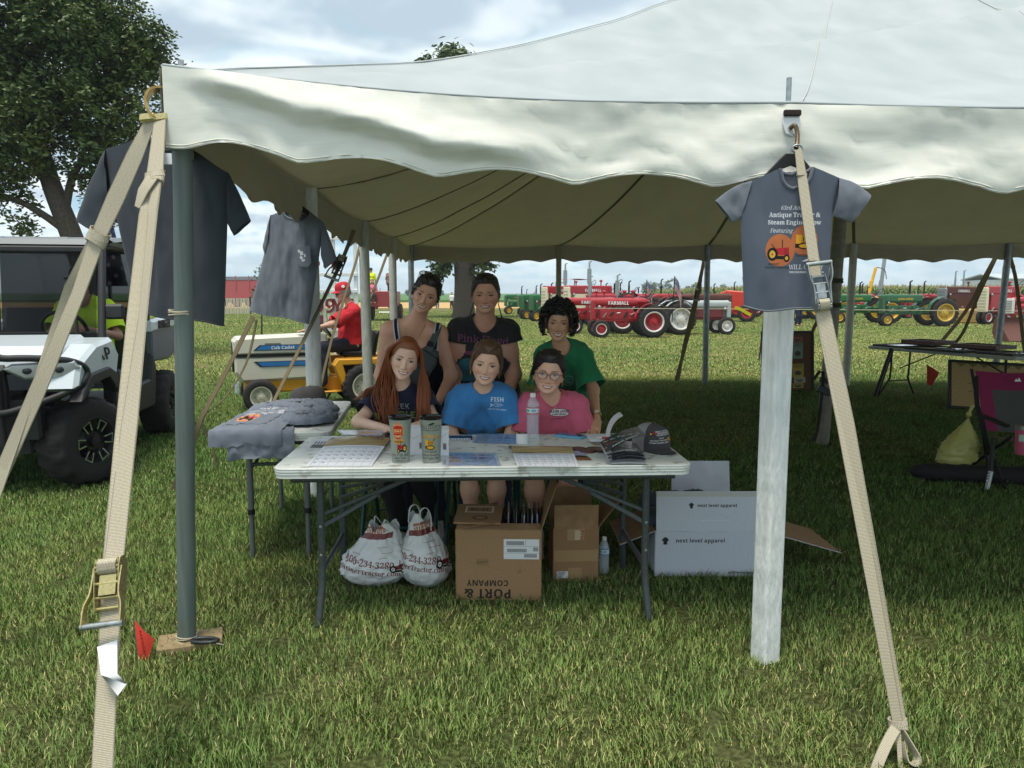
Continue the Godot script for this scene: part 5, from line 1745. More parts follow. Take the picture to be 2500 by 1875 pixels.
func make_tables() -> void:
	var pl := mk("table_plastic", Color.WHITE, 0.5)
	pl.albedo_texture = ntex(0.012, hx("d3d8d2"), hx("ecefeb"), 14, 512, 5)
	pl.uv1_triplanar = true
	pl.uv1_scale = Vector3.ONE * 0.9
	pl.detail_enabled = true
	var dt := ntex(0.05, Color(0.45, 0.40, 0.30, 0.0), Color(0.45, 0.40, 0.30, 0.0), 15, 256, 5)
	var gr := Gradient.new()
	gr.offsets = PackedFloat32Array([0.0, 0.62, 0.78])
	gr.colors = PackedColorArray([Color(0.5, 0.45, 0.35, 0.0), Color(0.5, 0.45, 0.35, 0.0), Color(0.42, 0.37, 0.28, 0.5)])
	dt.color_ramp = gr
	pl.detail_albedo = dt
	pl.detail_blend_mode = BaseMaterial3D.BLEND_MODE_MIX
	var lg := mott("leg_grey", hx("3c4244"), hx("535a5c"), 0.03, 5.0, 0.45, 0.3)
	var ls := mk("leg_sleeve", hx("6b6f70"), 0.45, 0.3)
	var t := thing("folding_table", "long white plastic folding table with goods, tumblers and papers on it", "table", V(-0.13, 0, -3.62), "white folding tables")
	var X := TF(BY(deg_to_rad(2.6)), V(-0.135, 0.74, -3.615))
	table_top(t, X, 1.83, 0.77, pl, lg)
	for sx in [-1.0, 1.0]:
		for sz in [-1.0, 1.0]:
			var g := NG(X)
			g.tube(spline([V(sx * 0.735, -0.045, sz * 0.26), V(sx * 0.735, -0.30, sz * 0.265), V(sx * 0.735, -0.52, sz * 0.27), V(sx * 0.742, -0.64, sz * 0.29), V(sx * 0.75, -0.74, sz * 0.315)], 5), 0.0165, 12)
			part(t, "leg", g, lg)
		var g := NG(X)
		g.tube([V(sx * 0.735, -0.50, -0.27), V(sx * 0.735, -0.50, 0.27)], 0.0125, 8)
		g.tube([V(sx * 0.735, -0.055, -0.30), V(sx * 0.735, -0.055, 0.30)], 0.0125, 8)
		part(t, "crossbar", g, lg)
		for sz in [-1.0, 1.0]:
			g = NG(X)
			g.slab(V(sx * 0.735, -0.30, sz * 0.245), V(sx * 0.50, -0.19, sz * 0.10), V(0, 0, 1), 0.022, 0.010, 0.003)
			g.slab(V(sx * 0.735, -0.245, sz * 0.245), V(sx * 0.50, -0.175, sz * 0.10), V(0, 0, 1), 0.018, 0.008, 0.003)
			g.slab(V(sx * 0.52, -0.185, sz * 0.11), V(sx * 0.18, -0.055, sz * 0.05), V(0, 0, 1), 0.022, 0.010, 0.003)
			part(t, "brace", g, lg)
		g = G.new()
		for k in [[0.29, 0.265], [0.42, 0.27]]:
			g.t = X * TF(BX(PI / 2), V(sx * 0.735, -k[0], k[1] + 0.015))
			g.lathe([W2(0, 0), W2(0.007, 0), W2(0.005, 0.004), W2(0, 0.005)], 10)
		part(t, "rivet", g, M.steel)
	t = thing("folding_table", "short white folding table on adjustable legs with grey shirts on it", "table", V(-1.36, 0, -4.66), "white folding tables")
	X = TF(BY(deg_to_rad(6.5)), V(-1.365, 0.74, -4.65))
	table_top(t, X, 0.62, 1.24, pl, lg)
	for sx in [-1.0, 1.0]:
		for sz in [-1.0, 1.0]:
			var x: float = sx * (0.155 if sz > 0 else 0.17)
			var g := NG(X)
			g.tube([V(x, -0.045, sz * 0.47), V(x, -0.46, sz * 0.475)], 0.0175, 12)
			var l := part(t, "leg", g, ls)
			g = NG(X)
			g.tube([V(x, -0.44, sz * 0.475), V(x, -0.74, sz * 0.48)], 0.0145, 12)
			part(l, "lower_leg", g, ls)
			g = NG(X)
			g.tube([V(x, -0.485, sz * 0.475), V(x, -0.455, sz * 0.475)], 0.021, 12)
			part(l, "collar", g, M.black)
		var g := NG(X)
		g.slab(V(sx * 0.16, -0.24, 0.47), V(sx * 0.05, -0.055, 0.10), V(1, 0, 0), 0.02, 0.012, 0.003)
		part(t, "brace", g, lg)
		g = NG(X)
		g.tube([V(-0.16, -0.20, sx * 0.47), V(0.16, -0.20, sx * 0.47)], 0.010, 8)
		part(t, "crossbar", g, lg)
	var gm := mk("green_metal", hx("16453c"), 0.4, 0.2)
	var at := [V(-0.66, 0, -4.50), V(-0.17, 0, -4.55), V(0.23, 0, -4.55)]
	var lb := ["dark green metal folding chair under the red haired girl", "dark green metal folding chair under the girl in blue", "dark green metal folding chair under the girl in pink"]
	var c0: Node3D = null
	for k in 3:
		if k > 0:
			dupe(c0, "folding_chair", at[k], 0.0, lb[k])
			continue
		var c := thing("folding_chair", lb[0], "chair", Vector3.ZERO, "green folding chairs")
		var g := G.new()
		g.box(V(0, 0.435, 0.02), V(0.40, 0.022, 0.38), 0.008)
		part(c, "seat", g, gm)
		g = G.new()
		g.grid(10, 3, func(u, v): return V((u - 0.5) * 0.40, 0.70 + v * 0.13, -0.21 - 0.03 * sin(u * PI)))
		part(c, "backrest", g, gm)
		for sx in [-1.0, 1.0]:
			g = G.new()
			g.tube([V(sx * 0.215, 0.02, 0.24), V(sx * 0.21, 0.45, 0.02), V(sx * 0.20, 0.86, -0.21)], 0.0125, 8)
			part(c, "front_leg", g, gm)
			g = G.new()
			g.tube([V(sx * 0.19, 0.02, -0.24), V(sx * 0.19, 0.43, -0.02)], 0.0115, 8)
			part(c, "rear_leg", g, gm)
		for z in [0.19, -0.19]:
			g = G.new()
			g.tube([V(-0.2, 0.13, z), V(0.2, 0.13, z)], 0.008, 6)
			part(c, "stretcher", g, gm)
		c.position = at[0]
		c0 = c
func paper(t: Node3D, nm: String, q: Array, m: Material, bend: Callable, n := 10, th := 0.0015) -> MeshInstance3D:
	var g := G.new()
	for s in [1.0, 0.0]:
		g.grid(n, n, func(u, v):
			var p: Vector3 = (q[3] as Vector3).lerp(q[2], u).lerp((q[0] as Vector3).lerp(q[1], u), v)
			return p + V(0, bend.call(u, v) + th * s, 0))
	return part(t, nm, g, m)
func mini_tractor(im: Image, x: float, y: float, s: float, body: Color, wheel: Color, flip := 1.0) -> void:
	var k := Color(0.06, 0.05, 0.05)
	poly(im, PackedVector2Array([W2(x - 30 * s * flip, y - 12 * s), W2(x + 34 * s * flip, y - 18 * s), W2(x + 36 * s * flip, y + 12 * s), W2(x - 28 * s * flip, y + 8 * s)]), body)
	for q in 5:
		line(im, W2(x + (18 + q * 4) * s * flip, y - 14 * s), W2(x + (18 + q * 4) * s * flip, y + 8 * s), 1.5 * s, body * 0.5)
	line(im, W2(x - 20 * s * flip, y - 12 * s), W2(x - 34 * s * flip, y - 30 * s), 3 * s, k)
	line(im, W2(x + 8 * s * flip, y - 16 * s), W2(x + 8 * s * flip, y - 44 * s), 4 * s, k)
	poly(im, PackedVector2Array([W2(x - 30 * s, y + 14 * s), W2(x + 36 * s, y + 14 * s), W2(x + 30 * s, y + 26 * s), W2(x - 24 * s, y + 26 * s)]), k)
	oval(im, x - 30 * s * flip, y + 8 * s, 21 * s, 24 * s, k)
	oval(im, x - 30 * s * flip, y + 8 * s, 12 * s, 14 * s, wheel)
	oval(im, x - 30 * s * flip, y + 8 * s, 4 * s, 4 * s, body)
	oval(im, x + 26 * s * flip, y + 22 * s, 12 * s, 14 * s, k)
	oval(im, x + 26 * s * flip, y + 22 * s, 6 * s, 7 * s, wheel)
func mini_crawler(im: Image, x: float, y: float, s: float) -> void:
	var k := Color(0.08, 0.06, 0.04)
	var yl := hx("e0a32a")
	rc(im, x - 36 * s, y - 26 * s, 22 * s, 34 * s, yl)
	rc(im, x - 14 * s, y - 22 * s, 44 * s, 22 * s, yl * 0.9)
	for q in 4:
		line(im, W2(x - 8 * s + q * 10 * s, y - 18 * s), W2(x - 8 * s + q * 10 * s, y - 2 * s), 3 * s, k)
	oval(im, x + 4 * s, y + 16 * s, 36 * s, 13 * s, k)
	oval(im, x + 4 * s, y + 16 * s, 29 * s, 8 * s, yl)
	line(im, W2(x + 26 * s, y - 22 * s), W2(x + 40 * s, y - 34 * s), 4 * s, k)
	rc(im, x - 40 * s, y + 8 * s, 14 * s, 16 * s, k)
func make_on_table() -> void:
	var flat := func(_u, _v): return 0.0
	var Y := 0.7405
	var month := img(256, 192, hx("eceff6"))
	for k in 8:
		line(month, W2(12 + k * 33.1, 24), W2(12 + k * 33.1, 184), 1.2, hx("8b93a8"))
	for k in 6:
		line(month, W2(12, 24 + k * 32), W2(244, 24 + k * 32), 1.2, hx("8b93a8"))
	rc(month, 12, 10, 232, 9, hx("b9c4dc"))
	for k in 30:
		txt(month, str(k + 1), 22 + (k % 7) * 33.1, 36 + (k / 7) * 32, 10, hx("3a4258"))
	var mm := texm("calendar_month", month, 0.5)
	var ph := img(256, 160, hx("a9946a"))
	for k in 900: oval(ph, (k * 97) % 256, 20 + (k * 61) % 140, 2.5, 1.2, hx(["c2ae84", "8a7750", "d4c49c", "9c8a60"][k % 4]))
	poly(ph, P2([0, 0, 256, 0, 256, 20, 0, 34]), hx("5f6d55"))
	mini_tractor(ph, 190, 52, 1.1, hx("a3222f"), hx("c9c3b0"))
	mini_tractor(ph, 80, 40, 0.9, hx("a3222f"), hx("c9c3b0"))
	var pm := texm("calendar_photo", ph, 0.25)
	var t := thing("calendar", "open wall calendar with tractor photo on the left of the table", "calendar", V(-0.76, Y, -3.45), "open calendars")
	paper(t, "month_page", [V(-0.895, Y, -3.235), V(-0.610, Y, -3.235), V(-0.612, Y + 0.012, -3.60), V(-0.905, Y + 0.012, -3.585)], mm, func(u, v): return 0.006 * sin(u * PI) * (1 - v) + 0.004 * (1 - v))
	paper(t, "photo_page", [V(-0.905, Y + 0.014, -3.585), V(-0.612, Y + 0.014, -3.60), V(-0.612, Y + 0.006, -3.86), V(-0.925, Y + 0.006, -3.84)], pm, func(u, v): return 0.028 * sin(u * PI * 0.9 + 0.2) * sin(v * PI) + 0.004)
	t = thing("calendar", "open wall calendar in the middle right of the table", "calendar", V(0.15, Y, -3.43), "open calendars")
	paper(t, "month_page", [V(0.024, Y, -3.230), V(0.290, Y, -3.224), V(0.287, Y + 0.006, -3.455), V(0.004, Y + 0.006, -3.455)], mm, func(u, v): return 0.004 * (1 - v))
	paper(t, "photo_page", [V(0.004, Y + 0.007, -3.457), V(0.287, Y + 0.007, -3.457), V(0.28, Y, -3.65), V(-0.018, Y, -3.65)], pm, func(u, v): return 0.018 * sin(v * PI) + 0.01 * (1.0 - u) * v)
	var lf := img(128, 128, hx("dfe2ea"))
	for k in 12: rc(lf, 12 + k * 9, 40, 5, 32, hx("3b3d45"))
	rc(lf, 10, 78, 106, 40, hx("41464d"))
	grain(lf, 0.3, 9, 2, 2)
	g_sheet("leaflet", "black and white leaflet lying half under the left calendar", "leaflet", [V(-1.0, Y, -3.62), V(-0.80, Y, -3.60), V(-0.80, Y, -3.90), V(-1.02, Y, -3.88)], texm("leaflet", lf, 0.4))
	var lf2 := img(128, 96, hx("9aa6c4"))
	rc(lf2, 60, 24, 50, 30, hx("b58a4c"))
	rc(lf2, 8, 8, 46, 70, hx("e4e7ef"))
	g_sheet("leaflet", "bluish flyer in a clear sleeve at the far left of the table", "leaflet", [V(-0.86, Y + 0.034, -3.80), V(-0.66, Y + 0.03, -3.80), V(-0.68, Y + 0.03, -3.96), V(-0.92, Y + 0.034, -3.94)], texm("leaflet_b", lf2, 0.15))
	var sl := img(256, 192, hx("aab2d6"))
	for r in 3:
		for c in 3:
			var bx := 14 + c * 80
			var by := 12 + r * 52
			rc(sl, bx, by, 70, 34, [hx("c59a55"), hx("a23a45"), hx("cdbb94")][r] if c < 2 or r < 2 else hx("c9cde2"))
			oval(sl, bx + 20, by + 17, 15, 10, hx("3a3c46"))
			oval(sl, bx + 50, by + 17, 15, 10, hx("3a3c46"))
	for k in 4: rc(sl, 172, 122 + k * 8, 60, 3, hx("6a72a0"))
	var sm := texm("sleeve_print", sl, 0.08)
	sm.clearcoat_enabled = true
	for d in [["clear plastic sleeve with printed flyer at the front edge of the table", [V(-0.295, Y, -3.262), V(-0.060, Y, -3.252), V(-0.086, Y, -3.50), V(-0.322, Y, -3.51)]], ["clear plastic sleeve with printed flyer in front of the girl in blue", [V(-0.190, Y, -3.765), V(0.020, Y, -3.735), V(0.03, Y, -3.985), V(-0.175, Y, -4.0)]]]:
		var q: Array = d[1]
		t = thing("flyer_sleeve", d[0], "flyer", (q[0] + q[2]) * 0.5, "flyers in clear sleeves")
		paper(t, "flyer", q, sm, flat, 2)
		var c: Vector3 = (q[0] + q[2]) * 0.5
		var big := []
		for p in q: big.append(c + (p - c) * 1.10 + V(0, 0.003, 0))
		paper(t, "plastic_cover", big, M.glass, func(u, v): return 0.003 * sin(u * 7.0) * sin(v * 5.0), 8, 0.0006)
	make_tumblers()
	for d in [[V(-0.452, 0, -3.53), -0.10, "white tumbler carton standing behind the left tumbler"], [V(-0.348, 0, -3.50), 0.06, "white tumbler carton standing behind the right tumbler"]]:
		var o: Vector3 = d[0] + V(0, Y, 0)
		t = thing("carton", d[2], "box", o, "white tumbler cartons")
		var g := NG(TF(BY(d[1]), o + V(0, 0.062, 0)))
		g.box(Vector3.ZERO, V(0.105, 0.124, 0.105), 0.0015)
		part(t, "box", g, M.white_paper)
		g = NG(TF(BY(d[1]), o))
		for k in 7:
			g.box(V(0.028 + k * 0.0022, 0.045, 0.0532), V(0.0012, 0.03, 0.0006))
		part(t, "bar_code", g, M.black)
		g = NG(TF(BY(d[1]), o))
		g.slab(V(-0.05, 0.11, 0.0530), V(0.0, 0.075, 0.0530), Vector3.BACK, 0.001, 0.0006)
		g.slab(V(0.0, 0.075, 0.0530), V(0.05, 0.11, 0.0530), Vector3.BACK, 0.001, 0.0006)
		part(t, "flap_edge", g, mk("fold_grey", hx("8e9198"), 0.8))
	var g := G.new()
	var c1 := img(128, 64, hx("171c2e"))
	rc(c1, 0, 30, 128, 34, hx("dfe3ec"))
	for k in 9:
		oval(c1, 8 + k * 14, 48, 6, 9, hx("2c4f9a") if k % 2 else hx("1b2037"))
	t = thing("phone", "phone in dark blue and white patterned case face down", "phone", V(-0.285, Y, -3.865))
	g.t = TF(BY(0.05), V(-0.285, Y + 0.006, -3.875)) * TF(BX(-PI / 2), Vector3.ZERO)
	g.prism(rects(0.080, 0.039, 0.011, 4), 0.010, 0.002, 6.0)
	part(t, "case", g, mk("navy_case", hx("1a2036"), 0.3))
	g = NG(TF(BY(0.05), V(-0.285, Y + 0.006, -3.875)))
	g.face([V(-0.070, -0.004, 0.0392), V(0.070, -0.004, 0.0392), V(0.070, 0.004, 0.0392), V(-0.070, 0.004, 0.0392)], [W2(0, 1), W2(1, 1), W2(1, 0.5), W2(0, 0.5)])
	part(t, "case_pattern", g, texm("case_print", c1, 0.3))
	t = thing("phone", "phone in light blue case lying in front of the girl in pink", "phone", V(0.305, Y, -3.92))
	g = NG(TF(BY(-0.50), V(0.305, Y + 0.006, -3.925)) * TF(BX(-PI / 2), Vector3.ZERO))
	g.prism(rects(0.079, 0.038, 0.011, 4), 0.011, 0.003)
	part(t, "case", g, mk("sky_case", hx("6cb4d6"), 0.35))
	g = NG(TF(BY(-0.50), V(0.305, Y + 0.0125, -3.925)) * TF(BX(-PI / 2), Vector3.ZERO))
	g.prism(rects(0.072, 0.032, 0.009, 4), 0.002, 0.0005)
	part(t, "back", g, mk("phone_back", hx("4f86b4"), 0.2))
	g = NG(TF(BY(-0.50), V(0.305, Y + 0.0145, -3.925)) * TF(BX(-PI / 2), Vector3.ZERO))
	for q in [V(0.056, 0.016, 0), V(0.056, -0.006, 0), V(0.036, 0.016, 0)]:
		g.ball(q, V(0.008, 0.008, 0.003), 10, 6)
	part(t, "camera_lens", g, M.black_gloss)
	t = thing("tape_roll", "white roll of tape standing beside a clear plastic box", "tape", V(0.06, Y, -3.75))
	g = NG(TO(V(0.052, Y + 0.001, -3.755)))
	g.lathe([W2(0.014, 0), W2(0.031, 0), W2(0.031, 0.05), W2(0.014, 0.05), W2(0.014, 0)], 24)
	part(t, "roll", g, M.white_plastic)
	g = NG(TO(V(0.052, Y + 0.051, -3.755)))
	g.lathe([W2(0.013, 0), W2(0.026, 0), W2(0.026, 0.002), W2(0.013, 0.002)], 20)
	part(t, "core", g, mk("core_brown", hx("7b5a48"), 0.7))
	g = G.new()
	g.box(V(0.112, Y + 0.022, -3.755), V(0.05, 0.042, 0.045), 0.002)
	part(t, "clear_box", g, M.glass)
	bottle("water_bottle", "clear plastic water bottle standing on the table", V(0.108, Y, -3.905), 0.235, hx("b8382f"), true)
	t = thing("note_pad", "small white note pad with its cover curled up", "pad", V(0.45, Y, -3.87))
	g = NG(TF(BY(0.08), V(0.455, Y + 0.006, -3.87)))
	g.box(Vector3.ZERO, V(0.12, 0.012, 0.15), 0.001)
	part(t, "pad", g, M.white_paper)
	g = G.new()
	for s in [0.0, 0.0012]:
		g.grid(10, 3, func(u, v):
			var a: float = u * 1.35
			return V(0.49 + 0.075 * u - 0.015 * sin(a * 2.2) + s, Y + 0.012 + 0.125 * sin(a * 0.95) , -3.80 - v * 0.13))
	part(t, "curled_page", g, M.white_paper)
	g = NG(TF(BY(-0.05), V(0.565, Y + 0.008, -3.87)))
	g.box(Vector3.ZERO, V(0.10, 0.016, 0.11), 0.003)
	solo("wallet", g, mk("wallet_dark", hx("2b2d33"), 0.5), "dark wallet lying between the note pad and the cap", "wallet", V(0.565, Y, -3.87))
	t = thing("pen", "red and white ballpoint pen lying by the note pad", "pen", V(0.48, Y, -3.77))
	g = G.new()
	g.tube([V(0.455, Y + 0.022, -3.785), V(0.53, Y + 0.022, -3.775)], 0.006, 10)
	part(t, "barrel", g, mk("pen_red", hx("b5262f"), 0.3))
	g = G.new()
	g.tube([V(0.43, Y + 0.022, -3.788), V(0.442, Y + 0.022, -3.787), V(0.455, Y + 0.022, -3.785)], [0.002, 0.005, 0.0062], 10)
	g.tube([V(0.53, Y + 0.022, -3.775), V(0.565, Y + 0.022, -3.771)], 0.0062, 10)
	part(t, "tip_and_clip", g, M.white_plastic)
	var wm := mott("medal_rim", hx("4a2a22"), hx("6b3a30"), 0.05, 20.0, 0.4)
	var wf := mott("medal_face", hx("37302b"), hx("8a6f58"), 0.09, 30.0, 0.35)
	var spots := [[V(0.320, 0, -3.60), 0], [V(0.395, 0, -3.60), 0], [V(0.463, 0, -3.605), 0], [V(0.360, 0, -3.545), 0], [V(0.425, 0, -3.55), 0.009], [V(0.488, 0, -3.545), 0], [V(-0.625, 0, -3.90), 0.0], [V(-0.575, 0, -3.865), 0.009], [V(-0.535, 0, -3.93), 0.0], [V(-0.59, 0, -3.82), 0.0]]
	for i in spots.size():
		var o: Vector3 = spots[i][0] + V(0, Y + spots[i][1], 0)
		t = thing("medallion", ["left medallion of the back row by the middle calendar", "middle medallion of the back row by the middle calendar", "right medallion of the back row by the middle calendar", "front left medallion by the middle calendar", "medallion lying on top of its neighbours by the middle calendar", "front right medallion by the middle calendar", "left medallion of the heap by the left tumbler", "medallion on top of the heap by the left tumbler", "backmost medallion by the left tumbler", "front medallion by the left tumbler"][i], "medallion", o, "medallions by the middle calendar" if i < 6 else "medallions by the left tumbler")
		g = NG(TO(o))
		g.lathe([W2(0, 0), W2(0.037, 0), W2(0.038, 0.004), W2(0.036, 0.008), W2(0.031, 0.008)], 24)
		part(t, "rim", g, wm)
		g = NG(TO(o))
		g.lathe([W2(0.031, 0.0078), W2(0.03, 0.0068), W2(0.018, 0.0068), W2(0.016, 0.0085), W2(0.0, 0.0085)], 24)
		part(t, "face", g, wf)
	var st := img(64, 64, hx("9c6a3c"))
	rc(st, 0, 0, 64, 26, hx("2b2420"))
	g_sheet("sticker", "brown sticker lying at the front right of the middle calendar", "sticker", [V(0.295, Y, -3.36), V(0.36, Y, -3.36), V(0.348, Y, -3.46), V(0.285, Y, -3.455)], texm("sticker_brown", st, 0.4))
	g_sheet("sticker", "plain lilac card lying beside the middle calendar", "sticker", [V(0.29, Y + 0.001, -3.47), V(0.345, Y + 0.001, -3.47), V(0.338, Y + 0.001, -3.56), V(0.287, Y + 0.001, -3.56)], mk("lilac", hx("b9bbdb"), 0.5))
	var pc := img(96, 64, hx("5d5340"))
	rc(pc, 0, 34, 96, 30, hx("a58b5c"))
	grain(pc, 0.3, 3, 3, 3)
	g_sheet("postcard", "photo postcard lying under the red pen", "postcard", [V(0.41, Y, -3.70), V(0.56, Y, -3.70), V(0.54, Y, -3.79), V(0.39, Y, -3.79)], texm("postcard", pc, 0.3))
	var bc := img(192, 128, hx("343c48"))
	for k in 26:
		rc(bc, (k * 37) % 180, 34 + (k * 23) % 80, 14, 7, [hx("c9a05a"), hx("b43d38"), hx("d6d8d4"), hx("6a7c8a")][k % 4])
	txt(bc, "SHOW GUIDE", 96, 24, 20, hx("d0d6cf"))
	var bm := texm("brochure_print", bc, 0.2)
	for k in 4:
		var y := Y + 0.004 + k * 0.014
		var o := V(0.50 - k * 0.008, y, -3.36)
		t = thing("brochure", ["lowest of the folded brochures fanned by the cap", "second folded brochure from below by the cap", "third folded brochure from below by the cap", "topmost folded brochure with raised colourful cover by the cap"][k], "brochure", o, "folded brochures")
		g = G.new()
		for s in [0.0, 0.0015]:
			g.grid(8, 4, func(u, v): return V(0.43 + u * 0.165 - k * 0.006, y + 0.010 * sin(u * PI) * (0.3 + 0.2 * k) + s, -3.262 - v * 0.22 - k * 0.004))
		part(t, "inner_page", g, mk("gloss_white", hx("e6e7ea"), 0.25))
		g = G.new()
		var lift := 0.008 if k < 3 else 0.062
		for s in [0.0, 0.0015]:
			g.grid(12, 4, func(u, v):
				var a: float = u
				return V(0.428 - k * 0.006 + a * (0.16 if k < 3 else 0.185), y + 0.012 + lift * sin(a * 1.45) * (0.5 + 0.5 * a) + s + 0.012 * sin(a * PI), -3.262 - v * 0.22 - (0.0 if k < 3 else a * 0.06)), false, Rect2(0, 0, 1, 1))
		part(t, "cover", g, bm)
	cap_hat("baseball_cap", "grey and charcoal baseball cap with printed badge on the table", V(0.672, Y, -3.62), 0.45)
	shirts_pile()
	cap_hat("baseball_cap", "grey cap with dark brim standing behind the folded shirts", V(-1.40, Y, -5.08), -0.95, false)
	cap_hat("baseball_cap", "second grey cap stacked against the first behind the shirts", V(-1.355, Y + 0.004, -5.10), -0.85, false)
func g_sheet(nm: String, label: String, cat: String, q: Array, m: Material) -> void:
	var g := G.new()
	for s in [0.001, 0.0]:
		g.grid(4, 4, func(u, v):
			var p: Vector3 = (q[3] as Vector3).lerp(q[2], u).lerp((q[0] as Vector3).lerp(q[1], u), v)
			return p + V(0, s + 0.002 * sin(u * 5.0 + v * 3.0) * u, 0))
	solo(nm, g, m, label, cat, (q[0] + q[2]) * 0.5)
func make_tumblers() -> void:
	var W := 512
	for d in [[V(-0.497, 0.7405, -3.335), "left grey tumbler with a red badge and a red tractor", 0], [V(-0.360, 0.7405, -3.335), "right grey tumbler with yellow crawler print and black lettering", 1]]:
		var im := img(W, 256, hx("8d958b"))
		var K := hx("1d1f1e")
		var cx := W * 0.5
		if d[2] == 0:
			oval(im, cx - 8, 66, 44, 50, hx("e0a247"))
			oval(im, cx - 8, 66, 41, 47, hx("bf2d22"))
			rc(im, cx - 50, 54, 84, 25, hx("e0a247"))
			rc(im, cx - 46, 57, 76, 19, hx("bf2d22"))
			txt(im, "M-H-F", cx - 8, 73, 21, hx("f0d9a0"))
			txt(im, "MASSEY", cx - 8, 33, 16, hx("f0d9a0"), "Droid Sans*", 0, 1, 0, 52)
			txt(im, "HARRIS", cx - 8, 104, 17, hx("f0d9a0"), "Droid Sans*", 0, 1, 0, -70)
			poly(im, P2([cx - 52, 108, cx - 8, 124, cx + 38, 108, cx + 34, 132, cx - 8, 144, cx - 48, 132]), hx("e09a3e"))
			txt(im, "Ferguson", cx - 8, 134, 18, K, "Droid Serif*", 0, 0.9, 0.3)
			mini_tractor(im, cx + 18, 162, 0.95, hx("b3202c"), hx("d8b03c"), -1.0)
			txt(im, "JULY 17-20, 2025", cx + 4, 214, 20, K, "Droid Serif*")
			txt(im, "Spiess Farm", cx + 6, 231, 18, K, "Droid Serif*")
			txt(im, "Manhattan, IL", cx + 6, 245, 12, K, "Droid Serif*")
		else:
			poly(im, P2([cx - 20, 30, cx + 20, 16, cx + 40, 22, cx + 10, 32]), K)
			txt(im, "WILL COUNTY", cx, 52, 28, K, "Droid Serif", 0, 0.9)
			txt(im, "THRESHERMEN'S ASSOCIATION", cx, 66, 12, K, "Droid Serif", 0, 0.85)
			txt(im, "CATERPILLAR", cx, 110, 30, K, "Droid Sans*", 0, 0.86)
			txt(im, "CATERPILLAR", cx, 109, 28.5, hx("e0a32a"), "Droid Sans*", 0, 0.88)
			mini_crawler(im, cx - 4, 146, 1.05)
			txt(im, "63rd Annual", cx, 194, 22, K, "Droid Serif", 0, 0.9, 0.3)
			txt(im, "Antique Tractor &", cx, 214, 18, K, "Droid Serif*")
			txt(im, "Steam Engine Show", cx, 232, 18, K, "Droid Serif*")
		var t := thing("tumbler", d[1], "tumbler", d[0], "printed tumblers")
		var g := G.new()
		g.t = TF(BY(PI / 2), d[0])
		var pr := [W2(0.0385, 0.0), W2(0.0395, 0.003), W2(0.0490, 0.196)]
		g.lathe(pr, 40)
		g.lathe([W2(0, 0.0005), W2(0.0385, 0.0)], 30)
		for i in g.v.size():
			var h: float = (g.v[i].y - d[0].y) / 0.196
			g.uv[i] = W2(g.uv[i].x, 1.0 - h)
		part(t, "cup", g, texm("tumbler_print_%d" % d[2], im, 0.35, {"metallic": 0.15}))
		g = NG(TO(d[0]))
		g.lathe([W2(0.0495, 0.194), W2(0.0510, 0.197), W2(0.0510, 0.206), W2(0.047, 0.209), W2(0.043, 0.207), W2(0.041, 0.202), W2(0, 0.202)], 40)
		part(t, "lid", g, mk("lid_smoke", hx("17181a"), 0.12))
func bottle(nm: String, label: String, o: Vector3, h: float, band: Color, water: bool, tint := 0.16) -> void:
	var t := thing(nm, label, "bottle", o)
	var k := h / 0.235
	var pr := [W2(0.0, 0.004), W2(0.022, 0.0), W2(0.031, 0.004), W2(0.0325, 0.012)]
	for i in 12:
		pr.append(W2(0.0325 - (0.0018 if i % 2 == 0 else 0.0), 0.018 + i * 0.0085))
	pr.append_array([W2(0.0325, 0.125), W2(0.0325, 0.165), W2(0.030, 0.180), W2(0.022, 0.200), W2(0.0135, 0.212), W2(0.0125, 0.216)])
	for i in pr.size(): pr[i] *= k
	var g := NG(TO(o))
	g.lathe(pr, 24, 60)
	part(t, "shell", g, mk("bottle_pet_%s" % nm, Color(0.86, 0.92, 0.96, tint + 0.12), 0.08, 0.0, {"transparency": BaseMaterial3D.TRANSPARENCY_ALPHA}))
	g = NG(TO(o))
	g.lathe([W2(0.0331 * k, 0.128 * k), W2(0.0331 * k, 0.164 * k)], 24)
	var im := img(128, 48, hx("dfe6ea"))
	rc(im, 0, 0, 128, 7, band)
	rc(im, 0, 41, 128, 7, band)
	for i in 6: oval(im, 10 + i * 22, 24, 9, 10, [hx("6fae78"), hx("7fb4d2"), hx("c8d6de")][i % 3])
	part(t, "label_band", g, texm("bottle_label_" + band.to_html(false), im, 0.3))
	g = NG(TO(o))
	g.lathe([W2(0.0145 * k, 0.214 * k), W2(0.0150 * k, 0.216 * k), W2(0.0150 * k, 0.230 * k), W2(0.013 * k, 0.235 * k), W2(0, 0.235 * k)], 20)
	part(t, "bottle_cap", g, M.white_plastic)
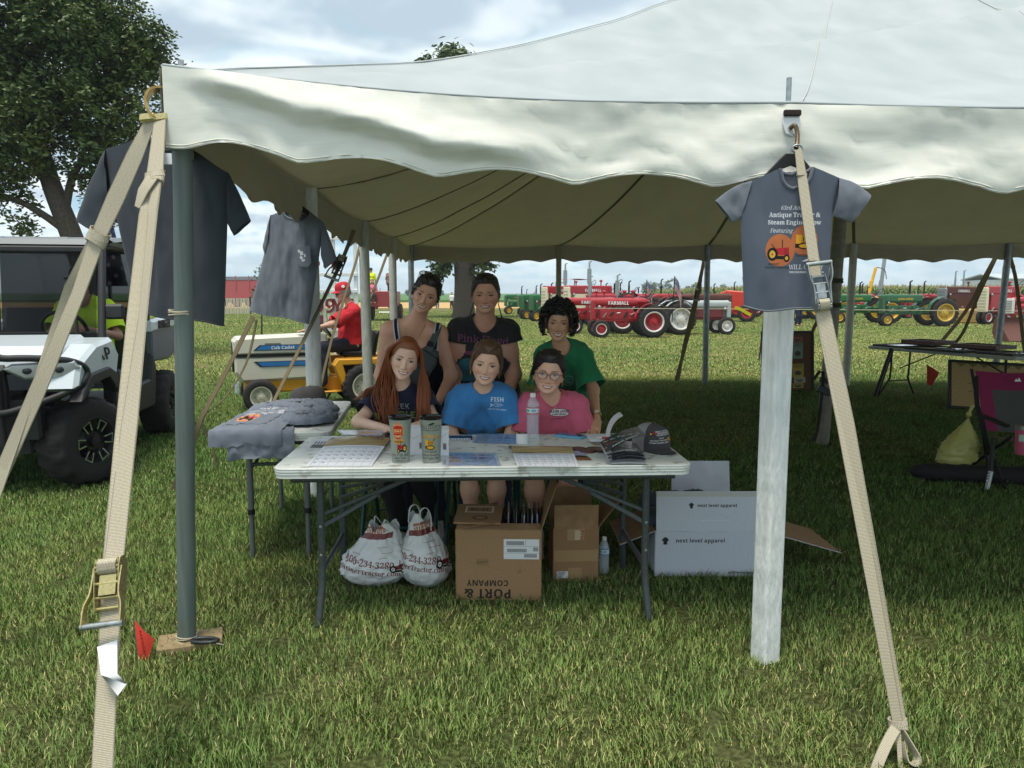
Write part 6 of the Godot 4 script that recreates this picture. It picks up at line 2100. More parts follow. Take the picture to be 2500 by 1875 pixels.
func cap_hat(nm: String, label: String, o: Vector3, turn: float, badge := true, par = null) -> Node3D:
	var t: Node3D = par if par != null else thing(nm, label, "cap", o)
	var X := TF(BY(turn), o)
	var front := mott("cap_charcoal", hx("3d3c3d"), hx("4a494a"), 0.1, 30.0, 0.9) as Material
	var mesh := mott("cap_mesh", hx("7e7c7a"), hx("9a9896"), 0.3, 60.0, 0.95) as Material
	var crown := func(u: float, v: float) -> Vector3:
		var a := u * TAU
		var r := pow(sin(v * PI / 2), 0.75)
		var y := 0.125 * pow(cos(v * PI / 2), 0.72)
		return V(sin(a) * 0.088 * r, y + 0.006 * sin(a * 3.0) * v * (1 - v), cos(a) * 0.098 * r + 0.012 * (1 - v) * cos(a))
	for s in [[-0.17, 0.34, "front_panel"], [0.17, 0.66, "mesh_panel"]]:
		var g := NG(X)
		g.grid(18, 14, func(u, v): return crown.call(s[0] + u * s[1], 1.0 - v) , false)
		part(t, s[2], g, front if s[2] == "front_panel" or not badge else mesh)
	var g2 := G.new()
	for th in [0.004, 0.0]:
		g2.t = X * TO(V(0, th, 0))
		g2.grid(16, 6, func(u, v):
			var a: float = (u - 0.5) * 2.1
			var r: float = 0.098 + (1 - v) * 0.072 * cos((u - 0.5) * 2.3)
			return V(sin(a) * lerpf(0.090, 0.098, 1 - v), 0.012 - 0.030 * pow(absf(u - 0.5) * 2, 2.0) + 0.006 - 0.012 * (1 - v), cos(a) * r))
	part(t, "brim", g2, front)
	g2 = NG(X)
	g2.ball(V(0, 0.126, 0.012), V(0.007, 0.004, 0.007), 8, 6)
	part(t, "button", g2, front)
	if badge:
		var im := img(256, 192, hx("434243"))
		txt(im, "WILL COUNTY", 150, 44, 28, hx("d9dadc"))
		txt(im, "THRESHERMEN'S", 150, 70, 26, hx("d9dadc"))
		txt(im, "ASSOCIATION", 150, 94, 24, hx("d9dadc"))
		mini_tractor(im, 44, 60, 0.85, hx("b3202c"), hx("d8c060"))
		txt(im, "63rd", 110, 128, 20, hx("d9dadc"), "Droid Serif*", 0, 1, 0.3)
		txt(im, "ANTIQUE TRACTOR &", 100, 152, 17, hx("d9dadc"))
		txt(im, "STEAM ENGINE SHOW", 100, 174, 17, hx("d9dadc"))
		mini_crawler(im, 212, 142, 0.8)
		var g := NG(X)
		g.grid(12, 8, func(u, v):
			var p: Vector3 = crown.call((u - 0.5) * 0.27, 0.90 - (1 - v) * 0.50 * (1.0 - 0.10 * absf(u - 0.5)))
			return p + V(p.x, 0, p.z).normalized() * 0.0025 + V(0, 0.001, 0))
		part(t, "badge", g, texm("cap_badge", im, 0.9))
	return t
func heather(key: String, a := "5b636f", b := "7e8794") -> StandardMaterial3D:
	return mott(key, hx(a), hx(b), 0.35, 5.0, 0.95, 0.0, 0.0, {"rim_enabled": true, "rim": 0.2, "rim_tint": 0.6})
func shirts_pile() -> void:
	var hm := heather("heather_pile", "5f6774", "7f8896")
	var X := TF(BY(deg_to_rad(6.5)), V(-1.365, 0.7405, -4.65))
	var t := thing("folded_shirt", "grey printed T-shirt laid over the near end of the side table", "shirt", X * V(-0.10, 0, 0.40), "grey shirts on the side table")
	var fn := noise(7.0, 61, 3)
	var lay := func(x0: float, x1: float, zf: float, zb: float, h: float, over: float, sd: float):
		var f := func(u: float, v: float) -> Vector3:
			var x := lerpf(x0, x1, u) + 0.02 * sin(v * 5.0 + sd)
			var s := v * ((zf - zb) + over)
			var z := zb + s
			var y := h + 0.012 * fn.get_noise_2d(x * 2.0 + sd, s * 1.6) + 0.006 * sin(u * PI)
			if z > zf:
				var e := z - zf
				z = zf + 0.018 * (1.0 - exp(-e / 0.02)) + 0.02 * fn.get_noise_2d(x * 1.4, e * 3.0) * minf(1.0, e * 12)
				y -= e - 0.01
			return X * V(x, y, z)
		return f
	var g := G.new()
	g.grid(26, 40, lay.call(-0.305, 0.075, 0.625, -0.38, 0.022, 0.10, 0.0), false, Rect2(0, 0, 1, 1))
	g.grid(26, 30, lay.call(-0.25, 0.105, 0.62, 0.12, 0.010, 0.16, 3.0), false, Rect2(0, 0, 1, 1))
	var b := part(t, "body", g, hm)
	g = G.new()
	g.tube([X * V(-0.23, 0.03, -0.38), X * V(-0.10, 0.034, -0.34), X * V(0.0, 0.036, -0.36), X * V(0.05, 0.03, -0.38)], 0.008, 6)
	part(b, "collar", g, hm)
	var im := img(128, 128, hx("6e7683"))
	oval(im, 40, 84, 30, 26, hx("cf8a5e"))
	mini_tractor(im, 44, 84, 0.5, hx("b3202c"), hx("3a3333"))
	txt(im, "63rd Annual", 76, 24, 15, hx("d3d6da"), "Droid Serif*", 0, 1, 0.2)
	txt(im, "Antique Tractor &", 72, 42, 14, hx("d3d6da"), "Droid Serif*")
	txt(im, "Steam Engine Show", 72, 58, 14, hx("d3d6da"), "Droid Serif*")
	g = G.new()
	var lf: Callable = lay.call(-0.305, 0.075, 0.625, -0.38, 0.022, 0.10, 0.0)
	g.grid(16, 20, func(u, v): return lf.call(0.06 + u * 0.62, 0.16 + v * 0.62) + V(0, 0.0025, 0))
	part(b, "print", g, texm("pile_print", im, 0.95))
	var specs_ := [[V(0.155, 0.0, 0.30), V(0.15, 0.055, 0.17), "crumpled grey T-shirt bunched beside the printed one"], [V(0.13, 0.0, -0.02), V(0.16, 0.05, 0.15), "grey T-shirt rolled up behind the crumpled one"], [V(0.02, 0.0, -0.28), V(0.20, 0.045, 0.13), "folded grey T-shirt at the back of the shirt heap"]]
	for i in 3:
		var q = specs_[i]
		t = thing("folded_shirt", q[2], "shirt", X * q[0], "grey shirts on the side table")
		g = G.new()
		var cf := noise(9.0, 70 + i, 3)
		g.grid(44, 22, func(u, v):
			var a: float = u * TAU
			var r: float = sin(v * PI / 2)
			var wob := 1.0 + 0.22 * cf.get_noise_2d(cos(a) * 1.1 + i * 5, sin(a) * 1.1)
			var p := V(cos(a) * q[1].x * pow(r, 0.7) * wob, q[1].y * pow(cos(v * PI / 2), 0.5), -sin(a) * q[1].z * pow(r, 0.7) * wob)
			var fold := absf(cf.get_noise_3d(p.x * 3.0, p.z * 1.3, i * 9.0))
			return X * (q[0] + p + V(0, -0.055 * fold * (1.0 - v * 0.7) + 0.02, 0)), true)
		part(t, "cloth", g, hm)
		g = G.new()
		var c0: Vector3 = X * (q[0] + V(-0.08, q[1].y + 0.002, 0.03))
		g.tube(spline([c0, c0 + V(0.05, 0.008, 0.035), c0 + V(0.11, 0.006, 0.02), c0 + V(0.13, 0.0, -0.03)], 5), 0.007, 6)
		part(t, "collar", g, mk("dark_collar", hx("4a515c"), 0.95))
func hung_shirt(t: Node3D, X: Transform3D, k: Dictionary, dep: float, m: Material, cloth: Material, sd: float, scoop: float, amp := 1.0) -> void:
	var fn := noise(2.6, 40 + int(sd), 3)
	var nk := 0.16 if not k.has("nkf") else k.nkf as float
	for side in [1.0, -1.0]:
		var f := func(u: float, v: float) -> Vector3:
			var un := 0.5 + (u - 0.5) * 1.0
			var y0: float = lerpf(k.hl.y, k.hr.y, u) - k.get("sag", 0.0) * sin(u * PI) + 0.006 * sin(u * 9.0 + sd)
			var d := absf(u - 0.5) / 0.5
			var yt: float = lerpf(k.nl.y if u < 0.5 else k.nr.y, k.sl.y if u < 0.5 else k.sr.y, smoothstep(nk * 2, 1.0, d) * 0.35 + maxf(0.0, (d - nk * 2) / (1 - nk * 2)) * 0.65)
			if d < nk * 2:
				yt -= (scoop if side > 0 else scoop * 0.25) * sqrt(maxf(0.0, 1.0 - pow(d / (nk * 2), 2.0)))
			var y := lerpf(y0, yt, v)
			var va: float = 0.74
			var xl: float = lerpf(k.hl.x, k.al.x, v / va) if v < va else lerpf(k.al.x, k.sl.x, (v - va) / (1 - va))
			var xr: float = lerpf(k.hr.x, k.ar.x, v / va) if v < va else lerpf(k.ar.x, k.sr.x, (v - va) / (1 - va))
			var x := lerpf(xl, xr, un)
			var e := sqrt(maxf(0.0, 1.0 - pow(absf(u * 2 - 1), 3.0)))
			var z: float = side * e * dep * lerpf(1.0, 0.25, v)
			z += e * amp * (0.030 * fn.get_noise_2d(x * 2.2, y * 0.7) * (1.0 - v * 0.6) + 0.014 * fn.get_noise_2d(x * 5.0 + 9, y * 1.3 + x * 3.0))
			z += e * amp * 0.010 * sin((x * 24.0 + y * 9.0) + sd) * (1.0 - v)
			return X * V(x, y, z)
		var g := G.new()
		var gf := f if side > 0 else func(u, v): return f.call(1.0 - u, v)
		g.grid(44, 40, gf, false, Rect2(0, 1, 1, -1))
		if k.has("uv") and side > 0: planar_uv(g, k.uv[0], k.uv[1], k.uv[2], k.uv[3])
		var b := part(t, "front_body" if side > 0 else "back_body", g, m if side > 0 else cloth)
		g = G.new()
		var pts := []
		for i in 15:
			pts.append(f.call(0.5 + (i / 14.0 - 0.5) * nk * 2, 1.0))
		g.tube(pts, 0.007, 7, true)
		part(b, "collar", g, cloth)
		g = G.new()
		pts = []
		for i in 23:
			pts.append(f.call(i / 22.0, 0.0))
		g.tube(pts, 0.0035, 5)
		part(b, "hem", g, cloth)
	for q in [["sl", "al", "tl", "bl", -1.0], ["sr", "ar", "tr", "br", 1.0]]:
		var g := G.new()
		var A: Vector2 = k[q[0]]
		var B: Vector2 = k[q[1]]
		var C: Vector2 = k[q[2]]
		var D: Vector2 = k[q[3]]
		g.grid(24, 12, func(u, v):
			var a: float = u * TAU
			var s := (1 - cos(a)) * 0.5
			var top := A.lerp(C, v) + W2(0, 0.012 * sin(v * PI))
			var p := top.lerp(B.lerp(D, v), s)
			return X * V(p.x, p.y, sin(a) * q[4] * dep * lerpf(0.42, 0.40, v) + 0.012 * fn.get_noise_2d(p.x * 4.0, p.y * 4.0)), true)
		part(t, "sleeve", g, cloth)
func hanger(X: Transform3D, w: float, hook: Vector3, label: String) -> void:
	var t := thing("clothes_hanger", label, "hanger", X.origin, "black clothes hangers")
	var g := NG(X)
	g.prism(P2([-w, -0.055, -w * 0.9, -0.03, -w * 0.35, 0.035, -w * 0.2, 0.05, w * 0.2, 0.05, w * 0.35, 0.035, w * 0.9, -0.03, w, -0.055, w * 0.8, -0.045, w * 0.3, -0.005, 0, 0.008, -w * 0.3, -0.005, -w * 0.8, -0.045]), 0.012, 0.003)
	part(t, "yoke", g, M.black)
	g = NG(X)
	g.tube(spline([V(0, 0.045, 0), V(0, 0.075, 0), V(0.02, 0.10, 0), hook * 0.8 + V(0.01, 0.11, 0) * 0.2, hook], 5), 0.0028, 6)
	part(t, "hook", g, M.steel)
func make_shirts() -> void:
	var h1 := heather("heather_dark", "2f353c", "434a53")
	var h2 := heather("heather_grey", "585e67", "7a818b")
	var X := TO(V(0, 0, -3.34))
	var t := thing("hanging_shirt", "large charcoal T-shirt hanging behind the grey corner pole", "shirt", V(-1.45, 1.4, -3.34))
	hung_shirt(t, X, {"nl": W2(-1.60, 2.145), "nr": W2(-1.36, 2.11), "sl": W2(-1.735, 2.10), "sr": W2(-1.215, 2.0), "al": W2(-1.725, 1.83), "ar": W2(-1.225, 1.78), "hl": W2(-1.64, 1.41), "hr": W2(-1.262, 1.35), "tl": W2(-1.885, 1.80), "bl": W2(-1.77, 1.735), "tr": W2(-1.128, 1.80), "br": W2(-1.205, 1.735)}, 0.055, h1, h1, 1.0, 0.02, 0.7)
	X = TO(V(0, 0, -5.37))
	t = thing("hanging_shirt", "grey pocket T-shirt hanging on the first white side post", "shirt", V(-1.58, 1.4, -5.37))
	hung_shirt(t, X, {"nl": W2(-1.605, 2.055), "nr": W2(-1.40, 2.045), "sl": W2(-1.675, 2.03), "sr": W2(-1.31, 1.985), "al": W2(-1.70, 1.80), "ar": W2(-1.335, 1.76), "hl": W2(-1.846, 1.37), "hr": W2(-1.43, 1.285), "tl": W2(-1.735, 1.82), "bl": W2(-1.715, 1.74), "tr": W2(-1.222, 1.73), "br": W2(-1.31, 1.66), "nkf": 0.26}, 0.05, h2, h2, 2.0, 0.055)
	var g := NG(TF(BY(-0.2), V(-1.438, 1.745, -5.30)))
	var o := P2([-0.045, 0.075, 0.055, 0.07, 0.06, -0.05, 0.035, -0.075, -0.02, -0.07, -0.05, -0.04])
	g.prism(o, 0.006, 0.002)
	var pk := part(t, "pocket", g, h2)
	g = NG(TF(BY(-0.2), V(-1.438, 1.745, -5.30)))
	for q in [[-0.028, 0.035, 0.014, 0.016, 0.4], [-0.01, 0.02, 0.02, 0.022, 0.2], [-0.012, -0.01, 0.016, 0.02, 0.9], [0.002, -0.028, 0.02, 0.012, 0.3], [0.014, 0.004, 0.01, 0.018, 0.1]]:
		g.t = TF(BY(-0.2), V(-1.438, 1.745, -5.30)) * TF(BZ(q[4]), V(q[0], q[1], 0.0038))
		g.prism(rects(q[2] * 0.6, q[3] * 0.6, 0.004, 2), 0.001)
	part(pk, "pocket_print", g, mk("print_white", hx("c9ced3"), 0.9), "white line drawing printed on the pocket")
	hanger(TO(V(-1.50, 2.055, -5.375)), 0.15, V(0.06, 0.13, -0.05), "black hanger in the grey pocket shirt")
	var im := img(512, 768, hx("5a6371"))
	var fn := noise(0.35, 3, 2)
	for y in 768:
		for x in 512:
			var k := 1.0 + 0.22 * fn.get_noise_2d(x * 0.5, y * 1.6)
			im.set_pixel(x, y, Color(0.318 * k, 0.352 * k, 0.405 * k))
	var Wc := hx("d9dee2")
	txt(im, "63rd Annual", 288, 232, 30, Wc, "Droid Serif", 0, 0.95, 0.3)
	txt(im, "Antique Tractor &", 285, 272, 35, Wc, "Droid Serif*", 0, 0.92)
	txt(im, "Steam Engine Show", 285, 312, 34, Wc, "Droid Serif*", 0, 0.92)
	txt(im, "Featuring", 210, 356, 30, Wc, "Droid Serif", 0, 0.95, 0.3)
	oval(im, 205, 452, 86, 88, hx("b4683e"))
	oval(im, 345, 398, 74, 84, hx("b4683e"))
	mini_tractor(im, 205, 462, 1.5, hx("b3202c"), hx("d0a53e"))
	mini_crawler(im, 350, 405, 1.45)
	txt(im, "MASSEY", 168, 534, 17, hx("15171a"))
	txt(im, "HARRIS-FERGUSON", 196, 552, 17, hx("15171a"))
	txt(im, "CATERPILLAR", 350, 486, 17, hx("15171a"))
	txt(im, "WILL COUNTY", 358, 555, 34, Wc, "Droid Serif", 0, 0.85)
	txt(im, "THRESHERMEN'S ASSOCIATION", 362, 576, 15, Wc, "Droid Serif*", 0, 0.85)
	poly(im, P2([330, 512, 360, 498, 395, 500, 380, 508, 350, 512]), Wc)
	var pm := texm("show_shirt_print", im, 0.95, {"rim_enabled": true, "rim": 0.2, "rim_tint": 0.6})
	X = TO(V(0, 0, -2.775))
	t = thing("hanging_shirt", "grey T-shirt with tractor print hanging on the front white post", "shirt", V(1.0, 1.43, -2.80))
	hung_shirt(t, X, {"nl": W2(0.942, 1.925), "nr": W2(1.068, 1.93), "sl": W2(0.855, 1.885), "sr": W2(1.165, 1.895), "al": W2(0.818, 1.755), "ar": W2(1.148, 1.76), "hl": W2(0.842, 1.44), "hr": W2(1.145, 1.455), "tl": W2(0.726, 1.815), "bl": W2(0.792, 1.737), "tr": W2(1.283, 1.835), "br": W2(1.222, 1.737), "nkf": 0.19, "sag": 0.022, "uv": [0.990, 1.683, 0.32, 0.50]}, 0.035, pm, h2, 3.0, 0.07, 0.45)
	g = G.new()
	g.box(V(1.0, 1.90, -2.825), V(0.022, 0.045, 0.002))
	part(t, "neck_label", g, M.black)
	g = G.new()
	g.box(V(1.105, 1.44, -2.80), V(0.016, 0.012, 0.002))
	part(t, "care_label", g, M.white_paper)
	hanger(TO(V(1.005, 1.935, -2.81)), 0.11, V(0.005, 0.12, 0.0), "black hanger in the printed shirt on the front post")
func knot(t: Node3D, c: Vector3, d: Vector3, wd: Vector3, s: float, m: Material) -> void:
	d = d.normalized()
	wd = (wd - d * wd.dot(d)).normalized()
	var nn := d.cross(wd)
	for k in 3:
		var g := G.new()
		var pts := []
		var wds := []
		for i in 19:
			var a := TAU * i / 18.0 + k
			pts.append(c + d * (k - 1) * s * 0.22 + wd * cos(a) * s * 0.62 + nn * sin(a) * s * 0.30 + d * sin(a + k * 1.5) * s * 0.14)
			wds.append(d + wd * 0.25 * sin(a))
		g.strap(pts, wds, s * 0.42, 0.004)
		part(t, "knot_turn", g, m)
func ratchet(t: Node3D, X: Transform3D, w: float, open: float, zn: Material = M.zinc) -> void:
	for sx in [-1.0, 1.0]:
		var g := NG(X * TF(BY(PI / 2), V(sx * (w / 2 + 0.008), 0, 0.012)))
		g.prism(P2([-0.020, 0.075, -0.028, 0.05, -0.022, -0.02, -0.014, -0.075, 0.014, -0.075, 0.022, -0.02, 0.028, 0.05, 0.020, 0.075, 0.0, 0.085]), 0.003, 0.001)
		part(t, "side_plate", g, zn)
		g = NG(X)
		var ha := spline([V(sx * (w / 2 + 0.013), 0.05, 0.02), V(sx * (w / 2 + 0.014), -0.02, 0.03 + open * 0.3), V(sx * (w / 2 + 0.026), -0.06, 0.035 + open * 0.6), V(sx * (w / 2 + 0.028), -0.115, 0.035 + open)], 5)
		g.strap(ha, V(0, 0, 1), 0.022, 0.004)
		part(t, "handle_arm", g, zn)
		g = NG(X * TF(BZ(PI / 2), V(sx * (w / 2 + 0.016), 0.055, 0.018)))
		var pr := []
		for k in 24:
			var a := TAU * k / 24
			pr.append_array([cos(a) * (0.024 if k % 2 else 0.019), sin(a) * (0.024 if k % 2 else 0.019)])
		var gg := g.t
		g.t = X * TF(BY(PI / 2), V(sx * (w / 2 + 0.004), 0.055, 0.018))
		g.prism(P2(pr), 0.004)
		part(t, "ratchet_wheel", g, zn)
	for q in [["grip", -0.115, 0.035 + open, 0.0095, w + 0.066, M.steel], ["pawl", 0.005, 0.022, 0.006, w + 0.02, zn], ["stop_bar", -0.035, 0.018, 0.005, w + 0.02, zn], ["axle", -0.066, 0.012, 0.006, w + 0.026, zn]]:
		var g := NG(X)
		g.tube([V(-q[4] / 2, q[1], q[2]), V(q[4] / 2, q[1], q[2])], q[3], 10)
		part(t, q[0], g, q[5])
	var g := NG(X)
	g.slab(V(0, 0.03, 0.024), V(0, -0.03, 0.028), V(0, 0, 1), w * 0.92, 0.003, 0.001)
	part(t, "release_plate", g, zn)
	g = NG(X)
	g.tube([V(-w / 2, 0.055, 0.018), V(w / 2, 0.055, 0.018)], 0.024, 16)
	part(t, "strap_roll", g, M.webbing)
func frame_for(d: Vector3, z: Vector3) -> Basis:
	var y := -d.normalized()
	z = (z - y * z.dot(y)).normalized()
	return Basis(y.cross(z), y, z)
func make_straps() -> void:
	var wb: Material = M.webbing
	var gd := mott("gold_plate", hx("8a6a38"), hx("c8b070"), 0.02, 6.0, 0.3, 0.9)
	var t := thing("corner_hook", "brassy steel hook at the front left corner of the tent", "hook", V(-1.35, 2.2, -3.02))
	var g := G.new()
	g.strap(spline([V(-1.30, 2.245, -3.03), V(-1.335, 2.262, -3.02), V(-1.372, 2.25, -3.0), V(-1.388, 2.21, -2.99), V(-1.375, 2.165, -2.985), V(-1.355, 2.145, -2.985)], 5), V(0.25, 0.1, 1), 0.05, 0.009)
	part(t, "hook", g, gd)
	g = G.new()
	var pts := []
	for k in 17:
		var a := TAU * k / 16.0
		pts.append(V(-1.325 + cos(a) * 0.022, 2.245 + sin(a) * 0.022, -3.02 + cos(a) * 0.008))
	g.tube(pts, 0.006, 6)
	part(t, "ring", g, M.steel)
	g = G.new()
	g.slab(V(-1.36, 2.30, -3.06), V(-1.25, 2.318, -3.04), Vector3.UP, 0.03, 0.006, 0.002)
	part(t, "bracket", g, M.dark_metal)
	for sx in [-0.030, 0.018]:
		g = G.new()
		g.slab(V(-1.350 + sx - 0.03, 2.145, -2.98), V(-1.350 + sx + 0.03, 2.15, -2.975), V(0, 0.3, 1), 0.03, 0.02, 0.004)
		part(t, "clasp", g, M.zinc)
	t = thing("ratchet_strap", "cream webbing strap running from the corner hook out to the left edge", "strap", V(-2.42, 0, -3.0), "cream tie-down straps at the front")
	g = G.new()
	var a0 := V(-1.372, 2.14, -2.985)
	var kn := V(-1.605, 1.70, -2.99)
	g.strap([a0, a0.lerp(kn, 0.3), a0.lerp(kn, 0.65), kn], [V(0.85, -0.3, 0.3), V(0.88, -0.46, 0.15), V(0.88, -0.46, 0.1), V(0.88, -0.46, 0.2)], [0.05, 0.068, 0.072, 0.066], 0.004)
	part(t, "upper_strap", g, wb)
	for sd in [0.0, 1.0]:
		g = G.new()
		var e := V(-2.42, 0.0, -3.0)
		var o: Vector3 = V(0.012, -0.006, 0.012) * (sd * 2 - 1)
		g.strap([kn, kn.lerp(e, 0.12) + o * 1.6, kn.lerp(e, 0.35) + o, kn.lerp(e, 0.6) - o * 0.5, e], [V(0.88, -0.46, 0.2), V(0.88, -0.46, -0.6 + sd), V(0.8, -0.4, 0.8 - sd * 0.7), V(0.88, -0.46, 0.3), V(0.88, -0.46, 0.2)], 0.068, 0.004)
		part(t, "lower_strap", g, wb)
	knot(t, kn, kn - a0, V(0.88, -0.46, 0.2), 0.07, wb)
	t = thing("ratchet_strap", "cream webbing strap with a brassy ratchet running down beside the corner pole", "strap", V(-1.10, 0, -1.86), "cream tie-down straps at the front")
	var b0 := V(-1.332, 2.145, -2.975)
	var bk := V(-1.308, 1.905, -2.85)
	var br := V(-1.197, 0.69, -2.205)
	g = G.new()
	g.strap([b0, bk], V(1, 0.1, 0.2), [0.05, 0.07], 0.004)
	part(t, "upper_strap", g, wb)
	for sd in [-1.0, 1.0]:
		g = G.new()
		var o: Vector3 = V(0.014, 0, 0.012) * sd
		g.strap([bk, bk.lerp(br, 0.12) + o, bk.lerp(br, 0.4) + o * 1.3, bk.lerp(br, 0.7) + o * 0.6, br + o * 0.3], [V(1, 0, 0.2), V(1, 0, 0.7 * sd + 0.2), V(1, 0, 0.55 * sd + 0.4), V(1, 0, 0.3 * sd), V(1, 0, 0)], [0.06, 0.062, 0.062, 0.062, 0.058], 0.004)
		part(t, "strap_ply", g, wb)
	knot(t, bk, bk - b0, V(1, 0.1, 0.2), 0.06, wb)
	g = G.new()
	g.strap([bk + V(0, 0, 0.02), bk + V(-0.02, -0.05, 0.05), bk + V(-0.045, -0.11, 0.05)], [V(1, 0.2, 0), V(0.9, -0.3, 0.3), V(0.8, 0.5, 0.3)], [0.05, 0.045, 0.03], 0.003)
	part(t, "strap_tail", g, wb)
	g = G.new()
	g.box(V(-1.292, 1.985, -2.915), V(0.045, 0.04, 0.002))
	part(t, "paper_tag", g, M.white_paper)
	var bd := (V(-1.10, 0, -1.86) - br).normalized()
	ratchet(t, TF(frame_for(bd, V(0, 0.3, 1)), br + bd * 0.075), 0.055, 0.01)
	g = G.new()
	g.strap([br + bd * 0.05, br + bd * 0.25, br + bd * 0.5, V(-1.10, -0.01, -1.86)], V(1, 0, 0.1), 0.062, 0.004)
	part(t, "lower_strap", g, wb)
	g = G.new()
	g.strap([br + bd * 0.235 + V(0, 0, 0.01), br + bd * 0.30 + V(0.03, 0.0, 0.05), br + bd * 0.345 + V(0.075, 0.01, 0.06)], [V(1, 0, 0), V(0.7, -0.6, 0.4), V(0.5, -0.7, 0.5)], [0.055, 0.045, 0.04], 0.002)
	part(t, "white_tag", g, mk("tag_white", hx("e3e4e6"), 0.8))
	t = thing("ratchet_strap", "cream webbing strap with steel ratchet running down over the printed shirt", "strap", V(1.22, 0, -2.22), "cream tie-down straps at the front")
	var c0 := V(1.012, 1.99, -2.765)
	var cr := V(1.052, 1.545, -2.655)
	var ck := V(1.236, 0.115, -2.29)
	g = G.new()
	g.strap([c0, c0.lerp(cr, 0.3), c0.lerp(cr, 0.7), cr], V(1, 0.05, 0.25), [0.024, 0.034, 0.036, 0.036], 0.004)
	part(t, "upper_strap", g, wb)
	for q in [[1.90, 0.038], [1.60, 0.042]]:
		g = G.new()
		var f: float = (c0.y - q[0]) / (c0.y - cr.y)
		g.slab(c0.lerp(cr, f - 0.012), c0.lerp(cr, f + 0.012), V(0, 0.3, 1), q[1], 0.010, 0.003)
		part(t, "stitched_fold", g, wb)
	var cd := (ck - cr).normalized()
	ratchet(t, TF(frame_for(-cd, V(0, 0.2, 1)) , cr + cd * 0.06) * TF(Basis().scaled(Vector3.ONE * 0.82), Vector3.ZERO), 0.042, 0.012, M.steel)
	for sd in [0.0, 1.0]:
		g = G.new()
		var s0 := cr + cd * 0.10
		g.strap([s0, s0.lerp(ck, 0.3) + V(0.012, 0, 0.01) * sd, s0.lerp(ck, 0.65) + V(0.016, 0, 0.0) * sd, ck + V(0.01, 0.01, 0.0) * sd], [V(1, 0, 0.3), V(1, 0, 0.5 * sd + 0.1), V(1, 0, 0.3 + 0.9 * sd), V(0.9, 0, 0.6)], [0.05, 0.042, 0.036, 0.030], 0.004)
		part(t, "strap_ply", g, wb)
	knot(t, ck, cd, V(1, 0, 0.4), 0.042, wb)
	g = G.new()
	g.strap(spline([ck, V(1.195, 0.085, -2.26), V(1.155, 0.04, -2.23), V(1.13, 0.0, -2.21)], 5), V(0.5, -0.6, 0.6), 0.032, 0.004)
	part(t, "strap_tail", g, wb)
	g = G.new()
	g.strap(spline([ck, V(1.262, 0.07, -2.27), V(1.282, 0.03, -2.255), V(1.27, 0.012, -2.24), V(1.245, 0.02, -2.25), V(1.238, 0.07, -2.27)], 5), V(0.3, 0.2, 1), 0.03, 0.004)
	part(t, "strap_loop", g, wb)
	g = G.new()
	g.strap([ck, V(1.225, 0.0, -2.24)], V(1, 0, 0.4), 0.014, 0.004)
	part(t, "stake_line", g, wb)
	t = thing("strap_hook", "white steel plate and snap hook on the front edge of the tent", "hook", V(1.012, 2.06, -2.83))
	g = NG(TF(BX(-0.12), V(1.012, 2.095, -2.845)))
	g.prism(P2([-0.030, 0.045, 0.030, 0.045, 0.032, 0.0, 0.020, -0.035, 0.0, -0.045, -0.020, -0.035, -0.032, 0.0]), 0.006, 0.0015)
	part(t, "plate", g, mk("plate_white", hx("cfd3d2"), 0.4, 0.3))
	g = G.new()
	g.box(V(1.012, 2.133, -2.838), V(0.064, 0.022, 0.012), 0.004)
	part(t, "slot", g, mk("slot_dark", hx("2b201c"), 0.9))
	g = G.new()
	g.tube(spline([V(1.005, 2.078, -2.835), V(1.016, 2.085, -2.82), V(1.024, 2.06, -2.815), V(1.02, 2.02, -2.80), V(1.013, 2.0, -2.79)], 5), 0.0085, 8)
	part(t, "snap_hook", g, mk("bronze", hx("6d5c4a"), 0.4, 0.7))
	g = G.new()
	pts = []
	for k in 17:
		var a := TAU * k / 16.0
		pts.append(V(1.012 + cos(a) * 0.018, 1.995 + sin(a) * 0.014, -2.775))
	g.tube(pts, 0.0035, 6)
	part(t, "ring", g, M.steel)
	side_strap("grey webbing strap with open ratchet beside the first side post", [V(-1.15, 1.95, -5.62), V(-1.25, 1.69, -5.57), V(-1.505, 1.09, -5.35), V(-1.66, 0.70, -5.15), V(-1.78, 0.40, -5.0)], V(0.8, 0.4, 0.4), 0.042, 1)
	side_strap("grey strap hanging below the pocket shirt down to a stake", [V(-1.84, 1.33, -5.42), V(-2.04, 0.95, -5.42), V(-2.24, 0.60, -5.42), V(-2.36, 0.37, -5.5), V(-2.56, 0.02, -5.62)], V(0.8, 0.4, 0.3), 0.042, 3)
	side_strap("thin second strap hanging slack below the pocket shirt", [V(-1.81, 1.30, -5.40), V(-1.90, 1.00, -5.42), V(-2.07, 0.74, -5.42), V(-2.24, 0.59, -5.42), V(-2.18, 0.40, -5.44), V(-2.17, 0.22, -5.45)], V(0.7, 0.3, 0.6), 0.028, -1)
	side_strap("strap running from the third side post down to the lawn", [LP[2] + V(-0.02, -0.15, 0), V(-1.60, 1.83, -7.9), V(-1.80, 1.05, -7.6), V(-2.0, 0.0, -7.3)], V(0.8, 0.4, 0.4), 0.036, -1)
	side_strap("knotted strap running down behind the pale fourth side post", [LP[3] + V(-0.02, -0.15, 0), V(-1.70, 1.95, -10.3), V(-1.85, 1.55, -10.25), V(-2.25, 0.6, -10.1), V(-2.5, 0.0, -10.0)], V(0.8, 0.4, 0.4), 0.045, 2)
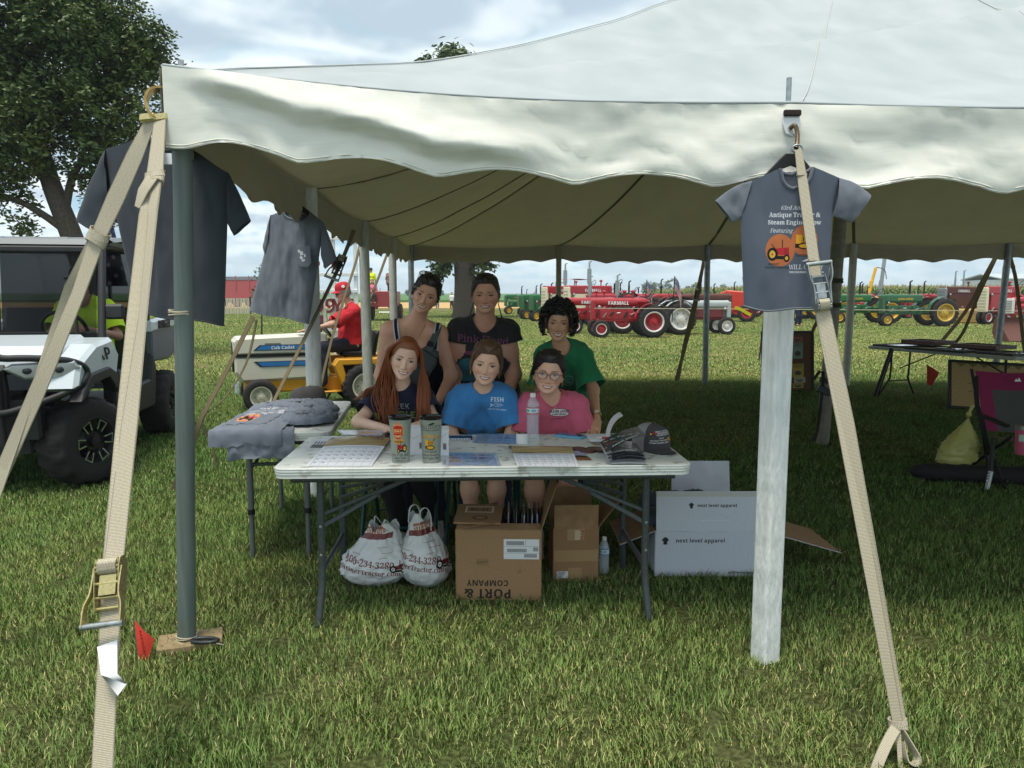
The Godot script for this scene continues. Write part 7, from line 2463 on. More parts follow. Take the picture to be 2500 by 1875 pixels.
	for q in [["olive strap with buckle hanging left of the steel pole by the grey tractor", V(3.22, 2.28, -12.7), V(2.98, 0.72, -13.05), V(2.9, 0.0, -13.2), 2], ["doubled olive strap pulled tight right beside the steel pole by the grey tractor", V(3.20, 2.28, -12.7), V(3.06, 1.1, -12.9), V(2.84, 0.0, -13.1), 1], ["strap behind the pale post by the green tractors", V(5.40, 2.28, -12.45), V(5.15, 1.2, -12.7), V(4.75, 0.0, -13.0), 1], ["long looped strap hanging left of the steel pole behind the far table", V(7.88, 2.28, -12.4), V(7.45, 1.2, -12.55), V(7.05, 0.62, -12.6), 3], ["knotted strap hanging right of the steel pole behind the far table", V(7.96, 2.28, -12.4), V(8.25, 1.55, -12.5), V(8.75, 0.0, -12.8), 1]]:
		side_strap(q[0], [q[1], q[1].lerp(q[2], 0.5) + V(0.01, 0.02, 0), q[2], q[3]], V(1, 0.2, 0.3), 0.055, q[4])
	g = G.new()
	g.strap(spline([V(7.05, 0.62, -12.6), V(7.18, 0.56, -12.58), V(7.4, 0.85, -12.5), V(7.6, 1.5, -12.45), V(7.85, 2.2, -12.4)], 6), V(1, 0.3, 0.3), 0.05, 0.004)
	solo("strap_loop", g, mk("webbing_dark", hx("a39a86")), "inner ply of the looped strap behind the far table", "strap", V(7.05, 0.62, -12.6))
func side_strap(label: String, p: Array, wd: Vector3, w: float, kn: int) -> void:
	var t := thing("tie_strap", label, "strap", p[-1], "tie-down straps along the sides and back")
	var g := G.new()
	g.strap(spline(p, 4), wd, w, 0.004)
	part(t, "webbing", g, M.webbing_dark)
	if kn >= 0:
		knot(t, p[kn], p[kn + 1 if kn + 1 < p.size() else kn] - p[kn - 1 if kn > 0 else 0], wd, w * 0.9, M.webbing_dark)
	if label.contains("ratchet") or label.contains("buckle"):
		ratchet(t, TF(frame_for(p[1] - p[0], V(0, 0, 1)), p[1]), w, 0.05, M.dark_metal)
func carton(label: String, X: Transform3D, s: Vector3, m: Material, inside: Material, fl: Array, front = null, group := "") -> Node3D:
	var t := thing("cardboard_box", label, "box", X.origin, group)
	var w := 0.004
	var g := NG(X)
	g.box(V(0, s.y / 2, s.z / 2), V(s.x, s.y, w), 0.001)
	g.box(V(0, s.y / 2, -s.z / 2), V(s.x, s.y, w), 0.001)
	g.box(V(-s.x / 2, s.y / 2, 0), V(w, s.y, s.z - w), 0.001)
	g.box(V(s.x / 2, s.y / 2, 0), V(w, s.y, s.z - w), 0.001)
	g.box(V(0, 0.004, 0), V(s.x - w, w, s.z - w))
	var b := part(t, "carton_body", g, m)
	g = NG(X)
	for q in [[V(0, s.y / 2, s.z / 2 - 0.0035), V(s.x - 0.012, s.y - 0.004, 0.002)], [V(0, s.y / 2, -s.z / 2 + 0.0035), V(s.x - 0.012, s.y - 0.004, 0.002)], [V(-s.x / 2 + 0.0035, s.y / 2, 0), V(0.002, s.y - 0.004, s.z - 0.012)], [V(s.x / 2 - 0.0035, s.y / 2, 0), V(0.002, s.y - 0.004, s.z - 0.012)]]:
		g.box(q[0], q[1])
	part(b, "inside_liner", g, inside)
	for i in 4:
		if fl[i] == null: continue
		var len: float = fl[i][1]
		var hinge := V(0, s.y, [s.z / 2, -s.z / 2, 0, 0][i]) + V([0, 0, -s.x / 2, s.x / 2][i], 0, 0)
		var B := BY([0.0, PI, -PI / 2, PI / 2][i]) * BX(deg_to_rad(fl[i][0]))
		var fw: float = s.x if i < 2 else s.z
		g = NG(X * TF(B, hinge))
		g.box(V(0, len / 2, 0.0), V(fw - 0.006, len, 0.003), 0.0008)
		var f := part(t, "flap", g, m)
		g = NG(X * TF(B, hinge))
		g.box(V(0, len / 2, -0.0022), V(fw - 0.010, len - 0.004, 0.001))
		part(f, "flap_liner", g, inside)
	if front != null:
		g = NG(X)
		var z := s.z / 2 + 0.0026
		g.face([V(-s.x / 2 + 0.004, 0.004, z), V(s.x / 2 - 0.004, 0.004, z), V(s.x / 2 - 0.004, s.y - 0.004, z), V(-s.x / 2 + 0.004, s.y - 0.004, z)], [W2(0, 1), W2(1, 1), W2(1, 0), W2(0, 0)])
		part(b, "front_print", g, front)
	return t
func card_img(w: int, h: int, c: Color, sd: int) -> Image:
	var im := img(w, h, c)
	grain(im, 0.10, sd, 0.12, 0.5)
	return im
func barcodes(im: Image, x: float, y: float, w: float, h: float) -> void:
	rc(im, x, y, w, h, hx("d8dade"))
	var k := 0
	for r in [[0.08, 0.10, 0.5, 0.2], [0.10, 0.48, 0.55, 0.18], [0.58, 0.74, 0.36, 0.18], [0.84, 0.40, 0.14, 0.2]]:
		var xx: float = x + r[0] * w
		while xx < x + (r[0] + r[2]) * w:
			var bw := 1 + (k * 7 + 3) % 3
			rc(im, xx, y + r[1] * h, bw, r[3] * h, hx("17181a"))
			xx += bw + 1 + (k * 5) % 3
			k += 1
	for q in [0.36, 0.70]:
		rc(im, x + 4, y + q * h, w - 8, 1, hx("222326"))
	rc(im, x + w * 0.62, y + 4, 1, h * 0.32, hx("222326"))
func make_under_table() -> void:
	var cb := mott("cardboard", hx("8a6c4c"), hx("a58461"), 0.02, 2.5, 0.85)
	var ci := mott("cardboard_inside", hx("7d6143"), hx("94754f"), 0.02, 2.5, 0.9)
	var im := card_img(512, 448, hx("987856"), 4)
	txt(im, "PORT &", 190, 380, 84, hx("2a2019"), "Droid Sans*", PI)
	txt(im, "COMPANY", 190, 322, 52, hx("2a2019"), "Droid Sans*", PI)
	barcodes(im, 288, 52, 216, 130)
	rc(im, 120, 180, 76, 44, hx("8c6d4c"))
	txt(im, "SUPPLY", 158, 212, 20, hx("4a3828"), "Droid Sans", -0.08)
	oval(im, 385, 262, 11, 11, hx("5a4633"))
	oval(im, 385, 262, 8, 8, hx("987856"))
	line(im, W2(60, 200), W2(300, 262), 1.5, hx("7f6347"))
	line(im, W2(20, 300), W2(110, 250), 1.5, hx("b09070"))
	var X := TF(BY(-0.03), V(-0.06, 0.0, -3.755))
	carton("big open brown cardboard box with upside down lettering under the table", X, V(0.415, 0.352, 0.38), cb, ci, [[-75.0, 0.06], [150.0, 0.19], [-80.0, 0.19], [18.0, 0.24]], texm("port_print", im, 0.85), "brown cardboard boxes under the table")
	var g := NG(TF(BY(-0.05) * BX(0.14), V(-0.165, 0.392, -3.70)))
	g.box(Vector3.ZERO, V(0.23, 0.010, 0.22), 0.001)
	var t := thing("box_lid", "loose brown cardboard lid lying on the big brown box", "lid", V(-0.165, 0.392, -3.70))
	part(t, "board", g, cb)
	im = img(128, 128, hx("8f7050"))
	rc(im, 22, 14, 84, 46, hx("c9bfae"))
	rc(im, 28, 20, 72, 34, hx("8f7050"))
	txt(im, "PC-21", 64, 46, 20, hx("3d2e20"))
	oval(im, 70, 98, 22, 16, hx("4a3727"))
	oval(im, 70, 98, 17, 12, hx("8f7050"))
	var gx := g.t
	g = NG(gx)
	g.face([V(-0.11, 0.0056, 0.105), V(0.11, 0.0056, 0.105), V(0.11, 0.0056, -0.105), V(-0.11, 0.0056, -0.105)], [W2(0, 1), W2(1, 1), W2(1, 0), W2(0, 0)])
	part(t, "print", g, texm("lid_print", im, 0.85))
	t = thing("magazine_stack", "dark glossy magazines packed upright in the big brown box", "magazines", V(0.04, 0.2, -3.78))
	var rng := RandomNumberGenerator.new()
	rng.seed = 31
	for k in 16:
		g = NG(TF(BZ(rng.randf_range(-0.08, 0.05)), V(-0.045 + k * 0.0125, 0.24, -3.80 + rng.randf_range(-0.02, 0.02))))
		g.box(Vector3.ZERO, V(0.006, 0.30 + rng.randf() * 0.02, 0.21), 0.001)
		part(t, "magazine", g, mk(["mag_dark", "mag_grey", "mag_white"][k % 3], [hx("1d2024"), hx("4b5058"), hx("b9bcc4")][k % 3], 0.2))
	im = card_img(256, 300, hx("937350"), 7)
	rc(im, 0, 122, 256, 66, hx("a5875f"))
	rc(im, 76, 0, 100, 66, hx("a78a64"))
	rc(im, 120, 8, 40, 56, hx("c3b295"))
	txt(im, "Prin", 150, 36, 30, hx("a8403a"), "Droid Sans*", PI / 2)
	rc(im, 16, 244, 66, 40, hx("dcdde0"))
	for k in 5: rc(im, 20, 248 + k * 7, 50 - k * 6, 3, hx("3b3c40"))
	rc(im, 82, 224, 80, 66, hx("a5875f"))
	X = TF(BY(0.06), V(0.325, 0.0, -3.915))
	carton("tall narrow brown box with taped front beside the big one", X, V(0.235, 0.285, 0.21), cb, ci, [[4.0, 0.125], [10.0, 0.16], null, [38.0, 0.17]], texm("tall_print", im, 0.85), "brown cardboard boxes under the table")
	var wc := mott("white_card", hx("b4b8c2"), hx("c7cbd4"), 0.015, 2.0, 0.8)
	im = card_img(768, 340, hx("bdc2cd"), 12)
	var K := hx("1c1f2a")
	shirt_mark(im, 66, 66, 1.15, K)
	txt(im, "next level apparel", 318, 80, 41, K)
	txt(im, "nextlevelapparel.com", 650, 322, 24, K)
	X = TF(BY(0.0), V(1.04, 0.0, -4.09))
	carton("white carton with black lettering full of grey shirts by the front post", X, V(0.57, 0.245, 0.42), wc, ci, [[-5.0, 0.212], null, [112.0, 0.20], [106.0, 0.43]], texm("next_print", im, 0.8))
	im = card_img(768, 290, hx("bcc1cb"), 13)
	shirt_mark(im, 250, 100, 0.85, K)
	txt(im, "next level apparel", 436, 112, 33, K)
	rc(im, 0, 0, 768, 34, hx("b2b2ad"))
	for k in 24:
		var a := PI * k / 23.0
		var b := PI * (k + 1) / 23.0
		line(im, W2(420 - cos(a) * 110, 212 - sin(a) * 42), W2(420 - cos(b) * 110, 212 - sin(b) * 42), 1.5, hx("a4a9b4"))
	line(im, W2(310, 212), W2(530, 212), 1.5, hx("d6d9e0"))
	g = NG(X * TF(BX(deg_to_rad(-5.0)), V(0, 0.245, 0.21)))
	g.face([V(-0.28, 0.003, 0.0022), V(0.28, 0.003, 0.0022), V(0.28, 0.208, 0.0022), V(-0.28, 0.208, 0.0022)], [W2(0, 1), W2(1, 1), W2(1, 0), W2(0, 0)])
	var holder: Node3D = get_node(NodePath(used_last("cardboard_box")))
	part(holder, "flap_print", g, texm("next_flap", im, 0.8))
	g = NG(X * TF(BX(-0.2), V(0.06, 0.35, -0.24)))
	g.box(Vector3.ZERO, V(0.34, 0.34, 0.004), 0.001)
	part(holder, "flap", g, wc)
	var hm := heather("heather_box", "333944", "4c5462")
	for i in 9:
		var cx := 0.80 + (i % 5) * 0.115
		var cy := 0.27 + (i / 5) * 0.055 + rng.randf() * 0.03
		var cz := -4.02 - (i / 5) * 0.13
		g = G.new()
		var fn := noise(12.0, 200 + i, 3)
		g.grid(22, 12, func(u, v):
			var a: float = u * TAU
			var b: float = v * PI
			var r := 1.0 + 0.35 * fn.get_noise_3d(sin(a) * sin(b) + i, cos(b) * 2.0, cos(a) * sin(b))
			return V(cx + sin(a) * sin(b) * 0.085 * r, cy + cos(b) * 0.05 * r, cz + cos(a) * sin(b) * 0.10 * r), true)
		solo("rolled_shirt", g, hm, ["rolled grey shirt at the left end of the white carton", "second rolled grey shirt from the left in the white carton", "middle rolled shirt at the front of the white carton", "fourth rolled grey shirt from the left in the white carton", "rolled grey shirt at the right end of the white carton", "back left rolled shirt in the white carton", "back second rolled shirt in the white carton", "back third rolled shirt in the white carton", "back right rolled shirt in the white carton"][i], "shirt", V(cx, cy - 0.05, cz), "grey shirts in the white carton")
	bottle("small_bottle", "water bottle with blue label standing in the grass under the table", V(0.492, 0.0, -3.93), 0.20, hx("2f86b8"), true, 0.2)
	bottle("lawn_bottle", "clear water bottle standing alone on the lawn by the small tractor", V(-4.12, 0.0, -11.3), 0.23, hx("9fb6c4"), true, 0.3)
	var R := hx("6e231f")
	im = img(384, 384, hx("d9dbdd"))
	poly(im, P2([160, 62, 240, 40, 280, 64, 230, 88, 170, 92]), hx("9c5a33"))
	poly(im, P2([140, 92, 300, 74, 296, 100, 138, 116]), R)
	for k in 9: rc(im, [96, 230, 60, 250, 100, 240, 110, 60, 210][k], 126 + k * 12, 30 + (k * 17) % 26, 3, hx("a08a86"))
	txt(im, "STEINER", 225, 80, 26, hx("d9dbdd"), "Droid Serif*", -0.1)
	txt(im, "800-234-3280", 186, 226, 42, R, "Droid Serif*", 0.10, 0.95)
	txt(im, "SteinerTractor.com", 190, 264, 32, R, "Droid Serif*", 0.10, 0.95)
	mini_tractor(im, 330, 236, 0.8, R, hx("d9dbdd"))
	var bm := texm("bag_print", im, 0.32, {"backlight_enabled": true, "backlight": Color(0.2, 0.2, 0.2)})
	carrier_bag("bulging white plastic carrier bag with dark red print, the left one", V(-0.715, 0.0, -3.78), V(0.19, 0.31, 0.13), 0.20, bm, 1, [-0.715, 0.165, 0.40, 0.40])
	carrier_bag("white plastic carrier bag with open handles, the right one", V(-0.435, 0.0, -3.76), V(0.135, 0.36, 0.11), -0.10, bm, 2, [-0.47, 0.19, 0.36, 0.42])
func used_last(nm: String) -> String:
	var k: int = used[nm] - 1
	return nm if k == 0 else "%s_%03d" % [nm, k]
func shirt_mark(im: Image, x: float, y: float, s: float, c: Color) -> void:
	poly(im, PackedVector2Array([W2(x - 24 * s, y - 4 * s), W2(x - 4 * s, y - 26 * s), W2(x + 4 * s, y - 26 * s), W2(x + 24 * s, y - 4 * s), W2(x + 14 * s, y + 4 * s), W2(x + 12 * s, y), W2(x + 12 * s, y + 26 * s), W2(x - 12 * s, y + 26 * s), W2(x - 12 * s, y), W2(x - 14 * s, y + 4 * s)]), c)
	oval(im, x, y - 27 * s, 5 * s, 4 * s, hx("bdc2cd"))
func carrier_bag(label: String, o: Vector3, r: Vector3, lean: float, m: Material, sd: int, uvr: Array) -> void:
	var t := thing("carrier_bag", label, "bag", o, "white carrier bags under the table")
	var fn := noise(9.0, 300 + sd, 4)
	var fn2 := noise(22.0, 310 + sd, 3)
	var g := G.new()
	g.grid(56, 40, func(u, v):
		var a: float = u * TAU
		var y: float = v
		var w := sqrt(maxf(0.0, 1.0 - pow(maxf(0.0, 0.32 - y) / 0.34, 2.0))) * lerpf(1.0, 0.42, smoothstep(0.35, 1.0, y))
		var q := V(sin(a), y * 2.0, cos(a))
		q.y = y * 0.9 + 0.3 * sin(a * 2.0 + sd)
		var k: float = 1.0 - 0.30 * absf(fn.get_noise_3dv(q * 0.42)) + 0.10 * absf(fn2.get_noise_3dv(q * 0.30)) - 0.07 * absf(sin(a * 4.0 + y * 2.0 + sd)) * smoothstep(0.35, 0.9, y)
		return o + V(sin(a) * r.x * w * k + lean * y * r.y, y * r.y * (1.0 + 0.08 * sin(a * 3.0 + sd) * y), cos(a) * r.z * w * k), true)
	planar_uv(g, uvr[0], uvr[1], uvr[2], uvr[3])
	part(t, "sack", g, m)
	for k in 2:
		g = G.new()
		var c := o + V(lean * r.y - 0.03 + k * 0.06, r.y * 0.97, (k - 0.5) * 0.06)
		g.strap(spline([c + V(-0.03, -0.03, 0), c + V(-0.02, 0.05, 0.01), c + V(0.01, 0.065 if sd == 2 else 0.01, 0.0), c + V(0.03, 0.02, 0.0), c + V(0.03, -0.05, 0)], 5), V(0.3, 0.2, 1), 0.035, 0.002)
		part(t, "handle", g, M.white_plastic)
func make_right_side() -> void:
	var bk: Material = mk("black_frame", hx("1b1614"), 0.5)
	var im := img(256, 300, hx("5f4630"))
	grain(im, 0.2, 8, 2, 2)
	for q in [[150, 20, 56, 26, "a9605a"], [152, 50, 56, 84, "7f9488"], [150, 160, 62, 72, "b5a04c"], [100, 150, 50, 40, "a98576"], [40, 90, 46, 60, "b4a892"], [160, 232, 60, 28, "b9b1a3"], [152, 262, 58, 26, "a99a5a"], [92, 230, 44, 60, "6f8f72"], [36, 40, 60, 34, "9c9484"]]:
		rc(im, q[0], q[1], q[2], q[3], hx(q[4]))
		for k in 3: rc(im, q[0] + 6, q[1] + 5 + k * 6, q[2] - 14, 2, hx("3a3630"))
		oval(im, q[0] + q[2] * 0.5, q[1] + q[3] * 0.68, q[2] * 0.28, q[3] * 0.16, hx("4a4a48"))
	var t := thing("notice_board", "black framed cork notice board with pinned leaflets standing on the lawn", "notice board", V(4.2, 0, -11.6))
	var X := TF(BY(0.25) * BX(-0.08), V(4.23, 0.46, -11.62))
	framed(t, X, 0.90, 0.95, 0.05, bk, texm("notice_print", im, 0.8))
	t = thing("folding_table", "grey folding table at the right with framed displays lying on it", "table", V(5.95, 0, -10.2))
	var Y := TF(BY(atan2(-0.93, 0.37) + PI / 2 + 0.02), V(5.98, 0.74, -10.25))
	Y.basis = Basis(V(0.93, 0, -0.37).normalized(), Vector3.UP, V(0.37, 0, 0.93).normalized())
	var g := NG(Y)
	g.box(V(0, -0.02, 0), V(0.76, 0.045, 2.2), 0.008)
	part(t, "table_top", g, mk("grey_plastic", hx("a9ada9"), 0.5))
	for sz in [-1.0, 1.0]:
		for sx in [-1.0, 1.0]:
			g = NG(Y)
			g.tube(spline([V(sx * 0.18, -0.04, sz * 0.85), V(sx * 0.18, -0.40, sz * 0.86), V(sx * 0.19, -0.48, sz * 0.87), V(sx * 0.36, -0.73, sz * 0.9)], 5), 0.014, 8)
			part(t, "leg", g, M.black)
		g = NG(Y)
		g.tube([V(-0.2, -0.50, sz * 0.87), V(0.2, -0.50, sz * 0.87)], 0.011, 6)
		part(t, "crossbar", g, M.black)
		g = NG(Y)
		g.tube([V(0, -0.32, sz * 0.86), V(0.02, -0.05, sz * 0.25)], 0.009, 6)
		part(t, "brace", g, M.black)
	var wood := mott("frame_wood", hx("4a241a"), hx("6a3827"), 0.03, 6.0, 0.4)
	var gp := mk("print_grey", hx("8b8a86"), 0.08)
	for q in [[V(-0.05, 0.015, -0.80), 0.60, 0.50, bk, "flat black framed display at the far end of the grey table", 0.0], [V(-0.1, 0.015, 0.0), 0.66, 0.9, bk, "long flat framed display in the middle of the grey table", 0.0], [V(0.16, 0.045, -0.55), 0.42, 0.55, wood, "wooden display case standing proud at the far end of the table", 0.03], [V(0.22, 0.045, 0.25), 0.40, 0.62, wood, "second wooden display case nearer along the grey table", 0.02], [V(-0.05, 0.015, 0.78), 0.55, 0.5, bk, "framed display at the near end of the grey table", 0.0]]:
		var f := thing("framed_display", q[4], "framed display", Y * q[0], "display frames on the grey table")
		framed(f, Y * TF(BX(-PI / 2), q[0] + V(0, q[5], 0)), q[1], q[2], 0.03 + q[5], q[3], gp)
	t = thing("display_board", "narrow black framed board leaning under the grey table end", "board", V(5.35, 0, -10.9))
	framed(t, TF(Basis(V(0.93, 0, -0.37), V(0.33, 0.92, 0.2).normalized(), V(-0.2, -0.3, 0.9)).orthonormalized(), V(5.33, 0.36, -10.85)), 0.06, 0.78, 0.04, bk, gp)
	im = img(256, 192, hx("b89c66"))
	grain(im, 0.15, 18, 0.4, 0.4)
	for k in 9: poly(im, P2([10 + k * 28, 0, 38 + k * 28, 0, 24 + k * 28, 18]), hx("7d7138"))
	for k in 26: line(im, W2(40 + (k * 53) % 180, 90 + (k * 31) % 70), W2(52 + (k * 53) % 180, 86 + (k * 31) % 70), 2, hx("4a3820"))
	t = thing("display_board", "wide tan board with pennant border leaning on the grey table", "board", V(6.3, 0, -9.95))
	framed(t, TF(BY(-0.12) * BZ(-0.05) * BX(-0.25), V(6.35, 0.30, -9.75)), 1.35, 0.64, 0.04, bk, texm("tan_board", im, 0.7))
	var pk := mott("camp_magenta", hx("7c1747"), hx("8c2053"), 0.1, 8.0, 0.85)
	var gmesh := mk("camp_mesh", Color(0.30, 0.31, 0.30), 0.9, 0.0, {})
	t = thing("camp_chair", "magenta folding camp rocker with grey mesh back at the right edge", "chair", V(3.95, 0, -5.9))
	var C := TF(BY(-0.12), V(4.08, 0, -5.95))
	var back := func(u: float, v: float) -> Vector3:
		return C * V(lerpf(-0.29, 0.29, u), lerpf(0.86, 0.40, v) - 0.02 * sin(u * PI), lerpf(-0.26, -0.04, v) - 0.035 * sin(u * PI))
	for q in [[0.0, 0.0, 1.0, 0.30, "back_top", pk], [0.0, 0.30, 0.20, 0.70, "back_side", pk], [0.80, 0.30, 0.20, 0.70, "back_side", pk], [0.20, 0.30, 0.60, 0.70, "back_mesh", gmesh]]:
		g = G.new()
		g.grid(12, 10, func(u, v): return back.call(q[0] + u * q[2], q[1] + v * q[3]))
		part(t, q[4], g, q[5])
	g = G.new()
	g.grid(10, 8, func(u, v): return C * V(lerpf(-0.27, 0.27, u), 0.36 - 0.03 * sin(u * PI) + 0.03 * v, lerpf(-0.06, 0.42, v)))
	part(t, "seat", g, pk)
	for sx in [-1.0, 1.0]:
		for q in [[V(sx * 0.31, 0.87, -0.28), V(sx * 0.29, 0.02, 0.12), "back_tube"], [V(sx * 0.30, 0.44, -0.10), V(sx * 0.30, 0.02, 0.36), "front_leg"], [V(sx * 0.29, 0.42, 0.36), V(sx * 0.28, 0.03, -0.30), "rear_leg"]]:
			g = NG(C)
			g.tube([q[0], q[1]], 0.013, 8)
			part(t, q[2], g, M.black)
		g = NG(C)
		g.slab(V(sx * 0.31, 0.52, -0.12), V(sx * 0.31, 0.50, 0.34), Vector3.UP, 0.05, 0.025, 0.008)
		part(t, "armrest", g, M.black)
		g = NG(C)
		g.tube([V(sx * 0.29, 0.10, -0.30), V(sx * 0.29, 0.022, 0.0), V(sx * 0.29, 0.08, 0.36)], 0.011, 6)
		part(t, "rocker_foot", g, M.black)
	g = NG(C)
	g.prism(P2([-0.03, 0.80, -0.018, 0.825, -0.008, 0.81, 0.004, 0.832, 0.022, 0.80]), 0.002)
	var lg := g
	for i in lg.v.size(): lg.v[i] += C.basis * V(0.02, -0.02, -0.205)
	part(t, "maker_mark", lg, M.white_plastic)
	g = G.new()
	g.strap(spline([C * V(-0.31, 0.82, -0.2), C * V(-0.33, 0.6, -0.1), C * V(-0.32, 0.45, 0.0), C * V(-0.30, 0.25, 0.05)], 5), V(0.4, 0, 1), 0.04, 0.003)
	part(t, "shoulder_strap", g, M.black)
	im = img(48, 160, hx("20211f"))
	rc(im, 2, 8, 44, 144, hx("c6c8c4"))
	txt(im, "ROCKER", 22, 82, 36, hx("1b1b1b"), "Droid Sans*", -PI / 2)
	g = NG(TF(BZ(-0.14), V(3.60, 0.09, -5.62)))
	g.box(V(0, 0, 0), V(0.045, 0.16, 0.012), 0.003)
	g.tube([V(0, 0.08, 0), V(0, 0.32, -0.05)], 0.016, 8)
	part(t, "strut", g, M.black)
	g = NG(TF(BZ(-0.14), V(3.60, 0.09, -5.6135)))
	g.face([V(-0.021, -0.078, 0), V(0.021, -0.078, 0), V(0.021, 0.078, 0), V(-0.021, 0.078, 0)], [W2(0, 1), W2(1, 1), W2(1, 0), W2(0, 0)])
	part(t, "printed_tag", g, texm("rocker_tag", im, 0.6))
	t = thing("drink_cup", "pink insulated cup with pale label in the camp chair holder", "cup", V(3.70, 0.32, -5.43))
	g = NG(TO(V(3.70, 0.33, -5.43)))
	g.lathe([W2(0, 0), W2(0.036, 0), W2(0.040, 0.02), W2(0.048, 0.19), W2(0.0485, 0.20)], 24)
	part(t, "cup_body", g, mk("cup_pink", hx("b85673"), 0.4))
	g = NG(TO(V(3.70, 0.33, -5.43)))
	g.lathe([W2(0.0495, 0.185), W2(0.050, 0.21), W2(0.044, 0.212), W2(0, 0.206)], 24)
	part(t, "rim_lid", g, M.chrome)
	g = NG(TO(V(3.70, 0.33, -5.43)))
	g.grid(10, 2, func(u, v): return V(sin((u - 0.6) * 1.7), 0, cos((u - 0.6) * 1.7)) * 0.0485 + V(0, 0.10 + v * 0.05, 0))
	part(t, "label_patch", g, mk("mint", hx("a9c4b2"), 0.7))
	t = thing("plastic_bag", "knotted yellow green plastic bag hanging from the camp chair", "bag", V(3.62, 0.1, -6.0))
	var fn := noise(8.0, 401, 3)
	g = G.new()
	g.grid(40, 26, func(u, v):
		var a: float = u * TAU
		var w := pow(sin(minf(v * 1.12, 1.0) * PI * 0.62), 1.3) * (1.0 if v < 0.86 else sqrt(maxf(0.0, 1.0 - pow((v - 0.86) / 0.14, 2.0))))
		var k: float = 1.0 + 0.28 * fn.get_noise_3d(sin(a), v * 2.0, cos(a)) - 0.10 * absf(sin(a * 4.0)) * (1 - v)
		return V(3.66, 0.515, -6.02) + V(sin(a) * 0.155 * w * k - 0.09 * v, -v * 0.42, cos(a) * 0.10 * w * k), true)
	part(t, "sack", g, mk("lime_film", hx("b3b168"), 0.35, 0.0, {"backlight_enabled": true, "backlight": Color(0.3, 0.3, 0.15)}))
	g = G.new()
	g.ball(V(3.66, 0.53, -6.02), V(0.022, 0.025, 0.02), 10, 8)
	g.tube([V(3.66, 0.54, -6.02), V(3.69, 0.60, -6.03)], [0.008, 0.018], 6)
	part(t, "knot", g, M.lime_film)
	g = G.new()
	fn = noise(5.0, 402, 3)
	g.grid(24, 30, func(u, v):
		var a: float = u * TAU
		var r := 0.085 * sqrt(maxf(0.0, 1.0 - pow(absf(v * 2 - 1), 8.0))) * (1.0 + 0.2 * fn.get_noise_3d(sin(a), v * 3.0, cos(a)))
		return V(3.20 + v * 1.05, 0.07 + cos(a) * r * 0.85, -6.0 + v * 0.22 + sin(a) * r), true)
	solo("carry_bag", g, mk("bag_black", hx("17171a"), 0.8), "long black carry bag lying on the grass before the camp chair", "bag", V(3.7, 0, -5.9))
	t = thing("marker_stick", "thin dark stake with orange ribbon on the lawn left of the post", "stake", V(5.65, 0, -17.3))
	g = G.new()
	g.tube([V(5.64, 0, -17.3), V(5.73, 1.14, -17.3)], 0.018, 6)
	part(t, "stick", g, M.dark_metal)
	g = G.new()
	g.strap(spline([V(5.66, 1.17, -17.28), V(5.74, 1.20, -17.28), V(5.79, 1.14, -17.27), V(5.82, 0.98, -17.28)], 4), V(0.3, 0.4, 1), 0.10, 0.006)
	part(t, "ribbon", g, mk("ribbon_orange", hx("e4572f"), 0.7))
	g = G.new()
	g.strap(spline([V(5.05, 1.20, -17.3), V(5.2, 1.15, -17.3), V(5.32, 1.08, -17.3), V(5.42, 1.03, -17.3)], 4), V(0.2, 1, 0.2), 0.07, 0.006)
	solo("yellow_tape", g, mk("tape_yellow", hx("dfd73a"), 0.6), "short strip of yellow warning tape on the barrier string", "tape", V(5.25, 1.05, -17.3))
	g = G.new()
	g.tube([V(2.0, 1.16, -18.5), V(5.7, 1.16, -17.3), V(13.0, 1.08, -19.0)], 0.008, 5)
	solo("barrier_string", g, M.rope, "thin string stretched between stakes along the tractor rows", "string", V(5.7, 1.16, -17.3))
	flag_pin("small red orange marker flag with dark lettering beside the corner pole", V(-1.535, 0, -2.96), 0.10, true)
	flag_pin("small red marker flag in the grass behind the grey table", V(6.05, 0, -11.05), 0.28, false)
func framed(t: Node3D, X: Transform3D, w: float, h: float, d: float, fm: Material, pm: Material) -> void:
	var b := 0.035 if w > 0.2 else 0.012
	for q in [[V(0, h / 2 - b / 2, 0), V(w, b, d)], [V(0, -h / 2 + b / 2, 0), V(w, b, d)], [V(-w / 2 + b / 2, 0, 0), V(b, h - 2 * b, d)], [V(w / 2 - b / 2, 0, 0), V(b, h - 2 * b, d)]]:
		var g := NG(X)
		g.box(q[0], q[1], 0.004)
		part(t, "frame_rail", g, fm)
	var g2 := NG(X)
	g2.box(V(0, 0, -0.002), V(w - 2 * b, h - 2 * b, d * 0.55))
	part(t, "panel", g2, pm)
func flag_pin(label: String, o: Vector3, h: float, text: bool) -> void:
	var t := thing("marker_flag", label, "flag", o)
	var g := G.new()
	g.tube([o, o + V(0.0, h + 0.07, 0)], 0.0015, 5)
	part(t, "wire", g, M.steel)
	var im := img(128, 128, hx("e2483c"))
	if text: txt(im, "MENARDS", 58, 70, 25, hx("7a2018"), "Droid Sans*", 1.1)
	g = G.new()
	var q := [V(0, 0.165, 0), V(0.092, 0.10, 0.03), V(0.045, -0.01, 0.02), V(0.012, 0.0, 0)]
	for i in 4: q[i] = o + (q[i] as Vector3) * (1.0 if text else 1.8) + V(0, h - 0.10, 0)
	for s in [1.0, 0.0]:
		g.grid(8, 8, func(u, v): return (q[0] as Vector3).lerp(q[1], u).lerp((q[3] as Vector3).lerp(q[2], u), v) + V(0, 0, 0.008 * sin(u * 3.0 + v * 2.0) + 0.001 * s))
	part(t, "pennant", g, texm("marker_print_%d" % int(text), im, 0.5, {"backlight_enabled": true, "backlight": Color(0.3, 0.15, 0.1)}))
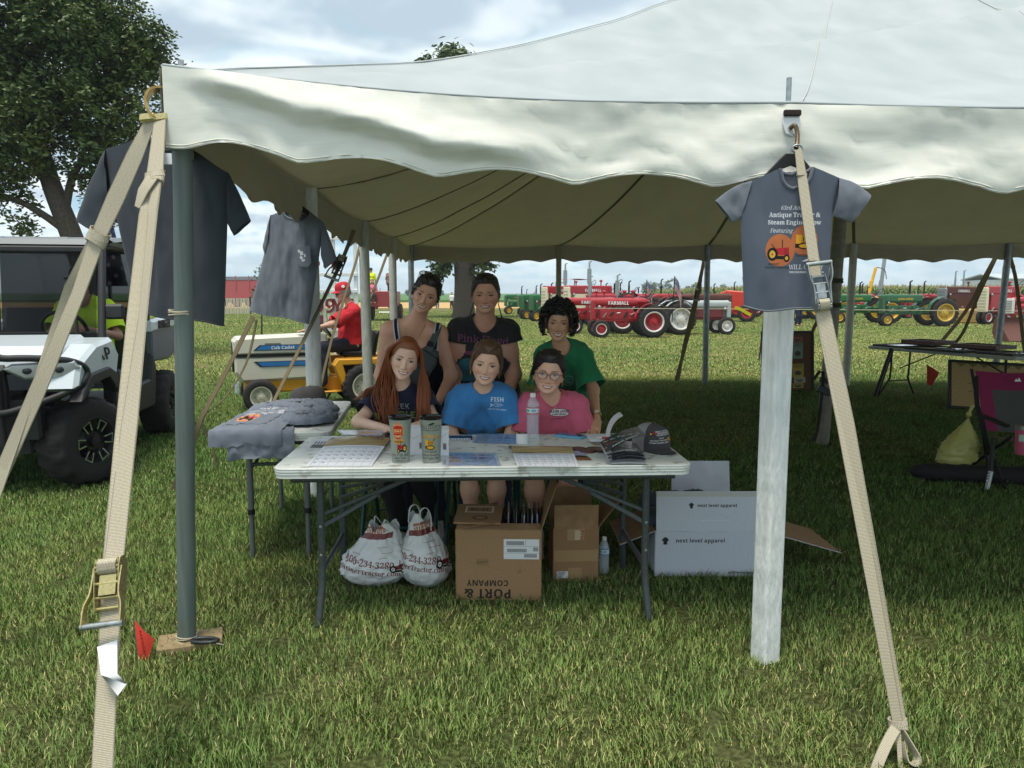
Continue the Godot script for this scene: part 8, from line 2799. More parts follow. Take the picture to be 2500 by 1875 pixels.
func head_point(lon: float, lat: float, s := {}) -> Vector3:
	var cp := pow(maxf(cos(lat), 0.0), 0.86)
	var sp := sin(lat)
	var x := 0.0735 * sin(lon) * cp
	var y := (0.116 if sp > 0 else 0.110) * sp
	var z := 0.094 * cos(lon) * cp
	if z < 0: z *= 1.06
	var low := clampf((-y - 0.015) / 0.095, 0, 1)
	x *= lerpf(1.0, s.get("jaw", 0.70), low * low)
	z += 0.052 * smoothstep(0.045, 0.110, -y)
	if z < 0 and y < -0.02: z *= lerpf(1.0, 0.55, low)
	z += 0.006 * smoothstep(0.03, 0.09, y) * smoothstep(-0.02, 0.05, z)
	x *= s.get("wide", 1.0)
	var fw := smoothstep(0.015, 0.06, z)
	if fw > 0:
		var ax := absf(x)
		var d := 0.0
		d += 0.004 * gs(ax, 0.026, 0.022) * gs(y, 0.021, 0.009)
		d -= 0.0115 * gs(ax, 0.030, 0.0165) * gs(y, 0.001, 0.0105)
		var nb := smoothstep(0.020, -0.036, y)
		d += (0.004 + 0.016 * nb * s.get("nose", 1.0)) * gs(x, 0, lerpf(0.0065, 0.0095, nb)) * smoothstep(-0.050, -0.040, y) * smoothstep(0.028, 0.008, y)
		d += 0.006 * s.get("nose", 1.0) * gs(x, 0, 0.0085) * gs(y, -0.036, 0.008)
		d += 0.0075 * gs(ax, 0.0125, 0.0055) * gs(y, -0.0405, 0.006)
		d += s.get("cheek", 0.007) * gs(ax, 0.041, 0.016) * gs(y, -0.030, 0.017)
		d -= 0.0035 * gs(ax - 0.5 * (-0.040 - y), 0.024, 0.0045) * gs(y, -0.052, 0.014)
		d += 0.0045 * gs(x, 0, 0.022) * gs(y, -0.064, 0.011)
		d -= 0.003 * gs(x, 0, 0.018) * gs(y, -0.082, 0.006)
		d += 0.006 * gs(x, 0, 0.017) * gs(y, -0.098, 0.012)
		z += d * fw
	return V(x, y, z)
func gs(x: float, m: float, w: float) -> float:
	return exp(-pow((x - m) / w, 2.0))
func mouth_y(x: float, s: Dictionary) -> float:
	return -0.0650 + 0.0068 * s.get("smile", 1.0) * pow(x / 0.028, 2.0)
func face_z(x: float, y: float, s: Dictionary) -> float:
	var best := Vector3.ZERO
	var lat := asin(clampf(y / (0.116 if y > 0 else 0.110), -0.98, 0.98))
	var lon := 0.0
	for k in 6:
		best = head_point(lon, lat, s)
		lon += (x - best.x) / 0.07
		lat += (y - best.y) / 0.11
	return best.z
func skin_at(p: Vector3, s: Dictionary) -> Color:
	var c: Color = s.skin * (1.0 + 0.09 * fold2.get_noise_3dv(p * 3.0) + 0.05 * fold1.get_noise_3dv(p * 2.0))
	var ax := absf(p.x)
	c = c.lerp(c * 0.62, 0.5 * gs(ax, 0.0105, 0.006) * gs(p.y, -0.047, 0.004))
	if p.z > 0.03:
		var bl: float = s.get("blush", 0.35) * gs(ax, 0.042, 0.017) * gs(p.y, -0.030, 0.016)
		bl += 0.3 * gs(p.x, 0, 0.010) * gs(p.y, -0.037, 0.010)
		c = c.lerp(Color(c.r * 1.02, c.g * 0.62, c.b * 0.58), bl)
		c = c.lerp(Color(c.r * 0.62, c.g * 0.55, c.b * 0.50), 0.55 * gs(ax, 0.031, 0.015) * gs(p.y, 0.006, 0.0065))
		var w := sqrt(maxf(0.0, 1.0 - pow(p.x / 0.0285, 2.0)))
		var dy := p.y - mouth_y(p.x, s)
		if w > 0:
			var lip := smoothstep(-0.0135 * w - 0.001, -0.0115 * w, dy) * smoothstep(0.0085 * w + 0.001, 0.0065 * w, dy)
			c = c.lerp(s.get("lip", Color(0.42, 0.17, 0.15)), lip * 0.85)
			var inn := smoothstep(-0.0062 * w, -0.0045 * w, dy) * smoothstep(0.0042 * w, 0.003 * w, dy) * smoothstep(0.0, 0.3, w)
			c = c.lerp(Color(0.10, 0.03, 0.03), inn)
	return c
func make_head(g: G, X: Transform3D, s: Dictionary) -> void:
	var o := g.t
	g.t = X
	var f := func(u: float, v: float) -> Vector3:
		var a := u * 2 - 1
		return head_point(PI * signf(a) * pow(absf(a), 1.45), (v - 0.5) * PI * 0.998, s)
	var b := g.v.size()
	g.grid(84, 84, f, true)
	var inv := X.affine_inverse()
	for i in range(b, g.v.size()):
		g.c[i] = skin_at(inv * g.v[i], s)
	g.col = s.skin
	for sx in [-1.0, 1.0]:
		var w: float = s.get("wide", 1.0)
		g.t = X * TF(BY(sx * -0.35), V(sx * 0.072 * w, -0.012, -0.012))
		g.ball(Vector3.ZERO, V(0.008, 0.031, 0.018), 10, 8)
		g.ball(V(sx * 0.004, 0.012, -0.008), V(0.008, 0.02, 0.012), 8, 6)
		g.ball(V(0, -0.026, 0.004), V(0.006, 0.009, 0.008), 8, 6)
	g.t = o
func face_parts(t: Node3D, X: Transform3D, s: Dictionary) -> void:
	var vc: Material = M.eye
	for sx in [-1.0, 1.0]:
		var g := G.new()
		var ex: float = sx * 0.031 * s.get("wide", 1.0)
		var ez := face_z(ex, -0.001, s)
		var look := BY(s.get("gaze", 0.0))
		g.t = X * TF(look, V(ex, -0.001, ez - 0.0085))
		var open: float = s.get("open", 0.82)
		var ef := func(u, v):
			var r: float = u * 1.25
			var a: float = v * TAU
			return V(sin(r) * cos(a), sin(r) * sin(a), cos(r)) * 0.0125
		var ecf := func(u, _v):
			var r: float = u * 1.25
			if r < 0.17: return Color(0.01, 0.01, 0.012)
			if r < 0.50: return s.get("iris", Color(0.12, 0.08, 0.05)) * (0.7 if r > 0.36 else 1.0)
			return Color(0.62, 0.59, 0.57)
		g.grid(18, 14, ef, false, Rect2(0, 0, 1, 1), ecf)
		part(t, "eye", g, vc)
		g = NG(X * TO(V(ex, -0.001, ez - 0.0085)))
		g.col = s.skin * 0.86
		for up in [1.0, -1.0]:
			var lidf := func(u, v):
				var x: float = (u * 2 - 1) * 0.0165
				var arch := sqrt(maxf(0.0, 1.0 - pow(x / 0.0166, 2.0)))
				var ye: float = (0.0062 * open if up > 0 else -0.0042 * open) * arch
				var yy: float = lerpf(ye, 0.0125 * up, v if up > 0 else v)
				var rr := 0.0138
				return V(x, yy, sqrt(maxf(rr * rr - x * x * 0.75 - yy * yy, 0.0)) )
			g.grid(14, 5, lidf)
		part(t, "eyelid", g, M.skin)
		g = NG(X * TO(V(ex, -0.001, ez - 0.0085)))
		var pts := []
		for k in 11:
			var x := (k / 5.0 - 1) * 0.0172
			var y := 0.0064 * open * sqrt(maxf(0.0, 1.0 - pow(x / 0.0175, 2.0))) + (0.0012 if x * sx > 0.012 else 0.0)
			pts.append(V(x, y, sqrt(maxf(0.00020 - x * x * 0.75 - y * y, 0.0)) + 0.0006))
		g.tube(pts, s.get("lash", 0.0022), 5)
		part(t, "eyelash", g, M.lash)
		g = NG(X)
		pts = []
		var rad := []
		for k in 9:
			var f := k / 8.0
			var x: float = sx * lerpf(0.013, 0.048, f) * s.get("wide", 1.0)
			var y := 0.0185 + 0.0045 * sin(f * 2.4) - 0.002 * f
			pts.append(V(x, y, face_z(x, y, s) + 0.0004))
			rad.append(lerpf(0.0034, 0.0013, f * f))
		g.tube(pts, rad, 6, true, 0.6)
		part(t, "eyebrow", g, mk("brow_" + s.name, (s.get("brow", s.hair * 0.8) as Color).linear_to_srgb(), 0.85))
	if s.get("teeth", true):
		var g := NG(X)
		var tf := func(u, v):
			var x: float = (u * 2 - 1) * 0.0205
			var w := sqrt(maxf(0.0, 1.0 - pow(x / 0.0275, 2.0)))
			var y := mouth_y(x, s) + lerpf(-0.0034, 0.0034, v) * w
			return V(x, y, face_z(x, y, s) + 0.0008 - 0.0006 * pow(absf(sin(x * PI / 0.0068)), 8.0))
		g.grid(24, 3, tf)
		part(t, "teeth", g, M.teeth)
func cap_hair(X: Transform3D, s: Dictionary, keep: Callable, off: Callable) -> G:
	var g := G.new()
	g.col = s.hair
	var hf := func(u, v):
		var lo: float = (u * 2 - 1) * PI
		var la: float = (v - 0.5) * PI * 0.998
		var p := head_point(lo, la, s)
		return p + p.normalized() * off.call(p)
	g.grid(56, 48, hf, true)
	g.clip(keep)
	for i in g.v.size():
		g.v[i] = X * g.v[i]
	g.renormal()
	return g
func scalp(d: Vector3, s: Dictionary) -> Vector3:
	d = d.normalized()
	var la := asin(clampf(d.y * 0.95, -1, 1))
	return head_point(atan2(d.x, d.z), la, s)
func lock(g: G, pts: Array, r: float, c: Color, flat := 0.45) -> void:
	g.col = c
	var rad := []
	for i in pts.size():
		var f := float(i) / (pts.size() - 1)
		rad.append(r * (0.55 + 0.45 * sin(minf(f * 3.0, 1.0) * PI / 2)) * (1.0 if f < 0.75 else lerpf(1.0, 0.25, (f - 0.75) / 0.25)))
	g.tube(pts, rad, 6, false, flat)
func swept_hair(X: Transform3D, s: Dictionary, n: int, knot: Vector3, part_x: float, vol: float, rng: RandomNumberGenerator, hl := 0.064) -> G:
	var g := cap_hair(X, s, func(p): return hairline(p, hl), func(p): return 0.001 + (0.004 + vol * 0.6 + 0.010 * smoothstep(0.05, 0.11, p.y)) * smoothstep(0.0, 0.03, hairline(p, hl)))
	g.t = X
	for i in n:
		var f := (i + rng.randf()) / n
		var side := 1.0 if rng.randf() < 0.5 else -1.0
		var a := f * 1.75
		var st := V(part_x + side * (0.004 + sin(minf(a, 1.57)) * 0.072), lerpf(hl, -0.012, smoothstep(0.25, 1.75, a)), 0.0)
		st.z = face_z(clampf(st.x, -0.068, 0.068), st.y, s) if absf(st.x) < 0.066 else 0.022
		var d0 := st.normalized()
		if f > 0.55 and rng.randf() < 0.6:
			d0 = V(part_x + side * 0.006, 0.085, lerpf(0.05, -0.04, rng.randf())).normalized()
		var d1 := (knot + V(rng.randfn(0, 0.01), rng.randfn(0, 0.012), 0)).normalized()
		var mid := (d0 + d1 * 0.8 + V(side * 0.55, 0.1, 0)).normalized()
		var pts := []
		for k in 10:
			var u := k / 9.0
			var d := d0.slerp(mid, u).slerp(mid.slerp(d1, u), u)
			var p := scalp(d, s)
			pts.append(p + p.normalized() * (0.005 + 0.011 * smoothstep(0.05, 0.11, p.y) + vol * sin(u * PI) * rng.randf_range(0.8, 1.15)))
		lock(g, pts, rng.randf_range(0.003, 0.006), s.hair * rng.randf_range(0.6, 1.6))
	return g
func hairline(p: Vector3, hl: float) -> float:
	var a := absf(atan2(p.x, p.z))
	var line := lerpf(hl, 0.010, smoothstep(0.45, 1.15, a))
	line = lerpf(line, -0.055, smoothstep(1.45, 1.9, a))
	return p.y - line
func hand(g: G, w: Vector3, dir: Vector3, up: Vector3, side: Vector3, curl: float, col: Color, sc := 1.0) -> void:
	g.col = col
	dir = dir.normalized()
	side = (side - dir * side.dot(dir)).normalized()
	up = side.cross(dir) if side.cross(dir).dot(up) > 0 else dir.cross(side)
	var F := Field.new(w - Vector3.ONE * 0.13 * sc, w + Vector3.ONE * 0.13 * sc + dir * 0.12 * sc, 0.0048)
	for k in 4:
		var o: float = (0.026 - 0.0175 * k) * sc
		F.cap(w + side * o * 0.5, w + dir * 0.078 * sc + side * o, 0.0145 * sc, 0.0105 * sc, 0.012)
	var ln := [0.068, 0.076, 0.070, 0.055]
	for k in 4:
		var p := w + dir * (0.080 - 0.004 * absf(k - 1.3)) * sc + side * (0.0265 - 0.0178 * k) * sc
		var d := dir + side * (0.10 - 0.07 * k)
		for j in 3:
			var a := curl * (0.7 + 0.25 * j)
			d = (d.normalized() * cos(a) - up * sin(a)).normalized()
			var q: Vector3 = p + d * ln[k] * sc * [0.46, 0.31, 0.23][j]
			F.cap(p, q, (0.0090 - 0.0008 * j) * sc, (0.0084 - 0.0008 * j) * sc, 0.003)
			p = q
	var tp := w + dir * 0.028 * sc + side * 0.022 * sc
	var td := (dir * 0.75 + side * 0.75 - up * curl * 0.4).normalized()
	for j in 2:
		var q := tp + td * 0.036 * sc
		F.cap(tp, q, (0.0115 - 0.002 * j) * sc, (0.0098 - 0.002 * j) * sc, 0.008)
		tp = q
		td = (td + dir * 0.5 - up * curl * 0.3).normalized()
	F.net(g)
func torso_caps(s: Dictionary) -> Array:
	var S: Vector3 = (s.sl + s.sr) * 0.5
	var b: float = s.get("b", 1.0)
	var ax: Vector3 = s.pel - S
	var xx: Vector3 = (s.sr - s.sl).normalized()
	var half: float = (s.sr - s.sl).length() * 0.5
	var fwd := ax.cross(xx).normalized()
	if fwd.dot(s.get("fwd", Vector3.BACK)) < 0: fwd = -fwd
	s["F"] = fwd
	s["X"] = xx
	var ch := S + ax * 0.27 + fwd * 0.012
	var wa := S + ax * 0.64 + fwd * 0.01
	var r := []
	r.append([s.sl + xx * 0.015, s.sr - xx * 0.015, 0.054, 0.054])
	r.append([ch - xx * half * 0.62, ch + xx * half * 0.62, 0.094 * b, 0.094 * b])
	r.append([wa - xx * half * 0.50 * b, wa + xx * half * 0.50 * b, 0.086 * b, 0.086 * b])
	r.append([s.pel - xx * 0.085 * b, s.pel + xx * 0.085 * b, 0.105 * b, 0.105 * b])
	for sg in [-1.0, 1.0]:
		r.append([ch + xx * half * 0.62 * sg, wa + xx * half * 0.5 * b * sg, 0.092 * b, 0.086 * b])
		r.append([wa + xx * half * 0.5 * b * sg, s.pel + xx * 0.085 * b * sg, 0.086 * b, 0.104 * b])
		r.append([S + xx * half * 0.55 * sg, ch + xx * half * 0.6 * sg, 0.062, 0.094 * b])
		if s.get("fem", true):
			var q: Vector3 = ch + ax * 0.06 + xx * 0.072 * b * sg + fwd * 0.058 * b
			r.append([q, q + ax * 0.03, 0.060 * b * s.get("bust", 1.0), 0.060 * b * s.get("bust", 1.0)])
	if s.get("belly", 0.0) > 0:
		r.append([wa + fwd * 0.05, wa + ax * 0.2 + fwd * 0.05, s.belly, s.belly])
	return r
func bounds(cs: Array, pad: float) -> Array:
	var lo := Vector3.ONE * 1e6
	var hi := -lo
	for c in cs:
		var r: float = maxf(c[2], c[3]) + pad
		lo = lo.min(c[0].min(c[1]) - Vector3.ONE * r)
		hi = hi.max(c[0].max(c[1]) + Vector3.ONE * r)
	return [lo, hi]
func cap_dist(p: Vector3, c: Array) -> float:
	var d: Vector3 = c[1] - c[0]
	var t := clampf((p - c[0]).dot(d) / maxf(d.length_squared(), 1e-9), 0, 1)
	return (p - c[0] - d * t).length() - lerpf(c[2], c[3], t)
var fold1 := noise(7.0, 91, 3)
var fold2 := noise(16.0, 92, 2)
func garment(cs: Array, ease: float, cell: float, k: float, keep: Array, amp := 0.010) -> G:
	var e := []
	for c in cs:
		e.append([c[0], c[1], c[2] + ease, c[3] + ease])
	var B := bounds(e, 0.01)
	var F := Field.new(B[0], B[1], cell)
	for c in e:
		F.cap(c[0], c[1], c[2], c[3], k)
	var g := G.new()
	F.net(g)
	for i in g.v.size():
		var p := g.v[i]
		g.v[i] = p + g.n[i] * (amp * fold1.get_noise_3d(p.x * 1.1, p.y * 0.55 + p.x * 0.5, p.z) + amp * 0.45 * fold2.get_noise_3d(p.x, p.y * 0.6, p.z))
	for f in keep:
		g.clip(f)
	g.renormal()
	return g
func rib(g: G, c: Vector3, ax: Vector3, f: Callable, r: float) -> G:
	var e1 := ax.cross(Vector3.RIGHT).normalized()
	var e2 := ax.cross(e1)
	var slots := []
	slots.resize(40)
	for k in range(0, g.ix.size()):
		var p := g.v[g.ix[k]]
		if absf(f.call(p)) < 0.0006:
			var d := p - c
			slots[int(fposmod(atan2(d.dot(e2), d.dot(e1)), TAU) / TAU * 39.999)] = p
	var pts := []
	for q in slots:
		if q != null: pts.append(q)
	var o := G.new()
	if pts.size() > 6:
		pts.append(pts[0])
		pts.append(pts[1])
		o.tube(spline(pts, 2), r, 6, false, 1.0)
	return o
func planar_uv(g: G, cx: float, cy: float, w: float, h: float, ax := Vector3.RIGHT, up := Vector3.UP, out := Vector3.BACK) -> void:
	for i in g.v.size():
		var p := g.v[i]
		var q := W2((p.dot(ax) - cx) / w + 0.5, 0.5 - (p.dot(up) - cy) / h)
		if g.n[i].dot(out) < -0.25:
			q.y = -3.0
		g.uv[i] = q
func human(s: Dictionary) -> Dictionary:
	var base: Vector3 = s.o
	var t := thing("person", s.label, "person", base, s.get("group", ""))
	var X := TF(Basis.from_euler(s.get("rot", Vector3.ZERO)).scaled(Vector3.ONE * s.get("hs", 1.0)), s.hd)
	s["Xh"] = X
	var g := G.new()
	g.col = s.skin
	var cs := torso_caps(s)
	var b: float = s.get("b", 1.0)
	var ab: float = s.get("arm", b)
	var body := cs.duplicate()
	body.append([s.nk - V(0, 0.02, 0) , X * V(0, -0.045, -0.015), 0.052 * s.get("neck", 1.0), 0.047 * s.get("neck", 1.0)])
	for q in [s.sl, s.sr]:
		body.append([s.nk, (s.nk as Vector3).lerp(q, 0.75), 0.046, 0.044])
	var arms := []
	for q in [[s.sl, s.el, s.wl], [s.sr, s.er, s.wr]]:
		arms.append([q[0], q[1], 0.050 * ab, 0.038 * ab])
		arms.append([q[1], q[2], 0.039 * ab, 0.024 * lerpf(1.0, ab, 0.5)])
	body.append_array(arms)
	var legs := []
	if s.has("kl"):
		for q in [[-1.0, s.kl, s.al, s.get("tl", s.al + V(0, -0.045, 0.13))], [1.0, s.kr, s.ar, s.get("tr", s.ar + V(0, -0.045, 0.13))]]:
			var hp: Vector3 = s.pel + s.X * 0.085 * b * q[0]
			legs.append([hp, q[1], 0.084 * b, 0.056 * b])
			legs.append([q[1], (q[1] as Vector3).lerp(q[2], 0.35), 0.055 * b, 0.054 * b])
			legs.append([(q[1] as Vector3).lerp(q[2], 0.35), q[2], 0.054 * b, 0.034 * b])
			legs.append([q[2] + V(0, -0.035, -0.02), q[3], 0.034, 0.026])
	body.append_array(legs)
	var B := bounds(body, 0.01)
	var F := Field.new(B[0], B[1], s.get("cell", 0.012))
	for c in body:
		F.cap(c[0], c[1], c[2], c[3], 0.035)
	F.net(g)
	for i in g.v.size():
		var q := g.v[i]
		g.c[i] = s.skin * (1.0 + 0.10 * fold1.get_noise_3dv(q * 0.6) + 0.06 * fold2.get_noise_3dv(q * 2.0))
	if s.get("head", true):
		make_head(g, X, s)
	if s.get("hands", true):
		hand(g, s.wl, s.get("dl", s.wl - s.el), s.get("ul", Vector3.UP), s.get("thl", Vector3.RIGHT), s.get("curl", 0.35), s.skin, s.get("hand", 0.95))
		hand(g, s.wr, s.get("dr", s.wr - s.er), s.get("ur", Vector3.UP), s.get("thr", Vector3.LEFT), s.get("curl", 0.35), s.skin, s.get("hand", 0.95))
	part(t, "body", g, M.skin)
	if s.get("head", true):
		face_parts(t, X, s)
	return {"t": t, "X": X, "torso": cs, "arms": arms, "legs": legs, "s": s}
func tshirt(h: Dictionary, m: Material, sf: float, hem: float, neck_r: float, neck_o: Vector3, ease := 0.014, amp := 0.010, pr = null, cell := 0.0105, nm := "t_shirt", loose := 0.026) -> MeshInstance3D:
	var s: Dictionary = h.s
	var cs: Array = h.torso.duplicate()
	cs.append([s.nk.lerp(s.sl, 0.25), s.sl, 0.046, 0.05])
	cs.append([s.nk.lerp(s.sr, 0.25), s.sr, 0.046, 0.05])
	var tor: int = cs.size()
	var hems := []
	for q in [[s.sl, s.el], [s.sr, s.er]]:
		var hp: Vector3 = q[0].lerp(q[1], sf)
		var d: Vector3 = (q[1] - q[0]).normalized()
		cs.append([q[0], hp + d * 0.03, 0.050 * s.get("arm", s.get("b", 1.0)) + 0.004, 0.044 * s.get("arm", s.get("b", 1.0)) + loose])
		hems.append([hp, d, cs[-1]])
	var nc: Vector3 = s.nk + neck_o
	var neckf := func(p): return V((p.x - nc.x), (p.y - nc.y) * 0.8, (p.z - nc.z)).length() - neck_r
	var sleeve := func(p):
		var best := 1e9
		for i in tor: best = minf(best, cap_dist(p, cs[i]))
		var r := 1.0
		for q in hems:
			if best > ease + 0.014 and cap_dist(p, q[2]) < best + 0.002:
				r = minf(r, (q[0] - p).dot(q[1]))
		return r
	var g := garment(cs, ease, cell, 0.03, [neckf, sleeve, func(p): return p.y - hem], amp)
	var r := rib(g, nc, (s.hd - s.nk).normalized(), neckf, 0.0065)
	g.add(r)
	if pr != null:
		planar_uv(g, pr[0], pr[1], pr[2], pr[3])
	return part(h.t, nm, g, m)
func trousers(h: Dictionary, m: Material, stop := 1.0, ease := 0.014, cell := 0.0125, nm := "trousers") -> void:
	var s: Dictionary = h.s
	var cs := [[s.pel - s.X * 0.085, s.pel + s.X * 0.085, 0.105 * s.get("b", 1.0), 0.105 * s.get("b", 1.0)]]
	for i in [0, 4]:
		var a: Array = h.legs[i]
		var c2: Array = h.legs[i + 2]
		if stop < 0.6:
			cs.append([a[0], a[0].lerp(a[1], stop * 2.0), a[2], lerpf(a[2], a[3], stop * 2.0)])
		else:
			cs.append(a)
			cs.append(h.legs[i + 1])
			cs.append([c2[0], c2[0].lerp(c2[1], (stop - 0.5) * 2.0), c2[2], c2[3] + 0.014])
	var top: float = s.pel.y + 0.10
	part(h.t, nm, garment(cs, ease, cell, 0.03, [func(p): return top - p.y], 0.008), m)
func shoes(h: Dictionary, m: Material, sole: Material) -> void:
	for i in [3, 7]:
		var c: Array = h.legs[i]
		var F := Field.new(c[0].min(c[1]) - Vector3.ONE * 0.07, c[0].max(c[1]) + Vector3.ONE * 0.07, 0.009)
		F.cap(c[0] + V(0, 0.005, 0), c[1], 0.043, 0.036, 0.02)
		F.cap(c[0] + V(0, 0.035, 0), c[0] + V(0, 0.045, 0), 0.042, 0.042, 0.02)
		var g := G.new()
		F.net(g)
		var sh := part(h.t, "shoe", g, m)
		g = G.new()
		var lo: float = minf(c[0].y, c[1].y) - 0.036
		var d: Vector3 = (c[1] - c[0]) * V(1, 0, 1)
		g.slab(c[0] * V(1, 0, 1) + V(0, lo, 0) - d.normalized() * 0.045, c[1] * V(1, 0, 1) + V(0, lo, 0) + d.normalized() * 0.04, Vector3.UP, 0.078, 0.022, 0.009)
		part(sh, "sole", g, sole)
func hoop(t: Node3D, X: Transform3D, sx: float, w: float, r: float, m: Material, nm := "earring") -> void:
	var g := NG(X)
	var pts := []
	for k in 17:
		var a := TAU * k / 16.0
		pts.append(V(sx * (0.078 * w), -0.042 - r + cos(a) * r, 0.0 + sin(a) * r))
	g.tube(pts, 0.0022, 5, false)
	part(t, nm, g, m)
func specs(t: Node3D, X: Transform3D, at: Vector3, tilt: float, fm: Material, lm: Material, big: float, nm: String) -> void:
	var T := X * TF(BX(tilt), at)
	var g := NG(T)
	var l := NG(T)
	for sx in [-1.0, 1.0]:
		var ring := []
		for k in 29:
			var a := TAU * k / 28.0
			var ex: float = cos(a) * 0.026 * big
			var ey: float = sin(a) * 0.021 * big * (1.0 if sin(a) < 0 else 0.86)
			ring.append(V(sx * 0.034 * lerpf(1.0, big, 0.8) + ex, ey, -absf(sx * 0.034 + ex) * 0.18))
		g.tube(ring, 0.0019 * big, 6, false)
		var ct := V(sx * 0.034 * lerpf(1.0, big, 0.8), 0, -0.006)
		for k in 28:
			l.face([ct, ring[k], ring[k + 1]])
		g.tube([V(sx * 0.060 * lerpf(1.0, big, 0.8), 0.006, -0.011), V(sx * 0.073, 0.006, -0.03), V(sx * 0.079, 0.002, -0.095), V(sx * 0.078, -0.014, -0.115)], 0.0019, 5)
	g.tube([V(-0.010, 0.004, 0), V(0, 0.007, 0.002), V(0.010, 0.004, 0)], 0.0019, 5)
	var f := part(t, nm, g, fm)
	part(f, "lens", l, lm)
func shirt_print(key: String, bg: Color, draw: Callable, S := 256) -> StandardMaterial3D:
	var im := img(S, S, bg)
	draw.call(im)
	grain(im, 0.10, hash(key) % 99, 1.7, 1.7)
	var m := texm(key, im, 0.92)
	m.rim_enabled = true
	m.rim = 0.25
	m.rim_tint = 0.8
	return m
func make_people() -> void:
	mk("skin", Color.WHITE, 0.48, 0.0, {"vertex_color_use_as_albedo": true, "subsurf_scatter_enabled": true, "subsurf_scatter_strength": 0.06})
	mk("eye", Color.WHITE, 0.12, 0.0, {"vertex_color_use_as_albedo": true})
	mk("lash", hx("17110e"), 0.8)
	mk("teeth", hx("e6e1d6"), 0.3)
	mk("hair", Color.WHITE, 0.42, 0.0, {"vertex_color_use_as_albedo": true})
	mk("gold", hx("c8a45a"), 0.3, 0.9)
	var cl := func(nm: String, c: Color): return mk(nm, c, 0.93, 0.0, {"rim_enabled": true, "rim": 0.25, "rim_tint": 0.8})
	var rng := RandomNumberGenerator.new()
	rng.seed = 12
	var s := {"name": "red", "label": "girl with long red hair sitting at the table in a navy shirt", "o": V(-0.62, 0, -4.45), "group": "",
		"skin": Color(0.820, 0.527, 0.386), "hair": Color(0.26, 0.075, 0.022), "iris": Color(0.10, 0.11, 0.08), "brow": Color(0.17, 0.075, 0.035), "blush": 0.45, "lip": Color(0.50, 0.20, 0.18), "jaw": 0.60, "wide": 0.96, "b": 0.86, "arm": 0.86, "neck": 0.88, "smile": 1.25,
		"hd": V(-0.588, 1.130, -4.135), "rot": V(0.02, 0.20, -0.20), "nk": V(-0.622, 0.975, -4.22), "sl": V(-0.755, 0.892, -4.25), "sr": V(-0.505, 0.898, -4.27), "el": V(-0.845, 0.785, -4.13), "wl": V(-0.655, 0.775, -3.96), "er": V(-0.43, 0.785, -4.16), "wr": V(-0.56, 0.775, -3.96),
		"dl": V(1, 0.0, 0.05), "dr": V(-1, 0.0, 0.1), "thl": V(0, 0.2, 1), "thr": V(0, 0.2, 1), "pel": V(-0.63, 0.54, -4.55), "kl": V(-0.71, 0.53, -4.16), "kr": V(-0.55, 0.53, -4.16), "al": V(-0.66, 0.11, -4.40), "ar": V(-0.47, 0.13, -4.55), "tl": V(-0.66, 0.04, -4.28), "tr": V(-0.44, 0.05, -4.42)}
	var h := human(s)
	var navy := Color(0.030, 0.036, 0.075)
	var m := shirt_print("navy_print", hx("20263e"), func(im):
		txt(im, "CREEK", 128, 100, 58, hx("b9c2cc"), "Droid Sans Mono")
		txt(im, "MIDDLE", 120, 170, 70, hx("8fae4a"), "Droid Sans*")
		txt(im, "SCHOOL", 132, 212, 34, hx("7d8796"), "Droid Sans*"))
	tshirt(h, m, 0.62, 0.52, 0.060, V(0, 0.034, 0.022), 0.014, 0.015, [-0.640, 0.825, 0.20, 0.20])
	trousers(h, cl.call("black_cloth", hx("1b1b1e")))
	shoes(h, mk("white_shoe", hx("d9d9d6"), 0.6), mk("white_sole", hx("e8e8e5"), 0.6))
	var X: Transform3D = h.X
	var g := cap_hair(X, s, func(p): return hairline(p, 0.064), func(p): return 0.001 + 0.014 * smoothstep(0.0, 0.03, hairline(p, 0.064)))
	g.t = Transform3D()
	for i in 520:
		var sd := -1.0 if rng.randf() < 0.6 else 1.0
		var q := rng.randf()
		var st := V(0.012 + sd * 0.003, 0.118 - 0.012 * q, lerpf(0.066, -0.055, q))
		var p1 := V(sd * (0.062 + rng.randf() * 0.012), 0.078 - 0.01 * q, lerpf(0.060, -0.06, q))
		var p2 := V(sd * (0.089 + rng.randf() * 0.014), 0.005, lerpf(0.030, -0.075, q))
		var fr := rng.randf()
		var ext := rng.randf_range(-0.01, 0.09) if sd < 0 else rng.randf_range(-0.035, 0.04)
		var w3 := V(-0.655 - ext * 1.0, 1.0, -4.12 - q * 0.13) if sd < 0 else V(-0.492 + ext * 0.7, 0.985, -4.14 - q * 0.12)
		var w4 := V(-0.655 - ext * 0.95 + rng.randfn(0, 0.012), 0.90, -4.095 - q * 0.11) if sd < 0 else V(-0.49 + ext * 0.9, 0.87, -4.11 - q * 0.10)
		var w5 := V(-0.65 - ext * 0.6 + rng.randfn(0, 0.02), lerpf(0.76, 0.86, fr * fr), -4.075 - q * 0.10) if sd < 0 else V(-0.485 + ext * 0.8 + rng.randfn(0, 0.015), lerpf(0.75, 0.85, fr * fr), -4.09 - q * 0.09)
		if sd < 0 and rng.randf() < 0.3:
			w4 = V(-0.76 - 0.06 * rng.randf(), 0.955, -4.18 - q * 0.1)
			w5 = V(-0.80 - 0.09 * rng.randf(), 0.90, -4.16 - q * 0.1)
		lock(g, spline([X * st, X * p1, X * p2, w3, w4, w5], 4), rng.randf_range(0.0035, 0.0075), s.hair * rng.randf_range(0.6, 1.6), 0.4)
	part(h.t, "hair", g, M.hair)
